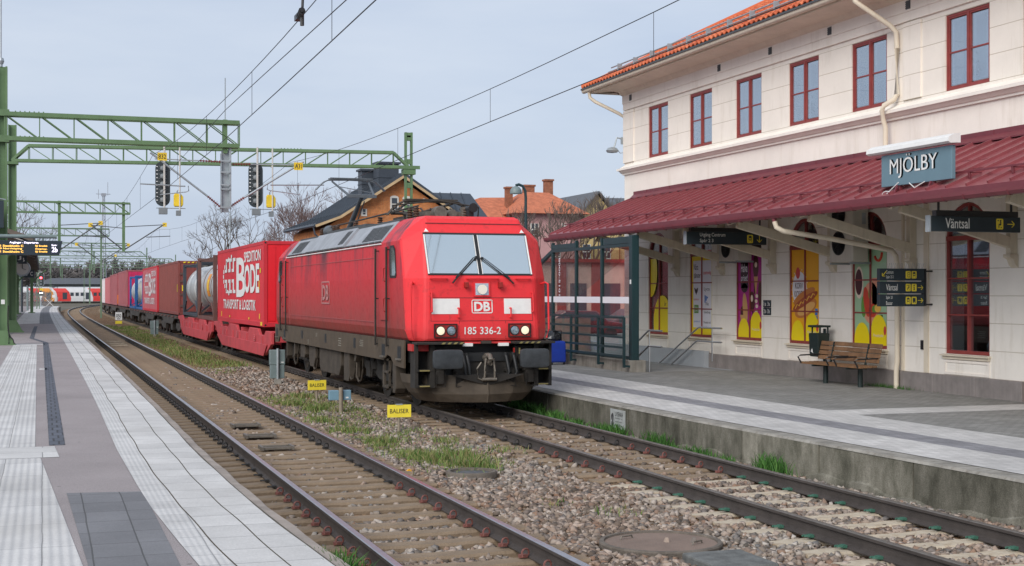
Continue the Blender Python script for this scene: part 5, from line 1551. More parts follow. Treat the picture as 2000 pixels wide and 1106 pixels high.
# plants on two upstairs sills
for c in (34.2, 29.3, 23.1):
    h = MB(); r_ = random.Random(c)
    for k in range(60):
        x, y, z = WX+.32+r_.gauss(0, .04), c+r_.gauss(0, .09), 6.62+abs(r_.gauss(0, .14)); s = .04
        h.add([(x, y-s, z), (x, y+s, z+.02), (x-.02, y, z+.08)], [(0, 1, 2)])
    h.lathe([(.05, 0), (.07, .14)], (WX+.32, c, 6.40), 'z', 10); wb(h, "windowsill_plant", M["plant_green"], st)

def ell(mb, x, y, z, ry, rz, rot=0.0, n=24, clip=None):
    vs = [(x, y, z)]; cr, sr = math.cos(rot), math.sin(rot)
    for k in range(n):
        t = 2*math.pi*k/n; u, w = ry*math.cos(t), rz*math.sin(t)
        yy, zz = y-(u*cr-w*sr), z+u*sr+w*cr
        if clip: yy = min(max(yy, clip[0]), clip[1]); zz = min(max(zz, clip[2]), clip[3])
        vs.append((x, yy, zz))
    mb.add(vs, [(0, 1+k, 1+(k+1) % n) for k in range(n)])
GZ0, GZ1 = 1.104, 3.42
def ground_window(c, posterfn=None, label=None):
    a, b_ = c-HWN+.004, c+HWN-.004; xf = WX+.03
    h = MB()
    for ya, yb in ((a, a+.05), (b_-.05, b_), (c-.028, c+.028)): h.box(xf, xf+.06, ya, yb, GZ0, 3.36)
    h.box(xf, xf+.09, a+.06, b_-.06, GZ0, GZ0+.07) if False else None
    for ya, yb in ((a+.05, c-.028), (c+.028, b_-.05)):
        h.box(xf+.002, xf+.055, ya, yb, GZ0, GZ0+.07); h.box(xf+.002, xf+.055, ya, yb, 1.865, 1.895); h.box(xf+.002, xf+.055, ya, yb, 2.59, 2.62)
    h.box(xf-.01, xf+.07, a, b_, 3.36, 3.45)
    arc0 = []; arc1 = []
    for k in range(13):
        t = math.pi*k/12; arc0.append((c+(HWN-.006)*math.cos(t), 3.45+(HWN-.04)*math.sin(t))); arc1.append((c+(HWN-.07)*math.cos(t), 3.45+(HWN-.105)*math.sin(t)))
    h.loft([[(xf+.004, y, z) for y, z in arc0], [(xf+.004, y, z) for y, z in arc1], [(xf+.08, y, z) for y, z in arc1]], False, False, closed=False)
    h.box(xf+.01, xf+.08, c-.02, c+.02, 3.45, 3.45+HWN-.06)
    w_ = wb(h, "window", M["frame_red"], st)
    h = MB(); h.box(xf+.05, xf+.056, a+.05, b_-.05, GZ0+.06, 3.37); h.prism([(y, z) for y, z in arc1], 'x', xf+.05, xf+.056); wb(h, "pane", M["pane_film"] if posterfn else M["pane_sky"], w_)
    h = MB(); h.prism([(WX-.10, 1.06), (WX-.10, 1.085), (WX+.10, 1.104), (WX+.10, 1.06)], 'y', a-.06, b_+.06); h.box(WX-.05, WX-.002, a-.03, b_+.03, 1.0, 1.06); wb(h, "window_sill", M["trim_cream"], w_)
    h = MB(); leaf(h, WX-.02, WX-.001, a-.02, b_+.02, .69, .98, .05); wb(h, "apron_panel", M["wall_plain"], w_)
    if posterfn: posterfn(w_, c, a+.05, b_-.05, xf+.022)
    return w_
for nme, col in (("ad_magenta", (.42, .02, .24)), ("ad_orange", (.86, .42, .015)), ("ad_yellow", (.88, .70, .01)), ("ad_green", (.36, .56, .36)), ("ad_white", (.78, .79, .84)), ("ad_black", (.02, .015, .02)),
                 ("ad_bun", (.55, .20, .045)), ("ad_bun_light", (.75, .42, .13)), ("ad_sausage", (.36, .08, .03)), ("ad_sauce", (.06, .015, .02)), ("ad_salmon", (.72, .32, .20)), ("ad_tomato", (.58, .06, .03)), ("ad_lettuce", (.12, .32, .05)), ("ad_choco", (.07, .02, .015)), ("ad_cone", (.62, .36, .14)), ("ad_cream", (.80, .68, .55)), ("ad_blue", (.05, .20, .55)), ("ad_red", (.6, .06, .05)), ("ad_gold", (.85, .5, .1))):
    pm(nme, col, .35, var=.03)
def film(w_, nm, y0, y1, z0, z1, x, name="poster"):
    h = MB(); h.box(x-.001, x+.001, y0, y1, z0, z1); return wb(h, name, M[nm], w_)
def shape(w_, nm, fn, name="poster_print"):
    h = MB(); fn(h); return wb(h, name, M[nm], w_)
def humps(h, x, c, y0, y1):
    ell(h, x, c+.33, GZ0+.16, .30, .40, clip=(c+.04, y1-.005, GZ0+.07, 3.3)); ell(h, x, c-.32, GZ0+.22, .34, .52, clip=(y0+.005, c-.04, GZ0+.07, 3.3))
def press(w_, x, c):
    shape(w_, "ad_cream", lambda h: h.text("Pressbyrån", FX(x-.002, c-.12, 1.34), .38, .085, .01), "poster_lettering")
    shape(w_, "ad_red", lambda h: ell(h, x-.002, c-.56, 1.50, .05, .10))
def poster_yellow(w_, c, y0, y1, x):
    shape(w_, "ad_yellow", lambda h: (ell(h, x, c+.62, 2.95, .45, .75, clip=(c+.03, y1, GZ0, 3.34)), ell(h, x, c-.20, GZ0+.35, .62, .80, clip=(y0, c+.5, GZ0+.07, 3.3))), "poster")
    shape(w_, "ad_choco", lambda h: (h.text("år", FX(x-.002, c-.33, 1.95), .14, .12),), "poster_lettering")
def poster_services(w_, c, y0, y1, x):
    film(w_, "ad_yellow", y0, y1, GZ0+.07, 3.34, x)
    shape(w_, "ad_white", lambda h: h.box(x-.004, x-.002, y0+.06, y1-.09, GZ0+.26, 3.22))
    xt = x-.006
    shape(w_, "ad_black", lambda h: (h.text("Nära", FX(xt, y1-.13, 2.96), .27, .17, .012), h.text("tjänster", FX(xt, y1-.13, 2.70), .42, .18, .012), h.text("Lyca", FX(xt, c-.12, 2.36), .34, .12), h.text("Via", FX(xt, c-.2, 1.98), .2, .1), h.text("halebop", FX(xt, c-.12, 1.74), .38, .09), h.text("Presenta och", FX(xt, c-.1, 1.48), .42, .07), h.text("tankat.se", FX(xt, c-.1, 1.34), .40, .08),
        [ell(h, xt, y1-.28+.06*k, 2.36+.03*abs(k), .035, .09, .5*k) for k in (-1, 0, 1)]), "poster_lettering")
    shape(w_, "ad_red", lambda h: (h.text("comviq", FX(xt, c-.08, 2.80), .46, .13, .02), h.text("instabox", FX(xt, y1-.12, 2.12), .34, .06)), "poster_lettering")
    shape(w_, "ad_lettuce", lambda h: h.box(xt-.001, xt, y1-.42, y1-.16, 1.76, 1.99)); shape(w_, "ad_white", lambda h: (h.text("PÅSKEN", FX(xt-.003, y1-.18, 1.9), .2, .05), h.text("KOMMER", FX(xt-.003, y1-.18, 1.8), .2, .05)), "poster_lettering")
    shape(w_, "ad_blue", lambda h: (h.text("postnord", FX(xt, y1-.14, 1.49), .36, .075), [h.box(xt-.001, xt, c-.22-.07*k, c-.16-.07*k, 2.05+.06*k, 2.26-.02*k) for k in range(3)]), "poster_lettering")
def poster_ice(w_, c, y0, y1, x):
    film(w_, "ad_magenta", y0, y1, GZ0+.07, 3.36, x)
    shape(w_, "ad_black", lambda h: (h.box(x-.004, x-.002, c+.1, c+.5, 2.45, 3.12), ell(h, x-.004, c+.3, 3.1, .2, .12), ell(h, x-.004, c+.3, 2.45, .17, .12)), "speech_bubble")
    shape(w_, "ad_white", lambda h: (h.text("Halva", FX(x-.006, c+.48, 2.86), .34, .22, .012), h.text("priset!", FX(x-.006, c+.48, 2.58), .36, .22, .012)), "poster_lettering")
    shape(w_, "ad_choco", lambda h: (ell(h, x-.003, c-.30, 3.0, .15, .30), ell(h, x-.003, c-.10, 2.1, .16, .26), ell(h, x-.003, c+.42, 1.82, .09, .16), h.box(x-.004, x-.002, c-.18, c-.12, 1.35, 2.1), h.box(x-.004, x-.002, c-.28, c-.2, 2.3, 2.8), ell(h, x-.003, c-.52, 2.3, .1, .32)))
    shape(w_, "ad_cone", lambda h: (ell(h, x-.005, c+.26, 1.92, .13, .40, .12), h.add([(x-.005, c+.34, 1.75), (x-.005, c+.54, 1.75), (x-.005, c+.34, 1.25)], [(0, 1, 2)]), h.add([(x-.005, c-.2, 2.74), (x-.005, c-.42, 2.74), (x-.005, c-.31, 2.25)], [(0, 2, 1)])))
    shape(w_, "ad_cream", lambda h: (ell(h, x-.006, c-.31, 3.04, .07, .07), ell(h, x-.006, c-.10, 2.18, .06, .09), [ell(h, x-.006, c-.36+.03*(k % 2), 1.72+.13*k, .07, .05) for k in range(5)]))
    shape(w_, "ad_yellow", lambda h: humps(h, x-.008, c, y0, y1)); press(w_, x-.008, c)
def poster_hotdog(w_, c, y0, y1, x):
    film(w_, "ad_orange", y0, y1, GZ0+.07, 3.36, x)
    shape(w_, "ad_white", lambda h: (ell(h, x-.003, c+.27, 2.42, .33, .42), [h.add([(x-.003, c+.27-.40*math.cos(t), 2.42+.50*math.sin(t)), (x-.003, c+.27-.36*math.cos(t+.05), 2.42+.46*math.sin(t+.05)), (x-.003, c+.27-.36*math.cos(t-.05), 2.42+.46*math.sin(t-.05))], [(0, 1, 2)]) for t in [k*.32 for k in range(20)]]))
    shape(w_, "ad_red", lambda h: ell(h, x-.005, c+.34, 2.80, .10, .14))
    shape(w_, "ad_choco", lambda h: (h.text("KORV", FX(x-.005, c+.47, 2.42), .36, .15, .01), h.text("KIOSKEN", FX(x-.005, c+.50, 2.22), .44, .15, .01)), "poster_lettering")
    shape(w_, "ad_bun", lambda h: (ell(h, x-.007, c-.02, 1.96, .52, .20, .30), ell(h, x-.007, c+.05, 2.24, .52, .13, .35)))
    shape(w_, "ad_bun_light", lambda h: ell(h, x-.009, c-.05, 1.94, .42, .12, .30))
    shape(w_, "ad_sausage", lambda h: ell(h, x-.011, c+.0, 2.13, .60, .105, .36))
    shape(w_, "ad_gold", lambda h: h.path([(x-.012, c+.45-.09*k, 1.96+.033*k+(.05 if k % 2 else -.02)) for k in range(11)], .014, 4), "poster_print")
    shape(w_, "ad_yellow", lambda h: humps(h, x-.014, c, y0, y1)); shape(w_, "ad_blue", lambda h: [h.box(x-.006, x-.004, c-.44, c-.56, 1.7+.09*k, 1.77+.09*k) for k in range(3)]); press(w_, x-.014, c)
def poster_sandwich(w_, c, y0, y1, x):
    film(w_, "ad_green", y0, y1, GZ0+.07, 3.36, x)
    shape(w_, "ad_cream", lambda h: ell(h, x-.003, c+.46, 2.55, .17, .36, clip=(y0, y1, 1, 3.3)))
    shape(w_, "ad_sauce", lambda h: ell(h, x-.005, c+.47, 2.56, .14, .29, clip=(y0, y1, 1, 3.3)))
    shape(w_, "ad_salmon", lambda h: (h.box(x-.005, x-.003, c-.05, c-.35, 2.0, 2.65), ell(h, x-.005, c+.0, 2.10, .33, .46)))
    shape(w_, "ad_tomato", lambda h: (ell(h, x-.008, c+.15, 2.12, .12, .34, .2), ell(h, x-.008, c-.08, 1.93, .15, .15), h.path([(x-.008, c-.30-.14*math.cos(t), 3.20-.18*math.sin(t)) for t in [k*.3 for k in range(10)]], .03, 5)))
    shape(w_, "ad_lettuce", lambda h: (ell(h, x-.006, c+.27, 2.02, .10, .24), ell(h, x-.009, c-.18, 1.96, .13, .09), ell(h, x-.010, c+.02, 2.3, .06, .13)))
    shape(w_, "ad_gold", lambda h: ell(h, x-.011, c-.28, 1.98, .12, .09))
    shape(w_, "ad_yellow", lambda h: humps(h, x-.014, c, y0, y1)); shape(w_, "plant_green", lambda h: [h.box(x-.006, x-.004, c-.32, c-.46, 1.62+.08*k, 1.68+.08*k) for k in range(3)]); press(w_, x-.014, c)
for c, f in zip(WIN, (poster_yellow, poster_services, poster_ice, poster_hotdog, poster_sandwich, None)): ground_window(c, f)
# a plastic bag behind the waiting room window
h = MB(); h.lathe([(.02, 0), (.2, .03), (.24, .16), (.18, .3), (.05, .42), (.08, .5)], (WX+.42, 22.45, 1.12), 'z', 9); bag = wb(h, "plastic_bag", pm("bag_white", (.42, .46, .46), .5, var=.3, scale=9), None or st, smooth=30)
# door recess at the near end
h = MB(); h.box(WX+.40, WX+.46, DOOR[0], DOOR[1], .3, 3.6); wb(h, "entrance_door", M["frame_red"], st)
# eaves: cove, soffit, gutter -------------------------------------------
h = MB(); h.loft([[(WX-.055, y, 8.47), (WX-.12, y, 8.50), (WX-.19, y, 8.585), (16.42, y, 8.64), (16.38, y, 8.64), (16.38, y, 8.74), (WX+.3, y, 8.78)] for y in (YB0, YB1+.055)], True, True, closed=False)
h.loft([[(WX-.055, YB1+.055, 8.47), (WX-.19, YB1+.19, 8.585), (16.38, 40.75, 8.64), (16.38, 40.75, 8.74)], [(27, YB1+.055, 8.47), (27, YB1+.19, 8.585), (27, 40.75, 8.64), (27, 40.75, 8.74)]], False, False, closed=False)
h.box(16.38, WX-.19, YB1+.055, 40.75, 8.64, 8.74)
wb(h, "eaves_soffit", M["trim_cream"], st)
h = MB(); ring = [(.0, .0), (-.015, -.06), (-.06, -.10), (-.12, -.095), (-.155, -.05), (-.16, .015), (-.15, .015), (-.145, -.045), (-.115, -.08), (-.06, -.085), (-.022, -.05), (-.01, .0)]
h.loft([[(16.39+x, y, 8.77+z) for x, z in ring] for y in (YB0, 41.0)]); wb(h, "roof_gutter", M["trim_cream"], st, smooth=60)
# pantiles
TX0, TZ0, SL = 16.22, 8.80, math.tan(R(27))
h = MB(); pit = .235; cx_, r_ = math.cos(R(27)), random.Random(9)
rows = 18; ycol = YB0
col = 0
while ycol < 41.0:
    for rw in range(rows):
        x0 = TX0+rw*.33; x1 = x0+.36
        if ycol+pit > 41.0-(x0-TX0): continue
        z0_ = TZ0+(x0-TX0)*SL+.045; z1_ = TZ0+(x1-TX0)*SL+.012
        up = [(0, .0), (.05, .045), (.10, .06), (.15, .045), (.19, .0), (.235, .0)]
        jz = r_.uniform(-.004, .004)
        ra = [(x0, ycol+u, z0_+w+jz) for u, w in up]; rb = [(x1, ycol+u, z1_+w+jz) for u, w in up]; rc = [(x0+.01, ycol+u, z0_+w-.03) for u, w in up]
        h.loft([rc, ra, rb], False, False, closed=False)
    ycol += pit
wb(h, "tile_roof", M["tile_orange"], st)
h = MB()
RX = 22.2; RZ = TZ0+(RX-TX0)*SL
h.add([(TX0, YB0, TZ0), (TX0, 41.0, TZ0), (RX, 41.0-(RX-TX0), RZ-.02), (RX, YB0, RZ-.02), (28.2, YB0, TZ0), (28.2, 41.0, TZ0)], [(0, 1, 2, 3), (1, 5, 2), (3, 2, 5, 4)])
h.path([(TX0+.03, 40.97, TZ0+.06), (RX, 41.0-(RX-TX0), RZ+.06)], .09, 8); h.path([(RX, YB0, RZ+.04), (RX, 41.0-(RX-TX0), RZ+.04)], .10, 8)
wb(h, "roof_deck", M["tile_orange"], st)
h = MB(); h.box(TX0-.02, TX0+.02, YB0, 41.0, TZ0-.03, TZ0+.02); wb(h, "eaves_board", M["loco_louvre"], st)
h = MB()
for o, zz in ((.52, .16), (.62, .26)): h.tube((TX0+o, YB0, TZ0+o*SL+zz), (TX0+o, 40.0, TZ0+o*SL+zz), .022, 6)
y = 8.0
while y < 40: 
    h.cbox((TX0+.56, y, TZ0+.56*SL+.17), .14, .05, .24); y += 1.2
wb(h, "snow_guard", M["galv"], st)
# downpipes
def pipe(pts, name, mat, parent, r=.055):
    h = MB(); h.path(pts, r, 10); return wb(h, name, mat, parent, smooth=60)
pipe([(16.33, 25.55, 8.68), (16.36, 25.52, 8.52), (16.5, 25.45, 8.40), (17.0, 25.18, 7.98), (17.1, 25.12, 7.85), (17.12, 25.12, 7.5), (17.12, 25.12, 6.52), (17.08, 25.16, 6.42), (16.92, 25.3, 6.30), (16.90, 25.34, 6.2), (16.95, 25.36, 6.0), (17.0, 25.36, 5.85), (17.0, 25.36, 5.3)], "downpipe", M["trim_cream"], st)
pipe([(16.33, 40.6, 8.68), (16.36, 40.6, 8.5), (16.5, 40.5, 8.36), (17.1, 40.0, 7.95), (17.3, 39.92, 7.8), (17.3, 39.9, 6.4)], "downpipe", M["trim_cream"], st)
# ------------------------------------------------------------------ canopy along the platform side
CX0, CZ0, CX1, CZ1 = 14.40, 4.07, WX, 5.24
CY0, CY1 = 6.0, 39.0
def cz(x): return CZ0+(x-CX0)*(CZ1-CZ0)/(CX1-CX0)
cp = MB(); cp.add([(CX0, CY0, CZ0), (CX1-.002, CY0, CZ1), (CX1-.002, CY1, CZ1), (CX0, CY1, CZ0), (CX0, CY0, CZ0-.05), (CX1-.002, CY0, CZ1-.05), (CX1-.002, CY1, CZ1-.05), (CX0, CY1, CZ0-.05)], [(0, 1, 2, 3), (0, 4, 5, 1), (2, 6, 7, 3), (0, 3, 7, 4)])
y = CY0
while y < CY1+.01:
    cp.bar((CX0+.02, y, CZ0+.025), (CX1-.01, y, CZ1+.025), .032, .06); y += .55
r_ = random.Random(4); y = CY0+.275
while y < CY1:      # cross seams, staggered
    x = CX0+r_.uniform(.9, 1.9); cp.bar((x, y-.25, cz(x)+.004), (x, y+.25, cz(x)+.004), .03, .012); y += .55
can = wb(cp, "canopy_roof", M["canopy_red"], st)
h = MB(); h.box(WX-.05, WX-.002, CY0, CY1, CZ1-.02, CZ1+.19); h.prism([(WX-.05, CZ1+.1), (WX-.16, CZ1-.0), (WX-.16, CZ1-.03), (WX-.05, CZ1)], 'y', CY0, CY1)
y = CY0
while y < CY1: h.box(WX-.058, WX-.05, y, y+.012, CZ1+.02, CZ1+.19); y += 1.6
wb(h, "flashing", M["canopy_red_dark"], can)
h = MB(); h.bar((CX0+.38, CY0, cz(CX0+.38)+.14), (CX0+.38, CY1-.3, cz(CX0+.38)+.14), .03, .03); y = CY0+.4
while y < CY1-.3:
    h.bar((CX0+.38, y, cz(CX0+.38)+.15), (CX0+.40, y, cz(CX0+.4)), .05, .03); h.bar((CX0+.38, y, cz(CX0+.38)+.12), (CX0+.62, y, cz(CX0+.62)+.02), .04, .02); y += 1.1
wb(h, "snow_rail", M["canopy_red_dark"], can)
h = MB(); h.box(CX0-.02, CX0+.015, CY0, CY1+.02, CZ0-.16, CZ0-.005); ring = [(-.02, .0), (-.03, -.06), (-.07, -.10), (-.13, -.09), (-.165, -.04), (-.17, .02), (-.16, .02), (-.155, -.035), (-.12, -.075), (-.07, -.085), (-.042, -.05), (-.03, .0)]
h.loft([[(CX0+x, y, CZ0-.12+z) for x, z in ring] for y in (CY0, CY1+.06)])
y = CY0+.4
while y < CY1: h.path([(CX0-.02, y, CZ0-.10), (CX0-.06, y, CZ0-.225), (CX0-.13, y, CZ0-.22), (CX0-.175, y, CZ0-.14)], .008, 4); y += .55
h.box(CX0, CX1, CY1-.0, CY1+.03, CZ0-.1, CZ0-.02) if False else None
wb(h, "canopy_gutter", M["canopy_red_dark"], can)
h = MB(); h.add([(CX0+.02, CY0, CZ0-.055), (CX1-.01, CY0, CZ1-.055), (CX1-.01, CY1-.02, CZ1-.055), (CX0+.02, CY1-.02, CZ0-.055)], [(3, 2, 1, 0)]); 
x = CX0+.2
while x < CX1: h.bar((x, CY0, cz(x)-.06), (x, CY1-.03, cz(x)-.06), .012, .012); x += .16
wb(h, "canopy_soffit", M["soffit_boards"], can)
h = MB()
for x in (CX0+.25, CX0+1.5): h.box(x-.07, x+.07, CY0, CY1-.05, cz(x)-.26, cz(x)-.075)
wb(h, "canopy_beam", M["beam_cream"], can)
for y in (35.92, 33.15, 30.42, 27.67, 24.6, 21.45, 18.5, 15.5):
    h = MB(); w = .14
    h.bar((CX0+.05, y, cz(CX0)-.17), (WX-.02, y, CZ1-.25), w, .16)                 # rafter
    h.bar((CX0+.30, y, CZ0-.20), (WX-.10, y, 3.24), w*.9, .20)                      # raking strut
    h.box(WX-.16, WX-.002, y-w/2, y+w/2, 3.04, CZ1-.25)                             # wall post
    h.prism([(WX-.002, 2.78), (WX-.07, 2.83), (WX-.12, 2.94), (WX-.20, 2.98), (WX-.20, 3.04), (WX-.002, 3.04)], 'y', y-w*.7, y+w*.7)
    wb(h, "canopy_bracket", M["beam_cream"], can, bevel=.008)
pipe([(14.32, 25.35, 3.93), (14.33, 25.35, 3.78)], "gutter_outlet", M["canopy_red_dark"], can, .05)
pipe([(14.33, 25.35, 3.80), (14.36, 25.34, 3.68), (14.5, 25.3, 3.60), (15.5, 25.2, 3.46), (16.95, 25.06, 3.22), (17.05, 25.05, 3.1), (17.08, 25.05, 2.9), (17.08, 25.05, .85), (17.06, 25.05, .75), (17.06, 25.05, .3)], "downpipe", M["trim_cream"], st)
# electric box and little plates on the wall
h = MB(); h.box(WX-.03, WX-.002, 24.28, 24.36, 1.15, 1.34); wb(h, "socket_plate", M["black_plastic"], st)
# ------------------------------------------------------------------ things hung on or standing by the station
def sign_arrow(h, F, s, kind):
    o, r, u = (Vector(x) for x in F)
    def P(a, b_): return tuple(o+r*(a*s)+u*(b_*s))
    w = .09*s
    if kind == 'right': segs = [((0, .5), (1, .5)), ((.62, .88), (1, .5)), ((.62, .12), (1, .5))]
    elif kind == 'down': segs = [((.5, 1), (.5, 0)), ((.12, .38), (.5, 0)), ((.88, .38), (.5, 0))]
    else: segs = [((.95, 1), (.1, .1)), ((.1, .65), (.1, .1)), ((.7, .1), (.1, .1))]
    for a, b_ in segs: h.bar(P(*a), P(*b_), w, .006, up=tuple(r.cross(u)))
def picto(fg, bg, F, s, kind):
    """yellow rounded tile with a dark pictogram"""
    o, r, u = (Vector(x) for x in F); n = r.cross(u)
    pts = []
    for cx, cy, t0 in ((.85, .85, 0), (.15, .85, 90), (.15, .15, 180), (.85, .15, 270)):
        for k in range(4): t = R(t0+30*k); pts.append((cx+.15*math.cos(t), cy+.15*math.sin(t)))
    bg.add([tuple(o+r*(a*s*.8)+u*(b_*s)) for a, b_ in pts], [tuple(range(len(pts)))])
    def rect(a0, a1, b0, b1): fg.add([tuple(o+n*.002+r*(a*s*.8)+u*(b_*s)) for a, b_ in ((a0, b0), (a1, b0), (a1, b1), (a0, b1))], [(0, 1, 2, 3)])
    def circ(ca, cb, q): fg.add([tuple(o+n*.002+r*((ca+q*1.25*math.cos(R(30*k)))*s*.8)+u*((cb+q*math.sin(R(30*k)))*s)) for k in range(12)], [tuple(range(12))])
    if kind == 'train':
        rect(.25, .75, .62, .84); rect(.25, .33, .40, .62); rect(.67, .75, .40, .62); rect(.25, .75, .34, .44); rect(.42, .58, .84, .9)
        for k in range(3): rect(.2+.04*k, .3+.04*k, .10+.08*k, .14+.08*k); rect(.7-.04*k, .8-.04*k, .10+.08*k, .14+.08*k)
    elif kind == 'wait':
        circ(.62, .80, .09); rect(.55, .72, .42, .70); rect(.35, .66, .38, .50); rect(.33, .43, .14, .42); rect(.62, .80, .16, .22); circ(.28, .82, .07)
    elif kind == 'info': circ(.5, .80, .10); rect(.42, .58, .18, .62); rect(.34, .5, .55, .62); rect(.34, .66, .16, .23)
    elif kind == 'exit': rect(.35, .42, .2, .82); rect(.35, .8, .78, .84); rect(.35, .8, .16, .22); rect(.5, .85, .47, .54); rect(.72, .78, .22, .40); rect(.72, .78, .6, .8)
    else: rect(.22, .78, .30, .84); circ(.32, .22, .08); circ(.68, .22, .08)
# MJÖLBY
t = thing("station_name_sign", "blue grey board reading MJÖLBY with a white lamp hood, standing on the red canopy", "sign", (14.62, 20.85, 4.15))
h = MB(); h.box(14.58, 14.66, 19.80, 21.88, 4.25, 4.83); wb(h, "board", M["blue_plate"], t, bevel=.01)
h = MB()
for k, dy in enumerate((-.024, -.012, 0, .012, .024)): h.text("MJÖLBY", FX(14.577-.0008*k, 21.58+dy, 4.38), 1.40, .42); wb(h, "lettering", M["white_paint"], t)
h = MB(); ring = [(0, .0), (-.12, -.01), (-.17, .02), (-.16, .09), (-.05, .155), (.08, .16), (.08, .0)]
h.loft([[(14.62+x, y, 4.86+z) for x, z in ring] for y in (19.72, 22.18)]); wb(h, "lamp_hood", M["white_paint"], t, smooth=30)
for y in (20.35, 21.35):
    h = MB(); h.box(14.60, 14.65, y-.03, y+.03, cz(14.62)-.01, 4.25); h.bar((14.56, y, 4.25), (14.46, y, 4.02), .04, .03); wb(h, "bracket", M["canopy_red_dark"], t)
h = MB(); h.path([(14.5, 21.6+.14*math.cos(k*.5), 4.10+.06*math.sin(k*.5)) for k in range(12)]+[(14.55, 21.3, 4.3)], .009, 5); h.path([(14.5, 20.9, 4.26), (14.47, 20.7, 4.16), (14.5, 20.45, 4.25)], .009, 5); wb(h, "cable", M["white_paint"], t)
def hung_sign(label, y, x0, x1, z0, z1, build, cname="hanging_sign"):
    t = thing(cname, label, "sign", ((x0+x1)/2, y, z0))
    h = MB(); h.box(x0, x1, y-.06, y+.06, z0, z1); wb(h, "sign_box", M["sign_navy"], t, bevel=.006)
    h = MB(); h.box(x0-.02, x0-.001, y-.07, y+.07, z0-.01, z1+.01); wb(h, "end_cap", M["galv"], t)
    h = MB(); h.box(x0+.12, x1-.04, y-.05, y+.07, z1+.002, z1+.10)
    for x in (x0+.2, x1-.15):
        h.tube((x, y, z1+.1), (x, y, cz(x)-.08), .022, 6)
    wb(h, "lamp_rail", M["black_plastic"], t)
    wh, ye, dk = MB(), MB(), MB(); build(wh, ye, dk, y-.0625)
    wb(wh, "lettering", M["sign_text"], t)
    if ye.v: wb(ye, "pictogram_tile", M["sign_yellow"], t)
    if dk.v: wb(dk, "pictogram", M["sign_navy"], t)
    return t
def b1(wh, ye, dk, yf):
    wh.text("Väntsal", FY(14.92, yf, 3.445), .50, .18, .012); picto(dk, ye, FY(15.98, yf, 3.44), .19, 'wait'); sign_arrow(ye, FY(16.22, yf, 3.46), .15, 'right')
hung_sign("long black hanging sign reading Väntsal with a yellow arrow to the right", 20.5, 14.62, 16.50, 3.39, 3.66, b1)
def b2(wh, ye, dk, yf):
    wh.text("Utgång Centrum", FY(14.90, yf, 3.65), .68, .115, .008); wh.text("Spår 2 3", FY(14.90, yf, 3.515), .36, .105, .008); picto(dk, ye, FY(16.17, yf, 3.53), .20, 'train'); sign_arrow(ye, FY(16.42, yf, 3.55), .17, 'down')
hung_sign("black hanging sign reading Utgång Centrum Spår 2 3 with a downward arrow", 30.0, 14.55, 16.70, 3.49, 3.79, b2)
t = thing("direction_sign", "stack of three black direction boards on the wall, reading Centrum, Väntsal and Bussar", "sign", (16.5, 24.0, 2.04))
for i, (z0, z1) in enumerate(((2.565, 2.81), (2.305, 2.55), (2.045, 2.29))):
    h = MB(); h.box(15.92, 16.98, 23.95, 24.05, z0, z1); bd = wb(h, "board", M["sign_navy"], t, bevel=.006)
    wh, ye, dk = MB(), MB(), MB(); yf = 23.947; zz = z0
    if i == 0: sign_arrow(ye, FY(15.97, yf, zz+.08), .11, 'dl'); wh.text("Centrum", FY(16.07, yf, zz+.135), .17, .075); wh.text("Spår 2-3", FY(16.07, yf, zz+.03), .17, .075); picto(dk, ye, FY(16.53, yf, zz+.045), .15, 'exit'); picto(dk, ye, FY(16.67, yf, zz+.045), .15, 'train')
    if i == 1: wh.text("Väntsal", FY(16.07, yf, zz+.06), .27, .13, .004); picto(dk, ye, FY(16.53, yf, zz+.045), .15, 'wait'); picto(dk, ye, FY(16.67, yf, zz+.045), .15, 'info'); sign_arrow(ye, FY(16.82, yf, zz+.06), .12, 'right')
    if i == 2: wh.text("Spår 21", FY(16.07, yf, zz+.135), .15, .075); wh.text("Bussar", FY(16.07, yf, zz+.03), .15, .075); picto(dk, ye, FY(16.53, yf, zz+.045), .15, 'train'); picto(dk, ye, FY(16.67, yf, zz+.045), .15, 'bus'); sign_arrow(ye, FY(16.82, yf, zz+.06), .12, 'right')
    wb(wh, "lettering", M["sign_text"], bd); wb(ye, "pictogram_tile", M["sign_yellow"], bd); wb(dk, "pictogram", M["sign_navy"], bd)
h = MB(); h.box(16.98, 17.02, 23.94, 24.06, 2.05, 2.81)
for z in (2.08, 2.76): h.tube((17.0, 24, z), (17.2, 24, z), .02, 6)
wb(h, "wall_bracket", M["black_plastic"], t)
h = MB()
for k in range(40):
    x = 15.95+k*.027; h.tube((x, 23.97+.04*(k % 3)/2, 2.81), (x+.012*((k*7) % 5-2), 23.95+.05*((k*3) % 3)/2, 2.92), .0025, 3, cap=False)
wb(h, "bird_spikes", M["galv"], t)
t = thing("track_sign", "small dark plates reading 1a 3a 2b 3b on the wall between two posters", "sign", (WX, 30.8, 1.75))
for k, s in enumerate(("1a", "3a", "2b", "3b")):
    y = 30.97-.19*(k % 2); z = 1.96-.19*(k//2)
    h = MB(); h.box(WX-.02, WX-.002, y-.18, y, z, z+.18); pl = wb(h, "plate", M["sign_navy"], t)
    h = MB(); h.text(s, FX(WX-.022, y-.03, z+.04), .12, .10, .004); wb(h, "lettering", M["sign_text"], pl)
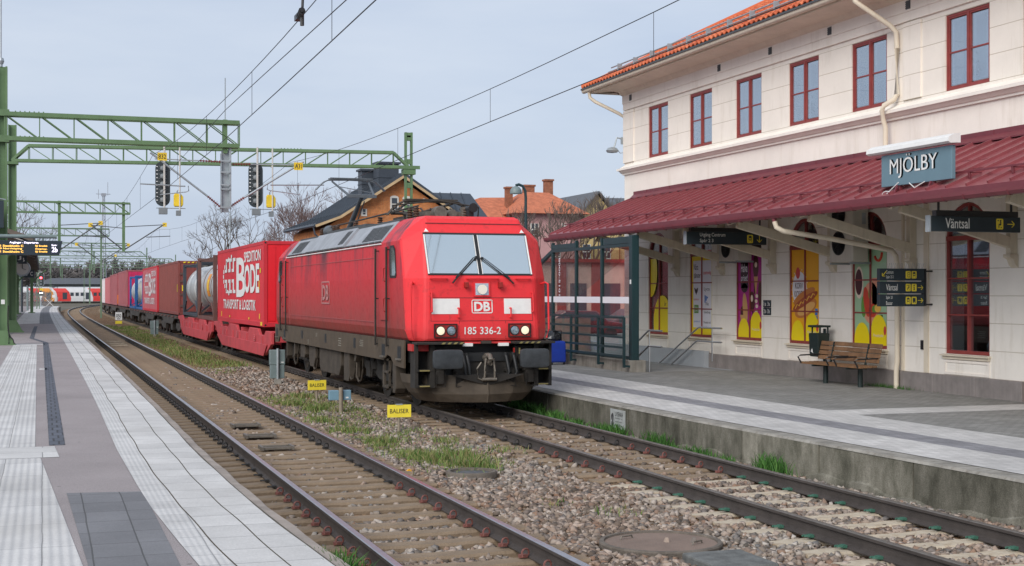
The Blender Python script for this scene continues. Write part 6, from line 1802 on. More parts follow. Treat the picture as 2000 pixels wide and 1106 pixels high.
# air conditioners
def ac(label, y0, y1, z0, z1, fans, nm="air_conditioner"):
    t = thing(nm, label, "air conditioner", (16.9, (y0+y1)/2, z0), group=None)
    h = MB(); h.box(16.72, 17.12, y0, y1, z0, z1); wb(h, "casing", M["ac_cream"], t, bevel=.02)
    for (y, z, r) in fans:
        h = MB(); h.lathe([(r, -.004), (r, -.012), (r*.9, -.004)], (16.72, y, z), 'x', 24); f = wb(h, "fan_opening", M["black_plastic"], t)
        h = MB()
        for k in range(5): h.lathe([(r*(.2+.17*k), -.016), (r*(.2+.17*k)+.006, -.016)], (16.72, y, z), 'x', 20, cap=False)
        for k in range(8): a = k*math.pi/4; h.tube((16.704, y, z), (16.704, y+r*math.cos(a), z+r*math.sin(a)), .004, 4)
        wb(h, "grille", M["loco_louvre"], f)
    h = MB(); h.box(16.70, 17.2, y0+.05, y0+.09, z0-.05, z0-.005); h.box(16.70, 17.2, y1-.09, y1-.05, z0-.05, z0-.005); wb(h, "wall_bracket", M["galv"], t)
    h = MB(); h.box(16.95, 17.05, y0-.004, y0-.001, (z0+z1)/2+.1, (z0+z1)/2+.35); wb(h, "type_plate", M["galv"], t)
    return t
ac("tall cream air conditioner with two black fans above the green poster", 26.18, 27.12, 3.0, 4.45, [(26.74, 3.42, .27), (26.74, 4.05, .27)])
ac("low cream air conditioner behind the Utgång Centrum sign", 31.45, 32.5, 3.15, 3.8, [(32.1, 3.47, .24)])
# flood light on the corner
t = thing("flood_light", "small grey flood light on the far corner of the station wall", "lamp", (16.95, 39.85, 7.05))
h = MB(); h.box(17.12, 17.2, 39.84, 39.92, 6.98, 7.2); h.path([(17.14, 39.88, 7.15), (16.98, 39.9, 7.18), (16.93, 39.9, 7.0), (16.88, 39.9, 6.86)], .025, 6); h.path([(17.0, 39.9, 6.8), (17.1, 39.9, 6.7), (17.2, 39.86, 6.72)], .012, 5); wb(h, "arm", M["galv"], t)
h = MB(); h.lathe([(.02, -.02), (.16, .0), (.2, .06), (.14, .14), (.02, .17)], (16.85, 39.95, 6.72), 'z', 14); wb(h, "lamp_head", M["galv"], t, smooth=40)
# bench
pm("bin_black", (.012, .024, .023), .5, var=.1)
t = thing("park_bench", "brown slatted wooden bench with black legs and arm loops against the station wall", "bench", (16.6, 26.3, PB))
h = MB()
for k in range(4): h.box(16.22+k*.115, 16.22+k*.115+.095, 25.15, 27.55, .725+.004*k, .765+.004*k)
wb(h, "seat", pm("bench_wood", (.215, .115, .055), .55, var=.3, scale=4, streak=.4, dirt=(.10, .05, .025)), t, bevel=.006)
h = MB()
for k in range(4):
    z = .83+k*.105; x = 16.70+.028*k; h.bar((x, 25.15, z+.04), (x, 27.55, z+.04), .03, .092, up=(.25, 0, 1))
wb(h, "backrest", M["bench_wood"], t, bevel=.005)
for y in (25.62, 27.0):
    h = MB(); h.tube((16.55, y, PB), (16.55, y, .70), .055, 12); wb(h, "leg", M["bin_black"], t)
    h = MB(); h.bar((16.2, y, .705), (16.70, y, .70), .04, .035); h.bar((16.66, y, .70), (16.78, y, 1.22), .04, .035); wb(h, "seat_bracket", M["bin_black"], t)
for y in (25.2, 26.02, 26.35, 27.5):
    h = MB(); h.path([(16.22, y, .74), (16.14, y, .88), (16.2, y, .915), (16.72, y, .93)], .018, 6); wb(h, "armrest", M["black_plastic"], t)
# bin
t = thing("litter_bin", "dark green litter bin with a raised lid on a post beside the bench", "bin", (16.85, 27.75, PB))
h = MB(); h.tube((16.98, 27.75, PB), (16.98, 27.75, 1.5), .035, 8); wb(h, "post", M["shelter_green"], t)
h = MB(); h.loft([[(16.85+a*k, 27.75+b_*k, z) for a, b_ in ((-.17, -.2), (.14, -.2), (.14, .2), (-.17, .2))] for z, k in ((.86, .88), (.90, .93), (1.38, 1.02), (1.40, 1.0))]); wb(h, "container", M["bin_black"], t, bevel=.03)
h = MB(); h.box(16.66, 17.02, 27.54, 27.96, 1.53, 1.58)
for y in (27.58, 27.92): h.box(16.74, 16.78, y-.015, y+.015, 1.4, 1.54); h.box(16.94, 16.98, y-.015, y+.015, 1.4, 1.54)
wb(h, "lid", M["bin_black"], t, bevel=.015)
h = MB(); h.add([(16.674, 27.85, .98), (16.674, 27.74, .94), (16.672, 27.78, 1.06)], [(0, 1, 2)]); wb(h, "sticker", M["white_paint"], t)
# suitcase and bag on the platform
t = thing("suitcase", "bright blue wheeled suitcase standing on the platform just right of the locomotive", "suitcase", (13.75, 36.6, PB))
h = MB(); h.loft([[(13.47+dx*k, 36.6+dy*k, z) for dx, dy in ((.02, -.16), (.5, -.16), (.5, .16), (.02, .16))] for z, k in ((.36, .96), (.40, 1.0), (.92, .98), (.97, .93))]); wb(h, "case", pm("suitcase_blue", (.012, .045, .36), .5, var=.12, scale=6), t, bevel=.04)
h = MB(); [h.lathe([(.035, -.02), (.035, .02)], (x, 36.5, PB+.035), 'x', 10) for x in (13.55, 13.92)]; wb(h, "wheel", M["black_plastic"], t)
h = MB(); h.tube((13.6, 36.52, .97), (13.6, 36.52, 1.25), .012, 5); h.tube((13.85, 36.52, .97), (13.85, 36.52, 1.25), .012, 5); h.tube((13.6, 36.52, 1.25), (13.85, 36.52, 1.25), .014, 5); wb(h, "pull_handle", M["black_plastic"], t)
t = MB(); r_ = random.Random(2)
rg = []
for z, k in ((.975, .8), (1.03, 1.05), (1.12, .98), (1.2, .7), (1.27, .25)):
    rg.append([(13.66+.22*k*math.cos(a)*(1+.12*r_.uniform(-1, 1)), 36.6+.15*k*math.sin(a)*(1+.1*r_.uniform(-1, 1)), z+.015*r_.uniform(-1, 1)) for a in [2*math.pi*q/14 for q in range(14)]])
t.loft(rg); o = t.build("plastic_bag", pm("bag_black", (.015, .016, .02), .22, var=.3, scale=12)); tag(o, "crumpled black plastic bag lying on top of the blue suitcase", "bag")
# glass shelter over the stairs
SXF = 14.30
t = thing("glass_shelter", "glass stair shelter with dark green posts and a white safety stripe, under the canopy end", "shelter", (SXF, 36, PB))
h = MB(); h.box(SXF-.16, SXF+.28, 32.35, 41.5, PB-.1, .60); wb(h, "concrete_base", M["coping_stone"], t, bevel=.02)
for y, w in ((32.48, .20), (34.6, .09), (36.5, .09), (38.4, .09), (40.6, .09)):
    h = MB(); h.box(SXF-w/2, SXF+w/2, y-w/2, y+w/2, .60, 3.80 if y < 39 else 3.1); wb(h, "post", M["shelter_green"], t, bevel=.008)
h = MB(); h.box(SXF-.05, SXF+.05, 32.58, 38.36, 3.52, 3.60); h.box(SXF-.05, SXF+.05, 32.58, 38.36, .62, .69); h.bar((SXF, 38.44, 3.55), (SXF, 41.2, 2.7), .09, .10); h.box(SXF-.06, SXF+.06, 32.58, 34.4, 3.605, 3.78); h.box(SXF-.05, SXF+.05, 36.5, 38.3, 3.605, 3.74)
wb(h, "rail", M["shelter_green"], t)
for y0, y1 in ((32.58, 34.55), (34.65, 36.45), (36.55, 38.35)):
    h = MB(); h.box(SXF-.006, SXF+.006, y0, y1, .69, 3.52); g_ = wb(h, "glass_panel", M["pane_shelter"], t)
    h = MB(); h.box(SXF-.010, SXF-.0065, y0, y1, 2.05, 2.22); wb(h, "safety_stripe", M["ad_white"], g_)
h = MB(); h.prism([(38.45, .69), (40.9, .69), (40.9, 2.75), (38.45, 3.48)], 'x', SXF-.006, SXF+.006); g_ = wb(h, "glass_panel", M["pane_shelter"], t)
h = MB(); h.box(SXF-.010, SXF-.0065, 38.45, 40.9, 2.05, 2.22); wb(h, "safety_stripe", M["ad_white"], g_)
h = MB(); h.prism([(38.6, 3.62), (44, 2.0), (44, 1.9), (38.6, 3.52)], 'x', SXF+.1, 16.9); wb(h, "sloping_roof", M["pane_shelter"], t)
h = MB(); h.box(SXF-.02, 16.95, 42.0, 42.06, -.3, 1.5); wb(h, "back_wall", pm("shelter_back", (.33, .24, .215), .6, var=.4, scale=1.4), t)
h = MB(); h.text("8000-5101", ((SXF-.012, 37.9, 3.35), (0, 0, -1), (0, -1, 0)), 1.1, .12); wb(h, "lettering", M["ad_white"], t)
h = MB(); h.box(SXF-.11, SXF-.101, 32.43, 32.5, 2.55, 2.66); h.box(SXF-.012, SXF-.0065, 32.62, 32.74, 2.3, 2.6); wb(h, "notice", M["white_paint"], t)
# railing in front of the glass
t = thing("railing", "dark green metal railing with five bars in front of the glass shelter", "railing", (13.98, 35.4, PB))
for y in (32.38, 34.1, 36.1, 38.4):
    h = MB(); h.box(13.95, 14.01, y-.03, y+.03, .42, 1.70); h.bar((13.98, y, .46), (14.14, y, .45), .04, .05); wb(h, "post", M["shelter_green"], t)
h = MB()
for z in (1.66, 1.40, 1.16, .90, .68): h.box(13.96, 14.0, 32.41, 38.37, z, z+.055)
wb(h, "bar", M["shelter_green"], t)
# steel handrails down the stairs
def handrail(label, x, pts_list, posts, name="stair_handrail"):
    t = thing(name, label, "handrail", (x, pts_list[0][0][1], .5), group=None)
    h = MB()
    for pts in pts_list: h.path(pts, .024, 8)
    wb(h, "rail", M["steel_bright"], t, smooth=60)
    for (y, z0, z1) in posts:
        h = MB(); h.tube((x, y, z0), (x, y, z1), .022, 8); wb(h, "post", M["steel_bright"], t)
handrail("double steel handrail by the wall leading down the stairs", 16.86, [[(16.86, 32.6, 1.39), (16.86, 33.9, 1.39), (16.86, 34.0, 1.37), (16.86, 37.3, -.05)], [(16.86, 32.6, 1.02), (16.86, 34.0, 1.02), (16.86, 34.1, 1.0), (16.86, 37.3, -.42)]], [(33.15, .5, 1.39)])
handrail("short double steel handrail beside the green shelter post", 14.72, [[(14.72, 31.7, 1.36), (14.72, 32.5, 1.36), (14.72, 33.3, 1.0)], [(14.72, 31.7, .96), (14.72, 32.5, .96), (14.72, 33.3, .6)]], [(32.45, .3, 1.36)])
# warning plate on the platform wall
t = MB(); t.m = 0; t.box(eB(22.9)-.018, eB(22.9)+.0, 22.55, 23.2, -.12, .22); t.m = 1
t.text("LIVSFARA", FX(eB(22.9)-.020, 22.98, .10), .36, .08, .008)
for k in range(3): t.text(("beträd ej", "spårområdet", "livsfara")[k], FX(eB(22.9)-.020, 22.98, .045-.06*k), .33, .035)
t.path([(eB(22.9)-.02, 23.09+.06*math.cos(k*.5), .02+.12*math.sin(k*.5)) for k in range(13)], .008, 4); t.tube((eB(22.9)-.02, 23.09, -.08), (eB(22.9)-.02, 23.09, .12), .012, 5)
o = t.build("warning_plate", [pm("plate_grey", (.36, .38, .37), .6, var=.15, scale=8), M["black_plastic"]]); tag(o, "weathered grey LIVSFARA warning plate fixed to the concrete platform wall", "sign")
# weeds and grit along the foot of the building
h = MB(); r_ = random.Random(31)
for i in range(420):
    y = r_.gauss(25.3, .45); x = WX-.09-abs(r_.gauss(0, .08)); a = r_.uniform(0, 6.3); s = r_.uniform(.02, .07)
    h.add([(x, y, PB), (x+.008*math.cos(a), y+.008*math.sin(a), PB), (x+s*.6*math.cos(a+1), y+s*.6*math.sin(a+1), PB+s*1.5)], [(0, 1, 2)])
o = h.build("wall_weeds", M["grass_lush"]); tag(o, "tiny weeds at the foot of the station wall by the downpipe", "weeds", kind='stuff')
# ------------------------------------------------------------------ overhead line
pm("mast_green", (.115, .20, .092), .55, var=.12, scale=2, streak=.2, dirt=(.07, .10, .05))
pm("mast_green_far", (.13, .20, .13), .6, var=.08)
pm("insul_red", (.19, .035, .03), .4)
pm("wire_dark", (.035, .035, .038), .5, metal=.5, var=.05)
pm("signal_back", (.030, .040, .045), .55, var=.1); pm("signal_grey", (.22, .24, .25), .5, metal=.3, var=.1)
pm("signal_yellow", (.78, .55, .03), .5); pm("pale_post", (.55, .52, .48), .55, var=.08)
emit("lamp_red_on", (1.0, .06, .08), 5.0); emit("lamp_white_on", (1.0, .93, .82), 3.5)
def insul(h, p, q, r=.05, n=6):
    p, q = Vector(p), Vector(q); d = q-p
    h.tube(p, q, r*.45, 6)
    for k in range(n):
        c = p+d*((k+.5)/n); e = d.normalized()*.012
        h.tube(c-e, c+e, r, 8)
def truss(P, Q, zb, zt, t, mat, n, chord=.14, dep=.36, slant=0.0, bar=.035, flip=None, name=""):
    """two lattice planes side by side between P and Q"""
    P, Q = Vector((P[0], P[1], 0)), Vector((Q[0], Q[1], 0)); d = (Q-P); L_ = d.length; u = d/L_; s = Vector((-u.y, u.x, 0))
    def at(a, o, z): v = P+u*a+s*o; return (v.x, v.y, z)
    h = MB()
    for o in (-dep/2, dep/2): h.bar(at(slant, o, zt), at(L_-slant, o, zt), chord, chord)
    if slant:
        for a0, a1 in ((0, slant), (L_, L_-slant)):
            for o in (-dep/2, dep/2): h.bar(at(a0, o, zb), at(a1, o, zt), chord*.8, chord*.8)
    wb(h, "top_chord", mat, t)
    h = MB()
    for o in (-dep/2, dep/2): h.bar(at(0, o, zb), at(L_, o, zb), chord, chord)
    wb(h, "bottom_chord", mat, t)
    h = MB(); w = (L_-2*slant)/n
    for k in range(n+1):
        a = slant+k*w
        for o in (-dep/2, dep/2):
            h.bar(at(a, o, zb), at(a, o, zt), bar, bar)
            if k < n:
                if flip is None or k < flip: h.bar(at(a, o, zt), at(a+w, o, zb), bar, bar)
                else: h.bar(at(a, o, zb), at(a+w, o, zt), bar, bar)
    wb(h, "bracing", mat, t)
    return at, L_
def bolts(h, at, a, zs, dep):
    for z in zs:
        for k in range(7):
            v = at(a-.45+.15*k, -dep/2, z); h.cbox(v, .04, .04, .04)
# nearest gantry -----------------------------------------------------------
GY = 50.0
t = thing("overhead_line_gantry", "nearest green lattice gantry, holding a hanging grey post between the tracks", "gantry", (-1.35, GY, PA), group="green gantries across the tracks")
at, L_ = truss((-1.25, GY), (6.62, GY), 7.57, 8.40, t, M["mast_green"], 7, chord=.14, slant=0.0)
h = MB(); bolts(h, at, .8, (8.49, 7.65), .36); wb(h, "bolt_plate", M["mast_green"], t)
h = MB(); h.box(-1.58, -1.52, GY-.19, GY+.19, PA, 10.0); h.box(-1.22, -1.16, GY-.19, GY+.19, PA, 10.0); h.box(-1.52, -1.22, GY-.03, GY+.03, PA, 10.0)
h.prism([(-1.75, PA), (-.93, PA), (-.93, PA+.05), (-1.16, PA+.5), (-1.58, PA+.5), (-1.75, PA+.05)], 'y', GY-.26, GY-.20); h.prism([(-1.75, PA), (-.93, PA), (-.93, PA+.05), (-1.16, PA+.5), (-1.58, PA+.5), (-1.75, PA+.05)], 'y', GY+.20, GY+.26); h.box(-1.8, -.9, GY-.35, GY+.35, PA, PA+.04)
for z in (7.5, 8.38): h.box(-1.66, -1.10, GY-.24, GY+.24, z-.06, z+.16)
wb(h, "mast", M["mast_green"], t)
h = MB(); h.path([(-1.12, GY-.28, PA), (-1.10, GY-.3, PA+.3), (-1.14, GY-.28, 1.3), (-1.13, GY-.25, 1.9)], .02, 5); h.path([(-1.12, GY-.28, PA+.35), (-.98, GY-.3, PA+.2), (-.93, GY-.3, PA+.02)], .018, 5); wb(h, "earth_cable", M["black_plastic"], t)
h = MB(); h.box(-1.36, -1.24, GY-.215, GY-.20, 1.95, 2.1); wb(h, "notice", M["white_paint"], t)
h = MB(); h.tube((-1.37, GY, 10.0), (-1.37, GY, 10.1), .06, 10); h.lathe([(.08, .1), (.11, .2), (.08, .3)], (-1.37, GY, 10.0), 'z', 12); h.tube((-1.37, GY, 10.3), (-1.37, GY, 12.6), .028, 6); wb(h, "mast_top_insulator", M["galv"], t)
h = MB(); h.box(6.05, 6.20, GY-.14, GY-.12, 7.3, 8.5); h.box(6.05, 6.20, GY+.12, GY+.14, 7.3, 8.5); h.box(6.10, 6.15, GY-.12, GY+.12, 7.3, 8.5); wb(h, "post_head", M["mast_green"], t)
h = MB(); h.box(5.98, 6.0, GY-.12, GY+.12, 5.2, 7.3); h.box(6.26, 6.28, GY-.12, GY+.12, 5.35, 7.7); h.box(6.0, 6.26, GY-.02, GY+.0, 5.2, 7.4); h.box(6.28, 6.34, GY-.14, GY-.12, 5.3, 7.65)
for z in (5.35, 6.0, 6.15, 6.6, 7.0): h.box(5.95, 6.3, GY-.17, GY-.13, z, z+.05)
wb(h, "hanging_post", M["galv"], t)
h = MB(); h.tube((6.14, GY, 8.5), (6.14, GY, 10.0), .02, 5); wb(h, "stay_wire", M["galv"], t)
# cantilevers for both tracks on that post
def cantilever(t, px, y, tip, tz, anchor, az, reg, regz, plate=None):
    sgn = 1 if tip > px else -1
    h = MB(); m_ = (px+(tip-px)*.24)
    za = az+(tz-az)*.24
    h.tube((px+(tip-px)*.24, y, za), (tip, y, tz), .036, 8); h.tube((px+sgn*.9, y, anchor), (tip-sgn*.15, y, anchor+.02), .024, 6)
    h.tube((reg[0], y, regz), (reg[1], y, regz+.05), .026, 6); h.path([(reg[0]-sgn*.1, y, regz+.02), (reg[0]-sgn*.12, y, regz-.16), (reg[0]-sgn*.02, y, regz-.2), ((reg[0]+reg[1])/2+sgn*.1, y, regz-.32)], .018, 5)
    ar = wb(h, "cantilever_arm", M["galv"], t, smooth=60)
    h = MB(); insul(h, (px+sgn*.12, y, az+.05), (px+(tip-px)*.24, y, za), .055, 8); insul(h, (px+sgn*.15, y, anchor-.02), (px+sgn*.9, y, anchor), .05, 8); wb(h, "insulator", M["insul_red"], ar)
    if plate:
        h = MB(); h.m = 0; h.box(plate[1]-.16, plate[1]+.16, y-.06, y-.05, plate[2], plate[2]+.28); h.m = 1; h.text(plate[0], FY(plate[1]-.13, y-.063, plate[2]+.06), .26, .16, .01); wb(h, "number_plate", [M["signal_yellow"], M["black_plastic"]], ar)
cantilever(t, 6.14, GY, 3.55, 7.25, 7.02, 5.30, (4.75, 3.2), 6.10, ("832", 3.95, 6.98))
cantilever(t, 6.14, GY, 8.95, 7.10, 6.95, 5.32, (7.75, 9.7), 6.22, ("A31", 8.75, 6.78))
# second gantry, with the signals ------------------------------------------
A2, B2 = (-1.33, 66.2), (16.4, 63.7)
t = thing("overhead_line_gantry", "long green lattice gantry with sloped ends carrying the two signals, second from the front", "gantry", (A2[0], A2[1], PA), group="green gantries across the tracks")
at2, L2 = truss(A2, B2, 8.30, 8.98, t, M["mast_green"], 16, chord=.13, slant=.72, flip=8)
h = MB(); bolts(h, at2, 4.2, (9.06,), .36); bolts(h, at2, 4.2, (8.22,), .36); bolts(h, at2, 8.2, (9.06,), .36); bolts(h, at2, 12.4, (9.06,), .36); wb(h, "bolt_plate", M["mast_green"], t)
h = MB(); x, y = A2; h.box(x-.18, x-.13, y-.18, y+.18, PA, 9.9); h.box(x+.13, x+.18, y-.18, y+.18, PA, 9.9); h.box(x-.13, x+.13, y-.03, y+.03, PA, 9.9); h.box(x-.26, x+.26, y-.26, y+.26, 8.12, 8.24); h.prism([(x-.4, PA), (x+.45, PA), (x+.45, PA+.05), (x+.18, PA+.55), (x-.18, PA+.55), (x-.4, PA+.05)], 'y', y-.25, y-.19); h.box(x-.45, x+.5, y-.35, y+.35, PA, PA+.05); wb(h, "mast", M["mast_green"], t)
h = MB(); x, y = B2
for dx in (-.14, .14): h.box(x+dx-.045, x+dx+.045, y-.1, y+.1, -.3, 9.95)
for k in range(9): z = .6+1.12*k; h.box(x-.095, x+.095, y-.085, y+.085, z, z+.24)
h.box(x-.095, x+.095, y-.085, y+.085, 9.72, 9.94); h.box(x-.45, x+.5, y-.25, y-.19, 8.2, 8.36); h.box(x-.3, x+.3, y-.22, y+.22, 7.95, 8.2)
wb(h, "mast", M["mast_green"], t)
def on2(px_a): return at2(px_a, 0, 0)
# two colour light signals hung from it, seen from behind
def hung_signal(a, label, blabel):
    x, y, _ = on2(a)
    t = thing("railway_signal", label, "signal", (x, y-.3, 6.2), group="signals hung from the gantry")
    h = MB(); r_ = .33; poly = []
    for k in range(13): q = math.pi*k/12; poly.append((x+r_*math.cos(q), 8.02+r_*math.sin(q)))
    for k in range(13): q = math.pi+math.pi*k/12; poly.append((x+r_*math.cos(q), 6.62+r_*math.sin(q)))
    h.prism(poly, 'y', y-.40, y-.36); wb(h, "backboard", M["signal_back"], t)
    for k in range(5):
        z = 6.58+k*.36
        h = MB(); h.lathe([(.13, .0), (.13, -.06), (.10, -.11), (.02, -.13)], (x, y-.40, z), 'y', 14)
        for q in range(4): h.bar((x+.1*math.cos(q*1.57+.78), y-.42, z+.1*math.sin(q*1.57+.78)), (x+.22*math.cos(q*1.57+.78)*1.15, y-.42, z+.15*math.sin(q*1.57+.78)), .02, .02)
        wb(h, "lamp_back", M["signal_grey"], t, smooth=40)
    h = MB()
    for k in range(10): h.box(x-.29, x-.22, y-.405, y-.401, 6.55+.17*k, 6.59+.17*k)
    wb(h, "vent_slot", M["white_paint"], t)
    h = MB(); h.tube((x+.06, y-.55, 6.15), (x+.06, y-.55, 9.05), .045, 8); h.bar((x+.06, y-.55, 8.9), (x+.06, y-.2, 8.9), .05, .05); h.bar((x+.06, y-.55, 8.2), (x+.06, y-.2, 8.2), .05, .05); wb(h, "post", M["pale_post"], t)
    h = MB(); h.box(x-.19, x+.19, y-.7, y-.45, 5.92, 6.22); h.tube((x-.3, y-.55, 6.2), (x+1.0, y-.55, 6.2), .02, 5); wb(h, "junction_box", M["signal_grey"], t, bevel=.01)
    t2 = thing("signal_repeater", blabel, "signal", (x+.7, y-.3, 6.0), group="yellow repeaters hung beside the signals")
    xx = x+.68; h = MB(); h.loft([[(xx+u*k, yy, 6.58+w*k) for u, w in [(-.2, -.22), (-.16, -.30), (.16, -.30), (.22, -.2), (.22, .15), (.12, .28), (-.15, .30), (-.2, .22)]] for yy, k in ((y-.6, .9), (y-.56, 1.0), (y-.4, 1.0))]); wb(h, "case", M["signal_yellow"], t2)
    h = MB(); h.tube((xx+.06, y-.63, 6.1), (xx+.06, y-.63, 9.05), .035, 8); h.bar((xx+.06, y-.63, 8.9), (xx+.06, y-.2, 8.9), .05, .05); h.bar((xx+.06, y-.63, 8.2), (xx+.06, y-.2, 8.2), .05, .05); wb(h, "post", M["pale_post"], t2)
    h = MB(); h.box(xx-.11, xx+.11, y-.68, y-.55, 5.86, 6.10); wb(h, "junction_box", M["signal_grey"], t2, bevel=.008)
    h = MB(); h.tube((xx-.05, y-.5, 6.85), (xx-.05, y-.5, 7.0), .03, 6); h.tube((xx-.05, y-.5, 7.0), (xx+.0, y-.5, 7.05), .02, 6); wb(h, "lug", M["signal_grey"], t2)
hung_signal(6.55, "black signal seen from behind, left of the hanging grey post", "small yellow signal case left of the hanging grey post, beside the left signal")
hung_signal(10.72, "black signal seen from behind, right of the hanging grey post", "small yellow signal case right of the hanging grey post, beside the right signal")
# farther gantries ----------------------------------------------------------
def far_gantry(y, x0, x1, zt, zb, posts, label, n, slant=0, masts=(), mat="mast_green_far"):
    t = thing("overhead_line_gantry", label, "gantry", (x0, y, 0), group="green gantries across the tracks")
    truss((x0, y), (x1, y), zb, zt, t, M[mat], n, chord=.13, slant=slant, bar=.05, dep=.3)
    for x, za, zz in posts:
        h = MB(); h.box(x-.10, x+.10, y-.1, y+.1, za, zz); wb(h, "hanging_post", M[mat], t)
    for x, za, zz in masts:
        h = MB(); w = .16 if za == 0 else .09; h.box(x-w, x+w, y-w, y+w, za, zz); wb(h, "mast", M[mat], t)
    return t
t = far_gantry(104, -6.5, 5.95, 8.85, 8.10, [(1.07, 5.2, 8.95), (5.5, 5.35, 8.95)], "green gantry with two hanging posts, third from the front", 12, mat="mast_green", masts=[(-6.3, 0, 9)])
def arm(t, px, y, tip, za, zt, lab=None):
    h = MB(); h.tube((px, y, za), (tip, y, zt), .05, 6); h.tube((px, y, zt-.25), (tip, y, zt-.05), .03, 5); sg = 1 if tip > px else -1
    h.tube((px+(tip-px)*.55, y, za+(zt-za)*.5), (tip+sg*.4, y, za+(zt-za)*.55), .03, 5); a = wb(h, "cantilever_arm", M["loco_louvre"], t)
    h = MB(); h.box(tip-.15, tip+.15, y-.03, y-.01, zt-.2, zt+.1); wb(h, "number_plate", M["signal_yellow"], a)
arm(t, 5.5, 104, 8.4, 5.45, 7.4); arm(t, 5.5, 104, 3.2, 5.45, 7.3); arm(t, 1.07, 104, 3.9, 5.4, 7.45)
t = far_gantry(148, -9, 6.4, 8.95, 8.22, [], "pale green gantry, fourth from the front, with a tall post between the tracks", 14, masts=[(5.6, -.2, 9.2), (-9, 0, 9.2)])
arm(t, 5.6, 148, 8.3, 5.6, 7.4); arm(t, 5.6, 148, 3.2, 5.6, 7.4)
t = far_gantry(190, -12, 10.5, 8.95, 8.3, [(-1.5, 5.4, 9), (6.0, 5.4, 9)], "thin green gantry beyond the fourth one, over the curve", 16, masts=[(-12, 0, 9.2)])
arm(t, 6.0, 190, 9.0, 5.6, 7.4)
far_gantry(226, -8, 15.4, 8.95, 8.2, [(1.0, 5.5, 9), (7.5, 5.5, 9)], "gantry with a sloped right end over the curving freight train", 18, slant=.8, masts=[(15.5, -.2, 9.6), (-8, 0, 9)])
far_gantry(272, -10, 24, 9.0, 8.3, [(3, 5.5, 9), (11, 5.5, 9)], "faint green gantry far down the line, with its mast above the blue tanks", 20, slant=.8, masts=[(24, -.2, 9.8), (-10, 0, 9)])
far_gantry(330, -14, 34, 9.0, 8.3, [(4, 5.5, 9), (15, 5.5, 9)], "faintest green gantry beyond all others, near the commuter train", 20, slant=.8, masts=[(34, -.2, 9.8), (10, 0, 9), (-5, 0, 9)])
for k, (x, y, zz, lb) in enumerate(((1.6, 352, 9.5, "green lattice pole in front of the commuter train, by its red and white doors"), (9.2, 345, 9.0, "green lattice pole in front of the white part of the commuter train"), (-.6, 168, 8.6, "thin green pole beside the far platform signal"))):
    h = MB()
    for dx in (-.16, .16): h.bar((x+dx, y, 0), (x+dx*.5, y, zz), .08, .08)
    for q in range(8): z = .5+q*zz/9; h.bar((x-.14, y, z), (x+.12, y, z+.9), .05, .05)
    h = h.build("line_pole", M["mast_green_far"]); tag(h, lb, "pole")
# wires ---------------------------------------------------------------------
def span(t, ys, xf, zc, zm_sup, zm_mid, first, length, r=.008):
    """contact wire with its carrier and droppers"""
    h = MB(); pts = [(xf(y), y, zc(y)) for y in ys]; h.path(pts, r, 5); wb(h, "contact_wire", M["wire_dark"], t)
    def zm(y): u = ((y-first)/length) % 1.0; return zm_sup-(zm_sup-zm_mid)*4*u*(1-u)
    h = MB(); h.path([(xf(y), y, zm(y)) for y in ys], r*.9, 5); wb(h, "messenger_wire", M["wire_dark"], t)
    h = MB(); y = first-length+6.7
    while y < 240:
        if y > 10: h.tube((xf(y), y, zc(y)), (xf(y), y, zm(y)), r*.55, 4, cap=False)
        y += 7.6
    wb(h, "dropper", M["wire_dark"], t)
ys = [4+2*k for k in range(24)]+[52+6*k for k in range(34)]
t = thing("overhead_line", "overhead contact wire with carrier and droppers above the left track", "overhead wire", (3.6, 30, 5.5), group="overhead wires")
span(t, ys, lambda y: cA(y)+float(np.interp(y, [0, 22, 50, 104, 148, 190], [-.15, .0, .12, -.2, .2, 0])), lambda y: float(np.interp(y, [0, 16, 30, 50, 250], [5.66, 5.62, 5.56, 5.62, 5.5])), 7.2, 6.36, 50, 54)
t = thing("overhead_line", "overhead contact wire with carrier and droppers above the freight train", "overhead wire", (8.17, 30, 5.5), group="overhead wires")
span(t, ys, lambda y: cB(y)+float(np.interp(y, [0, 20, 30, 50, 104, 148], [.1, .0, .05, .35, -.1, .1])), lambda y: float(np.interp(y, [0, 20, 32, 50, 250], [5.7, 5.66, 5.60, 5.5, 5.5])), 7.05, 6.26, 50, 54)
h = MB(); h.path([(3.15, 2, 5.62), (3.45, 16, 5.83), (3.5, 23, 5.97), (3.6, 29.3, 6.14), (4.2, 50, 6.6)], .007, 5); o = h.build("feeder_wire", M["wire_dark"]); tag(o, "single thin wire crossing between carrier and contact wire over the left track", "wire")
h = MB(); p = Vector((3.38, 19.3, 6.22)); insul(h, (3.30, 18.55, 6.12), (3.38, 19.2, 6.16), .05, 5); h.tube((3.38, 19.0, 6.16), (3.40, 19.05, 6.45), .02, 5); h.tube((3.38, 19.0, 6.0), (3.38, 19.0, 6.2), .03, 6); h.cbox((3.44, 19.6, 6.24), .08, .3, .08); o = h.build("wire_insulator", M["black_plastic"]); tag(o, "dark insulator on the wires at the top edge, above the left track", "insulator")

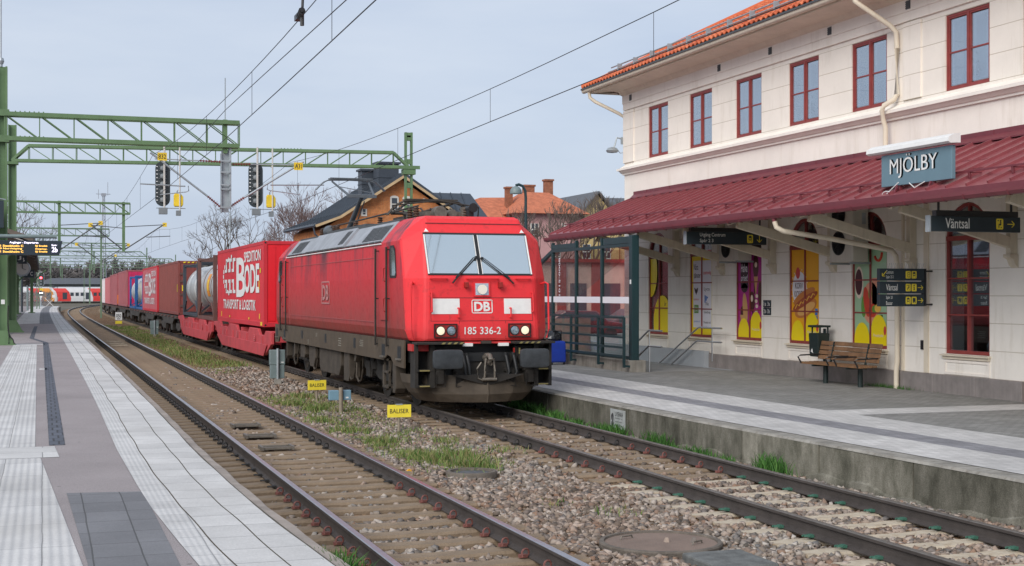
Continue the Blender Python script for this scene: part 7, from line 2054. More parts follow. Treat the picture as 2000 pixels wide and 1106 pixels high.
# ------------------------------------------------------------------ small things between the tracks
pm("cab_grey", (.165, .215, .215), .5, var=.12, scale=4); pm("cab_blue", (.17, .30, .38), .5, var=.08); pm("post_tan", (.27, .225, .17), .7, var=.2, scale=6)
def baliser(x, y, zb, label, rz):
    t = thing("track_sign", label, "sign", (x, y, zb), rz, group="yellow BALISER signs between the tracks")
    h = MB(); h.box(-.22, .22, -.012, .012, .30, .53); pl = h.build("plate", M["sign_yellow"], t, bevel=.004)
    h = MB(); h.text("BALISER", FY(-.175, -.0135, .375), .35, .082, .008); h.build("lettering", M["black_plastic"], pl)
    h = MB(); h.tube((0, .03, 0), (0, .03, .50), .03, 8); h.build("post", M["post_tan"], t)
    h = MB(); h.box(-.06, .06, -.02, .05, .53, .545); h.build("clamp", M["galv"], t)
    return t
baliser(6.16, 24.6, -.26, "nearest yellow BALISER sign, standing in the grass just in front of the locomotive", R(-3))
baliser(6.08, 32.2, -.26, "farther yellow BALISER sign, low beside the flank of the locomotive", R(4))
def plate_cabinet(x, y, zb, label, hgt, split, col, name="track_cabinet", wd=.215):
    t = thing(name, label, "cabinet", (x, y, zb))
    h = MB(); h.tube((0, -.06, 0), (0, -.06, hgt+.04), .038, 10); h.build("post", M["galv"], t, smooth=50)
    h = MB(); h.box(-wd, wd, -.02, .16, hgt*split, hgt); c = h.build("upper_case", col, t, bevel=.015)
    if split > .3: h = MB(); h.box(-wd+.015, wd-.015, -.015, .14, hgt*.16, hgt*split-.005); h.build("lower_case", M["cab_blue"] if False else M["cab_grey"], t, bevel=.015)
    h = MB(); h.box(wd-.12, wd-.04, -.023, -.021, hgt*split+.06, hgt*split+.085); h.build("label_plate", M["white_paint"], c)
    h = MB(); h.cbox((0, -.06, .06), .18, .18, .16); h.build("concrete_foot", M["coping_stone"], t)
plate_cabinet(6.24, 39.0, -.24, "grey green lineside cabinet on a galvanised post beside the rear of the locomotive", .96, .56, M["cab_grey"])
plate_cabinet(6.2, 84, -.24, "small grey lineside cabinet far off, below the rust brown container", .95, .52, M["cab_grey"], wd=.24)
t = thing("track_cabinet", "pair of low blue grey boxes on a tan post, between the two BALISER signs", "cabinet", (5.97, 29.0, -.26))
h = MB(); h.tube((0, -.08, 0), (0, -.08, .57), .045, 10); h.build("post", M["post_tan"], t)
for x0, x1 in ((-.24, -.03), (.03, .23)):
    h = MB(); h.box(x0, x1, -.05, .10, .30, .51); c = h.build("case", M["cab_blue"], t, bevel=.012)
h = MB(); h.box(.11, .17, -.053, -.051, .34, .37); h.build("label_plate", M["white_paint"], c)
t = thing("distance_board", "small white board reading 050 with a yellow plate below, far off between the tracks", "sign", (5.95, 120, -.25))
h = MB(); h.box(-.27, .27, -.01, .01, .35, 1.0); h.build("board", M["white_paint"], t); h = MB(); h.text("050", FY(-.2, -.012, .55), .40, .32, .02); h.box(-.15, .15, -.013, -.011, .42, .48); h.build("lettering", M["black_plastic"], t)
h = MB(); h.box(-.27, .27, -.01, .01, .04, .28); h.build("yellow_plate", M["sign_yellow"], t); h = MB(); h.tube((0, .03, 0), (0, .03, .9), .03, 6); h.build("post", M["post_tan"], t)
t = thing("inspection_chamber", "round low concrete chamber rim with a dark grey lid in the ballast, beside the grass", "manhole", (5.64, 18.4, -.385))
h = MB(); h.lathe([(.34, 0), (.36, .20), (.345, .225), (.30, .225), (.295, .185)], (0, 0, 0), 'z', 36, cap=False); h.build("rim", pm("chamber_rim", (.135, .115, .095), .95, var=.3, scale=6, bump=.5), t, smooth=40)
h = MB(); h.lathe([(.30, .19), (.05, .205), (.001, .205)], (0, 0, 0), 'z', 36, cap=False); h.build("lid", pm("chamber_lid", (.085, .09, .095), .9, var=.35, scale=10, bump=.5), t, smooth=60)
t = thing("inspection_chamber", "large flat brown round concrete cover with lifting irons, at the lower edge between the tracks", "manhole", (5.86, 12.65, -.36))
h = MB(); h.lathe([(.60, 0), (.62, .17), (.61, .185), (.57, .185), (.565, .16)], (0, 0, 0), 'z', 48, cap=False); h.build("rim", M["chamber_rim"], t, smooth=40)
h = MB(); h.lathe([(.568, .165), (.3, .172), (.001, .172)], (0, 0, 0), 'z', 48, cap=False); h.build("lid", pm("cover_brown", (.20, .145, .115), .9, var=.16, scale=3, bump=.4, bscale=50), t, smooth=60)
for x, y, a in ((-.25, .28, .3), (.3, -.22, .5)):
    h = MB(); c, s = math.cos(a), math.sin(a); h.path([(x-.08*c, y-.08*s, .17), (x-.07*c, y-.07*s, .20), (x+.07*c, y+.07*s, .20), (x+.08*c, y+.08*s, .17)], .009, 5); h.build("lifting_iron", M["hook_steel"], t)
h = MB()
for x, y, s in ((.06, -.02, .035), (.3, -.14, .04)): h.loft([[(x+s*math.cos(q*1.26), y+s*math.sin(q*1.26), .17) for q in range(5)], [(x+s*.4*math.cos(q*1.26+.3), y+s*.5*math.sin(q*1.26), .17+s*1.3) for q in range(5)]])
o = h.build("pebble", M["loose_stone"], t)
o.name = "loose_pebble"
h = MB(); h.box(-.28, .34, -.5, .26, 0, .17); o = h.build("concrete_slab", pm("slab_grey", (.13, .135, .13), .95, var=.35, scale=7, bump=.5), None, bevel=.02, loc=(6.0, 11.62, -.32)); tag(o, "small grey concrete slab at the bottom edge in front of the brown round cover", "slab")
h = MB(); h.loft([[(x*k, y*k, z) for x, y in ((-.05, -.03), (.04, -.035), (.055, .02), (-.02, .04))] for z, k in ((0, 1), (.035, .9), (.06, .4))]); o = h.build("yellow_lump", M["ad_orange"], loc=(4.86, 18.9, -.225)); o.rotation_euler = (0, .5, .4); tag(o, "bright orange yellow lump lying in the ballast beside the left track", "litter")
for k, (x, y, lb) in enumerate(((3.55, 25.9, "rusty steel frame on the left track, farthest of three"), (3.52, 23.9, "rusty steel frame on the left track, middle of three"), (3.5, 22.0, "rusty steel frame on the left track, nearest of three"))):
    h = MB(); h.box(-.24, .24, -.17, -.12, 0, .035); h.box(-.24, .24, .12, .17, 0, .035); h.box(-.26, -.22, -.2, .2, -.01, .045); h.box(.22, .26, -.2, .2, -.01, .045); h.box(-.22, .22, -.12, .12, -.015, .012)
    o = h.build("steel_frame", M["hook_steel"], loc=(x, y, -.155)); tag(o, lb, "track frame", "rusty frames between the rails")
for k, (y, lb) in enumerate(((73.5, "white slat on the left track, farthest of three"), (70.5, "white slat on the left track, middle of three"), (68.0, "white slat on the left track, nearest of three"))):
    h = MB(); h.box(-.36, .36, -.12, .12, 0, .05); o = h.build("white_slat", M["sleeper_pale"], loc=(3.4, y, -.17)); tag(o, lb, "track slat", "pale slats on the left track")

# ------------------------------------------------------------------ the left platform's furniture
emit("led_amber", (1.0, .55, .10), 1.0); emit("led_white", (.85, .80, 1.0), 1.0)
DY = 48.5
t = thing("departure_board", "dark departure board with amber lines and track number 2b, on the left platform", "display", (-.9, DY, 3.5))
h = MB(); h.prism([(-2.6, 3.58), (.50, 3.58), (.60, 4.06), (-2.6, 4.06)], 'y', DY-.12, DY+.12); wb(h, "case", pm("board_dark", (.02, .032, .045), .4), t, bevel=.01)
h = MB(); h.tube((-2.6, DY, 4.20), (.42, DY, 4.20), .065, 10); h.box(-.05, .02, DY-.03, DY+.03, 4.06, 4.16); wb(h, "support_tube", M["cab_grey"], t)
yf = DY-.123
h = MB(); h.text("Avgångar - Departures", FY(-1.06, yf, 3.94), .90, .085, .012); h.text("2b", FY(.26, yf, 3.68), .18, .17, .012); h.text("Spår", FY(.25, yf, 3.87), .18, .07, .01); wb(h, "white_lettering", M["led_white"], t)
h = MB()
for k, (a, b_) in enumerate((("12:41 Stockholm C", "SJ Snabb"), ("13:19 Norrköping", "Östgötap."), ("13:41 Stockholm C", "SJ Snabb"))):
    z = 3.845-.095*k; w = .92 if k != 1 else .88; h.text(a, FY(-1.55, yf, z), w, .068, .014); h.text(b_, FY(-.26, yf, z), .38, .068, .014)
wb(h, "amber_lettering", M["led_amber"], t)
t = thing("hanging_sign", "dark sign box at the extreme left edge, mounted on the nearest mast", "sign", (-1.9, 49.6, 4.5))
h = MB(); h.box(-2.6, -1.26, 49.2, 49.45, 4.5, 5.42); wb(h, "case", M["sign_navy"], t, bevel=.01); h = MB(); h.path([(-1.7, 49.3, 5.42), (-1.5, 49.3, 5.5), (-1.2, 49.3, 5.45)], .02, 5); wb(h, "cable", M["galv"], t)
# platform roof
pm("roof_brown", (.13, .105, .085), .7, var=.15); pm("roof_white", (.55, .53, .50), .7)
t = thing("platform_roof", "low brown platform roof on green posts along the left platform", "platform roof", (-3, 95, PA))
h = MB(); h.prism([(-.38, 4.42), (-4.2, 5.75), (-8, 4.42), (-8, 4.62), (-4.2, 5.95), (-.38, 4.62)], 'y', 60, 132); wb(h, "roof", M["roof_brown"], t)
h = MB(); h.prism([(-.5, 4.40), (-4.2, 5.70), (-7.9, 4.40), (-7.9, 4.37), (-4.2, 5.66), (-.5, 4.36)], 'y', 60.1, 131.9)
wb(h, "soffit", M["roof_white"], t)
h = MB(); 
for k in range(10): yy = 61+7.7*k; h.bar((-.45, yy, 4.28), (-4.2, yy, 5.55), .12, .18); h.bar((-4.2, yy, 5.55), (-7.9, yy, 4.28), .12, .18)
wb(h, "rafter", M["roof_brown"], t)
h = MB(); h.box(-.39, -.33, 60, 132, 4.40, 4.66); wb(h, "fascia", M["loco_louvre"], t)
for k, (x, yy) in enumerate(((-2.1, 63), (-2.1, 78.4), (-2.1, 93.8), (-2.1, 109), (-2.1, 124.6), (-1.0, 131.5))):
    h = MB(); h.box(x-.13, x+.13, yy-.13, yy+.13, PA, 4.9 if x < -2 else 4.4); h.box(x-.3, x+.3, yy-.3, yy+.3, PA, PA+.08)
    h.bar((x+.1, yy, 3.4), (x+1.2, yy, 4.45), .1, .12); wb(h, "post", M["mast_green"], t)
def box_sign(x0, x1, y, z0, z1, txt, label):
    t = thing("platform_sign", label, "sign", ((x0+x1)/2, y, z0), group="dark letter signs under the platform roof")
    h = MB(); h.box(x0, x1, y-.1, y+.1, z0, z1); h.box((x0+x1)/2-.03, (x0+x1)/2+.03, y-.03, y+.03, z1, 4.5); wb(h, "case", M["sign_navy"], t)
    h = MB(); w = x1-x0
    for i, s in enumerate(txt): n = len(txt); h.text(s, FY(x0+w*(i+.25)/n, y-.105, z0+(z1-z0)*.25), w/n*.5, (z1-z0)*.5, .01)
    wb(h, "lettering", M["white_paint"], t)
box_sign(-1.28, -.95, 72, 3.85, 4.25, "J", "small dark sign with the letter J, above the B sign")
box_sign(-1.24, -.82, 76, 3.85, 4.28, "B", "small dark sign with the letter B under the left platform roof")
box_sign(-1.35, -.62, 104, 3.45, 4.0, ["2b", "C"], "dark double sign reading 2b and C, farther along the left platform")
t = thing("platform_clock", "pale round platform clock hanging under the left roof", "clock", (-1.3, 84, 3.6))
h = MB(); h.lathe([(.42, -.1), (.45, 0), (.42, .1)], (-1.15, 84, 3.75), 'y', 24); h.tube((-1.15, 84, 4.2), (-1.15, 84, 4.6), .03, 6); wb(h, "case", M["galv"], t, smooth=30)
h = MB(); h.disc((-1.15, 83.885, 3.75), .36, 'y', 24, .01); wb(h, "face", M["roof_white"], t)
h = MB(); h.bar((-1.15, 83.87, 3.75), (-1.15, 83.87, 4.02), .04, .02); h.bar((-1.15, 83.87, 3.75), (-.96, 83.87, 3.68), .04, .02); wb(h, "hands", M["black_plastic"], t)
for k, (x, y, hh, lb) in enumerate(((-1.95, 140, 3.3, "dark slim post with a round head on the far left platform"), (-1.55, 150, 2.5, "plain grey post on the far left platform"))):
    h = MB(); h.tube((x, y, PA), (x, y, PA+hh), .10, 8)
    if k == 0: h.lathe([(.02, -.2), (.2, -.1), (.24, 0), (.2, .1), (.02, .2)], (x, y, PA+hh+.1), 'z', 12)
    o = h.build("platform_post", M["cab_grey"] if k else M["sign_navy"]); tag(o, lb, "post")
# signal at the platform end
SX, SY = -.33, 197
t = thing("platform_signal", "tall signal with a glowing red lamp at the far end of the left platform", "signal", (SX, SY, PA))
h = MB(); h.tube((SX, SY, PA), (SX, SY, 3.2), .09, 8); h.box(SX-.3, SX+.3, SY-.3, SY+.3, PA, PA+.15); wb(h, "post", M["galv"], t)
h = MB(); poly = []
for k in range(9): q = math.pi*k/8; poly.append((SX+.36*math.cos(q), 4.85+.36*math.sin(q)))
for k in range(9): q = math.pi+math.pi*k/8; poly.append((SX+.36*math.cos(q), 3.65+.36*math.sin(q)))
h.prism([(SX+(x-SX)*1.14, 4.25+(z-4.25)*1.06) for x, z in poly], 'y', SY-.05, SY); wb(h, "white_border", M["white_paint"], t)
h = MB(); h.prism(poly, 'y', SY-.12, SY-.05); wb(h, "head", M["signal_back"], t)
h = MB(); h.disc((SX, SY-.125, 4.45), .15, 'y', 14, -.02); wb(h, "lit_lamp", M["lamp_red_on"], t)
h = MB()
for z in (4.9, 4.0, 3.6): h.disc((SX, SY-.125, z), .13, 'y', 12, -.02)
wb(h, "dark_lamp", M["signal_grey"], t)
h = MB(); h.box(SX-.25, SX+.25, SY-.1, SY-.05, 2.75, 3.05); wb(h, "yellow_plate", M["signal_yellow"], t)
t = thing("shunting_signal", "small round dwarf signal with two white lamps, below the red signal", "signal", (SX, SY-.3, 1.9))
h = MB(); h.disc((SX, SY-.25, 2.35), .32, 'y', 16, -.12); wb(h, "head", M["signal_back"], t)
h = MB(); h.disc((SX-.15, SY-.38, 2.4), .09, 'y', 10, -.02); h.disc((SX+.15, SY-.38, 2.4), .09, 'y', 10, -.02); wb(h, "lit_lamp", M["lamp_white_on"], t)
h = MB(); h.disc((SX, SY-.25, 1.9), .17, 'y', 14, -.1); h.tube((SX, SY-.2, 1.5), (SX, SY-.2, 2.3), .08, 6); wb(h, "white_disc", M["white_paint"], t)
h = MB(); h.bar((.15, 203, .35), (1.5, 203, 1.75), .08, .05); h.bar((.15, 203, 1.75), (1.5, 203, .35), .08, .05); h.box(1.15, 1.5, 202.95, 203, 1.75, 2.15); o = h.build("end_cross", M["white_paint"]); tag(o, "white diagonal cross board at the end of the left platform", "barrier")
# ------------------------------------------------------------------ commuter train far away
pm("train_white", (.62, .62, .63), .5, var=.05); pm("train_red", (.62, .045, .04), .5, var=.08); pm("train_orange", (.68, .26, .03), .5); pm("train_glass", (.05, .06, .075), .2)
t = thing("commuter_train", "white, red and orange commuter train standing far away across the end of the line", "train", (8, 372, 0))
TY = 372
def car(x0, x1, segs, nose=False):
    h = MB()
    sec = [(TY-1.4, .35), (TY-1.45, 1.2), (TY-1.42, 2.8), (TY-1.1, 3.75), (TY, 4.05), (TY+1.4, 3.4), (TY+1.4, .35)]
    if nose: h.loft([[(x0, y*.0+TY+(y-TY)*.5, .35+(z-.35)*.45) for y, z in sec], [(x0+1.2, TY+(y-TY)*.85, .35+(z-.35)*.8) for y, z in sec], [(x0+2.6, y, z) for y, z in sec], [(x1, y, z) for y, z in sec]])
    else: h.loft([[(x0, y, z) for y, z in sec], [(x1, y, z) for y, z in sec]])
    body = wb(h, "car_body", M["train_white"], t)
    for x, x2, mt in segs:
        h = MB(); sl = .5
        h.loft([[(x+dx, y-.015, z) for y, z, dx in ((TY-1.41, .40, 0), (TY-1.455, 1.2, .1), (TY-1.43, 2.8, -.4), (TY-1.12, 3.7, -1.3))], [(x2+dx, y-.015, z) for y, z, dx in ((TY-1.41, .40, 0), (TY-1.455, 1.2, .1), (TY-1.43, 2.8, -.4), (TY-1.12, 3.7, -1.3))]], False, False, closed=False)
        wb(h, "livery_panel", M[mt], body)
    x = x0+(3.2 if nose else 1.2)
    k = 0
    while x < x1-1.0:
        w = .8 if k % 4 else 1.1
        h = MB(); h.box(x, x+w, TY-1.475, TY-1.44, 1.75 if k % 4 else .9, 2.6); wb(h, "window", M["train_glass"], body); x += w+(.45 if k % 4 else .8); k += 1
    h = MB(); h.box(x0+1, x1-.6, TY-1.2, TY+1.2, .0, .4); wb(h, "underframe", M["loco_under"], body)
car(-8.2, 3.2, [(-2.6, -.2, "train_red"), (-.2, 2.6, "train_orange")], True)
car(3.4, 20, [(3.4, 6.6, "train_red"), (12.0, 20, "train_red")])
h = MB(); h.prism([(-8.0, 1.6), (-6.6, 3.1), (-5.8, 3.3), (-6.4, 1.7)], 'y', TY-1.2, TY-1.30); wb(h, "nose_window", M["train_glass"], t)
h = MB(); h.box(-7.6, 20, 372-.5, 372-.4, 4.05, 4.12); h.box(2, 2.6, 371, 373, 4.0, 4.4); wb(h, "roof_equipment", M["loco_louvre"], t)
# warehouse and hills behind
t = thing("warehouse", "long low dark warehouse roof behind the commuter train", "building", (20, 440, 0))
h = MB(); h.box(-2, 70, 440, 460, 0, 5.2); wb(h, "wall", pm("warehouse_wall", (.20, .22, .25), .8), t); h = MB(); h.prism([(-3, 5.2), (71, 5.2), (66, 7.3), (2, 7.0)], 'y', 438, 462); wb(h, "roof", pm("warehouse_roof", (.14, .155, .185), .7), t)
# radio mast
t = thing("radio_mast", "tall thin grey lattice radio mast far beyond the gantries", "mast", (17.2, 435, 0))
h = MB(); X0, Y0 = 17.2, 435
for k in range(3):
    a = 2*math.pi*k/3+.4; h.bar((X0+1.0*math.cos(a), Y0+1.0*math.sin(a), 0), (X0+.3*math.cos(a), Y0+.3*math.sin(a), 32), .16, .16)
for k in range(26):
    z = 1.2*k; r_ = 1.0-.7*z/32; a0 = .4+2.1*(k % 3); a1 = a0+2.1; h.bar((X0+r_*math.cos(a0), Y0+r_*math.sin(a0), z), (X0+r_*math.cos(a1), Y0+r_*math.sin(a1), z+1.2), .10, .10)
wb(h, "lattice", pm("mast_grey", (.30, .32, .36), .6), t)
h = MB(); h.bar((X0-2.2, Y0, 32.4), (X0+2.0, Y0, 32.4), .18, .18); h.tube((X0+1.2, Y0, 32), (X0+1.2, Y0, 36), .08, 5); h.tube((X0-1.5, Y0, 31), (X0-1.5, Y0, 33.8), .08, 5); h.cbox((X0, Y0, 32.2), 1.4, .6, .9); wb(h, "antenna", M["mast_grey"], t)
# ------------------------------------------------------------------ trees
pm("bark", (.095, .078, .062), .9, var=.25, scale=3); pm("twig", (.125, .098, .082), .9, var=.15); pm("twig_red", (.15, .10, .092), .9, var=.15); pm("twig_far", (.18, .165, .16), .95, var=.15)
def tree_meshes(seed, H, spread, depth, tw, upright=.35):
    r_ = random.Random(seed); trunk, crown = MB(), MB()
    def grow(p, d, L_, r, lv):
        n = 3 if lv < 3 else 2; pts = [p]; q = p.copy(); dd = d.copy()
        for k in range(n):
            dd = (dd+Vector((r_.gauss(0, .12), r_.gauss(0, .12), r_.gauss(.05, .08)))).normalized(); q = q+dd*L_/n; pts.append(q.copy())
        mb = trunk if lv < 2 else crown
        for k in range(n):
            ra = r*(1-.35*k/n); rb = r*(1-.35*(k+1)/n)
            mb.tube(pts[k], pts[k+1], ra, 7 if lv == 0 else (5 if lv < 3 else 3), r2=rb, cap=False)
        if lv >= depth: return
        m_ = r_.choice((2, 3, 3)) if lv < depth-1 else r_.choice((3, 4))
        for k in range(m_):
            a = r_.uniform(0, 6.283); tilt = r_.uniform(.35, .85)*spread
            side = Vector((math.cos(a), math.sin(a), 0)); side = (side-dd*side.dot(dd)).normalized()
            nd = (dd*math.cos(tilt)+side*math.sin(tilt)); nd.z += upright*.35; nd.normalize()
            st = pts[-1] if k < 2 else pts[-2]+(pts[-1]-pts[-2])*r_.random()
            grow(st.copy(), nd, L_*r_.uniform(.62, .86), max(r*.58, tw), lv+1)
        if lv == 0:
            for k in range(3):
                a = r_.uniform(0, 6.283); st = p+(pts[-1]-p)*r_.uniform(.55, .95); grow(st, Vector((math.cos(a)*.8, math.sin(a)*.8, .7)).normalized(), L_*.75, r*.5, 1)
    grow(Vector((0, 0, 0)), Vector((0, 0, 1)), H*.27, H*.022, 0)
    return trunk, crown
TREES = []
def tree_proto(seed, H, spread, depth, tw, mat, label, loc, rz=0, upright=.35):
    a, b_ = tree_meshes(seed, H, spread, depth, tw, upright)
    t = thing("bare_tree", label, "tree", loc, rz, group="bare trees around the station")
    a.build("trunk", M["bark"], t); b_.build("crown", mat, t); TREES.append(t); return t
P1 = tree_proto(3, 15.5, 1.05, 6, .018, M["twig"], "large bare tree with a wide crown above the red container and the tanks", (23.0, 182, 0))
P2 = tree_proto(8, 12.0, .85, 6, .016, M["twig_red"], "bare reddish tree behind the low end of the dark roof", (28.0, 150, 0), upright=.5)
P3 = tree_proto(14, 8.6, .75, 6, .016, M["twig"], "slim young bare tree in front of the pink house", (27.6, 76, 0), upright=.7)
copy_tree(P1, (-6.2, 250, 0), 1.2, "big bare tree above the left platform roof, behind the third gantry", scale=(1.35, 1.35, 1.42))
copy_tree(P2, (30.2, 158, 0), 2.2, "tall bare tree just left of the pantograph, behind the dark roof", scale=(1.2, 1.2, 1.28))
copy_tree(P2, (32.0, 166, 0), 4.0, "tall bare tree behind the pantograph, close to the clad chimneys", scale=(1.2, 1.2, 1.3))
copy_tree(P1, (25.6, 160, 0), 2.9, "low reddish bare tree beside the rear end of the locomotive roof", scale=(.62, .62, .6))
copy_tree(P2, (-6.0, 165, 0), .6, "thin bare tree low behind the departure board", scale=(.7, .7, .72))
copy_tree(P3, (45.0, 112, 0), 1.0, "slender bare tree in front of the yellow house", scale=(1.35, 1.35, 1.45))
copy_tree(P1, (-14.0, 262, 0), 3.6, "bare tree at the left edge behind the nearest masts", scale=(1.2, 1.2, 1.25))
# wooded skyline, too many to count
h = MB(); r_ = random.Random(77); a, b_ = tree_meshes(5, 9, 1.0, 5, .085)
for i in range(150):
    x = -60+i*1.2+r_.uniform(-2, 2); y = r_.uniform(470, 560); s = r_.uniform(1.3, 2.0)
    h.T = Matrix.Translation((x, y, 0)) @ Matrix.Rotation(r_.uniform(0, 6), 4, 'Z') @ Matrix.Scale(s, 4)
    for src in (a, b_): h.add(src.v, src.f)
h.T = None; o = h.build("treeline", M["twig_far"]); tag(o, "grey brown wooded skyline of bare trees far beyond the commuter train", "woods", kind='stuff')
h = MB()
for k in range(60):
    x0 = -200+12*k; h.add([(x0, 600, 0), (x0+12, 600, 0), (x0+12, 640, 6.5+1.2*math.sin((k+1)*.7)+.8*math.sin((k+1)*1.9)), (x0, 640, 6.5+1.2*math.sin(k*.7)+.8*math.sin(k*1.9))], [(0, 1, 2, 3)])
struct(h, "hills", pm("far_hill", (.155, .16, .165), .95, var=.2, scale=.05))
h = MB(); r_ = random.Random(12)
for i in range(2600):
    x = r_.uniform(-10, 1); y = r_.uniform(206, 260); z = r_.uniform(0, 2.3); s = r_.uniform(.1, .3); q = r_.uniform(0, 6)
    h.tube((x, y, z), (x+s*math.cos(q)*2, y+.3, z+s*2), .02, 3, cap=False)
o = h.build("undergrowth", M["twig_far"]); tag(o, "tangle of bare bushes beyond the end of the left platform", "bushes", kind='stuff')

# ------------------------------------------------------------------ houses beyond the station
def brick(name, c1, c2, mort, w=.26, hh=.075):
    m, nt, b = nmat(name); L = nt.links.new
    tc = N(nt, "ShaderNodeTexCoord"); sp = N(nt, "ShaderNodeSeparateXYZ"); L(tc.outputs["Object"], sp.inputs[0])
    ad = N(nt, "ShaderNodeMath", operation='ADD'); L(sp.outputs["X"], ad.inputs[0]); L(sp.outputs["Y"], ad.inputs[1])
    cb = N(nt, "ShaderNodeCombineXYZ"); L(ad.outputs[0], cb.inputs[0]); L(sp.outputs["Z"], cb.inputs[1])
    br = N(nt, "ShaderNodeTexBrick"); L(cb.outputs[0], br.inputs["Vector"]); br.inputs["Scale"].default_value = 1
    br.inputs["Color1"].default_value = (*c1, 1); br.inputs["Color2"].default_value = (*c2, 1); br.inputs["Mortar"].default_value = (*mort, 1)
    br.inputs["Brick Width"].default_value = w; br.inputs["Row Height"].default_value = hh; br.inputs["Mortar Size"].default_value = .012
    no = N(nt, "ShaderNodeTexNoise", Scale=2.2, Detail=6.0, Roughness=.7); L(tc.outputs["Object"], no.inputs["Vector"])
    mr = N(nt, "ShaderNodeMapRange"); mr.inputs[1].default_value = .3; mr.inputs[2].default_value = .7; mr.inputs[3].default_value = .62; mr.inputs[4].default_value = 1.22; L(no.outputs["Fac"], mr.inputs[0])
    s = N(nt, "ShaderNodeVectorMath", operation='SCALE'); L(br.outputs["Color"], s.inputs[0]); L(mr.outputs[0], s.inputs["Scale"])
    L(s.outputs[0], b.inputs["Base Color"]); b.inputs["Roughness"].default_value = .9; setspec(b, .2)
    return m
brick("house_brick", (.66, .21, .055), (.52, .15, .045), (.44, .28, .15))
brick("chimney_brick", (.36, .12, .06), (.28, .08, .04), (.25, .17, .12))
pm("slate_metal", (.045, .058, .075), .45, var=.15, scale=1.5, streak=.25, dirt=(.08, .09, .105)); pm("verge_tan", (.50, .36, .20), .7); pm("window_white", (.66, .64, .58), .6)
pm("chimney_cap", (.045, .055, .07), .5, var=.1); pm("pink_wall", (.50, .29, .28), .9, var=.08, streak=.15); pm("yellow_wall", (.50, .38, .17), .9, var=.08); pm("tile_far", (.47, .15, .075), .85, var=.25, scale=2.5, bump=.8, bscale=9); pm("grey_roof", (.10, .105, .115), .6, var=.15)
def window(h_parent, x, y, z, w, hh, arch=False):
    h = MB(); h.box(x-w/2, x+w/2, y-.05, y+.02, z, z+hh)
    if arch:
        h.prism([(x+w/2*math.cos(math.pi*k/8), z+hh+w*.28*math.sin(math.pi*k/8)) for k in range(9)], 'y', y-.05, y+.02)
    f = wb(h, "window", M["window_white"], h_parent)
    g_ = MB(); cw = (w-.26)/2
    for sx in (-1, 1):
        for z0, z1 in ((z+.12, z+hh*.5-.05), (z+hh*.5+.05, z+hh-.02)): xa, xb = sorted((x+sx*.05, x+sx*(.05+cw))); g_.box(xa, xb, y-.06, y-.052, z0, z1)
    wb(g_, "pane", M["train_glass"], f)
HX, HY = 23.2, 92.0
t = thing("brick_house", "orange brick house with a steep dark metal roof and tall clad chimneys, behind the locomotive", "house", (HX, HY, 0), R(2.5))
ht = Matrix.Translation((HX, HY, 0)) @ Matrix.Rotation(R(2.5), 4, 'Z')
def hb(mb, name, mat, **k):
    o = mb.build(name, mat, t, **k); return o
gp = [(-5.5, 0), (5.5, 0), (5.5, 6.6), (0, 10.1), (-5.5, 6.6)]
h = MB(); h.prism(gp, 'y', 0, 9); hb(h, "wall", M["house_brick"])
h = MB()
for sx in (-1, 1):
    pr_ = [(0, 10.30), (sx*4.4, 7.45), (sx*6.1, 6.80), (sx*6.1, 6.97), (sx*4.4, 7.66), (0, 10.55)]
    h.prism(pr_, 'y', -.55, 9.5)
    for k in range(12):
        y = -.5+k*.85; h.bar((0, y, 10.57), (sx*4.4, y, 7.68), .04, .06); h.bar((sx*4.4, y, 7.68), (sx*6.1, y, 6.99), .04, .06)
rf = hb(h, "roof", M["slate_metal"])
h = MB()
for sx in (-1, 1): h.bar((0, -.57, 10.28), (sx*4.4, -.57, 7.44), .05, .17); h.bar((sx*4.4, -.57, 7.44), (sx*6.1, -.57, 6.80), .05, .17)
hb(h, "verge_board", M["verge_tan"])
for y0, y1, x0, x1, zz in ((1.0, 2.3, -1.35, .1, 11.25), (3.0, 4.0, -2.0, -1.1, 10.9)):
    h = MB(); h.box(x0, x1, y0, y1, 8.6, zz); h.box(x0-.12, x1+.12, y0-.12, y1+.12, zz, zz+.14); h.box(x0-.04, x1+.04, y0-.04, y1+.04, zz-.95, zz-.9); hb(h, "chimney", M["chimney_cap"])
h = MB()
for sx in (-1, 1): h.tube((sx*6.1, -.4, 6.84), (sx*6.1, 9.4, 6.84), .10, 6); h.path([(sx*6.1, .1, 6.76), (sx*6.0, .1, 6.3), (sx*5.6, .1, 5.9), (sx*5.6, .1, 0)], .06, 6)
hb(h, "gutter", M["slate_metal"])
def hwin(x, z, w, hh, arch):
    h = MB(); h.box(x-w/2, x+w/2, -.06, .02, z, z+hh)
    if arch: h.prism([(x+w/2*math.cos(math.pi*k/8), z+hh+w*.25*math.sin(math.pi*k/8)) for k in range(9)], 'y', -.06, .02)
    f = hb(h, "window", M["window_white"]); g_ = MB(); g_.box(x-w/2+.11, x+w/2-.11, -.075, -.062, z+.12, z+hh*.48); g_.box(x-w/2+.11, x+w/2-.11, -.075, -.062, z+hh*.56, z+hh-.02); g_.build("pane", M["train_glass"], f)
hwin(-.52, 7.95, .60, .9, True); hwin(.36, 7.95, .60, .9, True); hwin(-2.65, 7.55, .40, .5, False)
h = MB(); h.disc((1.6, -.03, 8.75), .12, 'y', 12, .03); hb(h, "vent", M["window_white"])
hw2 = MB(); hw2.box(1.5, 9.0, 6.0, 13.0, 0, 6.6); hb(hw2, "wing_wall", M["house_brick"])
h = MB(); h.loft([[(1.2, 5.6, 6.6), (9.5, 5.6, 6.6), (9.5, 13.4, 6.6), (1.2, 13.4, 6.6)], [(1.2, 9.4, 10.0), (8.3, 9.4, 10.0), (8.3, 9.5, 10.0), (1.2, 9.5, 10.0)]])
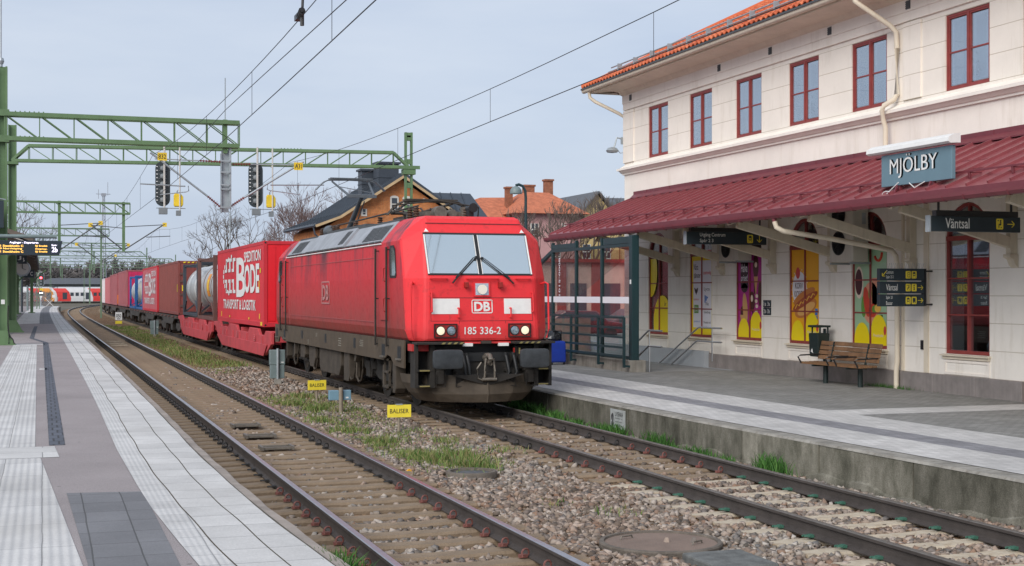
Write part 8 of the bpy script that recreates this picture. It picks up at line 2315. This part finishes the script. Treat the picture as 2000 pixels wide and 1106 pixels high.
for k in range(8): h.bar((1.6+k*.85, 5.62, 6.66), (1.6+k*.85, 9.4, 10.05), .05, .06)
h.tube((5.6, 8, 8.4), (5.6, 8, 9.4), .08, 6); hb(h, "wing_roof", M["slate_metal"])
# pink house
t = thing("pink_house", "pink rendered house with an orange tile roof and brick chimneys, right of the locomotive", "house", (40, 114, 0))
h = MB(); h.box(38.6, 44.2, 112, 122, 0, 9.2); h.box(31.5, 38.6, 114, 122, 0, 8.4); wb(h, "wall", M["pink_wall"], t)
h = MB(); h.loft([[(37.9, 111.3, 9.2), (44.9, 111.3, 9.2), (44.9, 122.7, 9.2), (37.9, 122.7, 9.2)], [(40.6, 115.5, 11.3), (42.6, 115.5, 11.3), (42.6, 118, 11.3), (40.6, 118, 11.3)]])
h.loft([[(30.5, 113, 8.3), (40.0, 113, 8.5), (40.0, 123, 8.5), (30.5, 123, 8.3)], [(37.0, 118, 10.9), (41.0, 118, 11.0), (41.0, 118.2, 11.0), (37.0, 118.2, 10.9)]]); rf = wb(h, "roof", M["tile_far"], t)
for x, y, w, z1 in ((39.0, 116, .55, 11.6), (41.2, 117, .95, 11.9), (42.9, 116.5, .7, 12.4)):
    h = MB(); h.box(x-w/2, x+w/2, y-.35, y+.35, 9.6, z1); h.box(x-w/2-.08, x+w/2+.08, y-.43, y+.43, z1, z1+.16); wb(h, "chimney", M["chimney_brick"], rf)
for x, z in ((40.0, 7.3), (40.0, 5.0), (42.0, 5.0)): window(t, x, 111.98, z, .75, 1.05)
window(t, 42.7, 111.98, 7.9, .42, .5)
t = thing("yellow_house", "ochre yellow house with a grey roof, between the pink house and the station", "house", (48, 130, 0))
h = MB(); h.prism([(47.2, 0), (52.0, 0), (52.0, 9.6), (49.6, 12.4), (47.2, 9.6)], 'y', 130, 144); wb(h, "wall", M["yellow_wall"], t)
h = MB()
for pr_ in ([(46.7, 9.3), (49.6, 12.5), (49.6, 12.7), (46.5, 9.4)], [(52.6, 9.3), (49.6, 12.5), (49.6, 12.7), (52.8, 9.4)]): h.prism(pr_, 'y', 129.5, 144.5)
h.loft([[(50, 130, 9.8), (60, 130, 9.8), (60, 140, 9.8), (50, 140, 9.8)], [(50, 134.5, 12.4), (60, 134.5, 12.4), (60, 135.5, 12.4), (50, 135.5, 12.4)]])
rf = wb(h, "roof", M["grey_roof"], t)
h = MB(); h.box(56.4, 57.2, 133, 134, 10, 13.4); wb(h, "chimney", M["chimney_cap"], rf)
h = MB(); h.box(52.2, 60, 130.3, 139.5, 0, 9.8); wb(h, "side_wall", M["yellow_wall"], t)
for x, z in ((48.4, 8.5), (50.6, 8.5), (48.4, 5.8), (50.6, 5.8)): window(t, x, 129.98, z, .9, 1.5)
t.location.x += 3.6
t = thing("arcade_building", "low pale pink shop front with dark red pilasters, seen only through the shelter glass", "building", (28, 74, 0))
h = MB(); h.box(19, 40, 74, 80, 0, 4.1); wb(h, "wall", pm("arcade_pink", (.55, .36, .31), .85, var=.12), t)
for k in range(10):
    h = MB(); x = 19.4+2.1*k; h.box(x, x+.5, 73.85, 74.0, 0, 4.1); wb(h, "pilaster", M["frame_red"], t)
    h = MB(); h.box(x+.8, x+1.8, 73.97, 73.995, .5, 2.9); wb(h, "window", M["train_glass"], t)
h = MB(); h.box(18.8, 40.2, 73.7, 80.2, 4.1, 4.3); wb(h, "cornice", M["frame_red"], t)
# street behind the shelter: a low wall of shops seen through the glass, a parked car
t = thing("street_lamp", "dark curved street lamp with a grey dome shade, behind the locomotive's right shoulder", "street lamp", (17.45, 50, 0))
h = MB(); h.path([(17.5, 50, 0), (17.5, 50, 6.0), (17.48, 50, 6.25), (17.38, 50, 6.42), (17.22, 50, 6.48), (17.1, 50, 6.44)], .055, 8); wb(h, "pole", M["shelter_green"], t, smooth=60)
h = MB(); h.lathe([(.23, 0), (.235, .03), (.21, .16), (.13, .26), (.02, .30)], (17.1, 50, 6.12), 'z', 18); wb(h, "shade", M["cab_grey"], t, smooth=50)
t = thing("street_lamp", "thin distant street lamp pole standing in front of the large bare tree", "street lamp", (20.2, 160, 0))
h = MB(); h.path([(20.2, 160, 0), (20.2, 160, 11.6), (19.6, 160, 11.9)], .08, 6); wb(h, "pole", M["galv"], t); h = MB(); h.cbox((19.2, 160, 11.9), .9, .3, .16); wb(h, "lamp_head", M["galv"], t)
h = MB(); strip(h, lambda y: cB(y)+18, lambda y: 90, 44, 200, .06, far=10); struct(h, "street", M["street_tarmac"])
pm("car_red", (.085, .012, .016), .3, coat=.5); pm("car_dark", (.05, .055, .06), .3, coat=.5)
def car_obj(x, y, rz, mat, label):
    t = thing("parked_car", label, "car", (x, y, .06), rz, group="cars parked behind the shelter")
    h = MB(); prof = [(-2.05, .35), (-2.1, .65), (-1.95, .85), (-1.2, .95), (-.6, 1.42), (.9, 1.45), (1.7, .98), (2.05, .9), (2.1, .5), (2.05, .3)]
    h.prism(prof, 'x', -.82, .82); h.build("body", mat, t, bevel=.08)
    h = MB(); h.prism([(-1.05, .95), (-.55, 1.36), (.85, 1.38), (1.5, .98)], 'x', -.83, .83); h.build("window", M["train_glass"], t)
    for sx in (-1, 1):
        for y_ in (-1.3, 1.3):
            h = MB(); h.lathe([(.31, -.1), (.31, .1)], (sx*.74, y_, .31), 'x', 16); h.build("wheel", M["black_plastic"], t)
car_obj(24.5, 62, R(80), M["car_red"], "dark red parked car seen through the shelter glass")
car_obj(29.5, 66, R(95), M["car_dark"], "dark grey parked car farther behind the shelter")
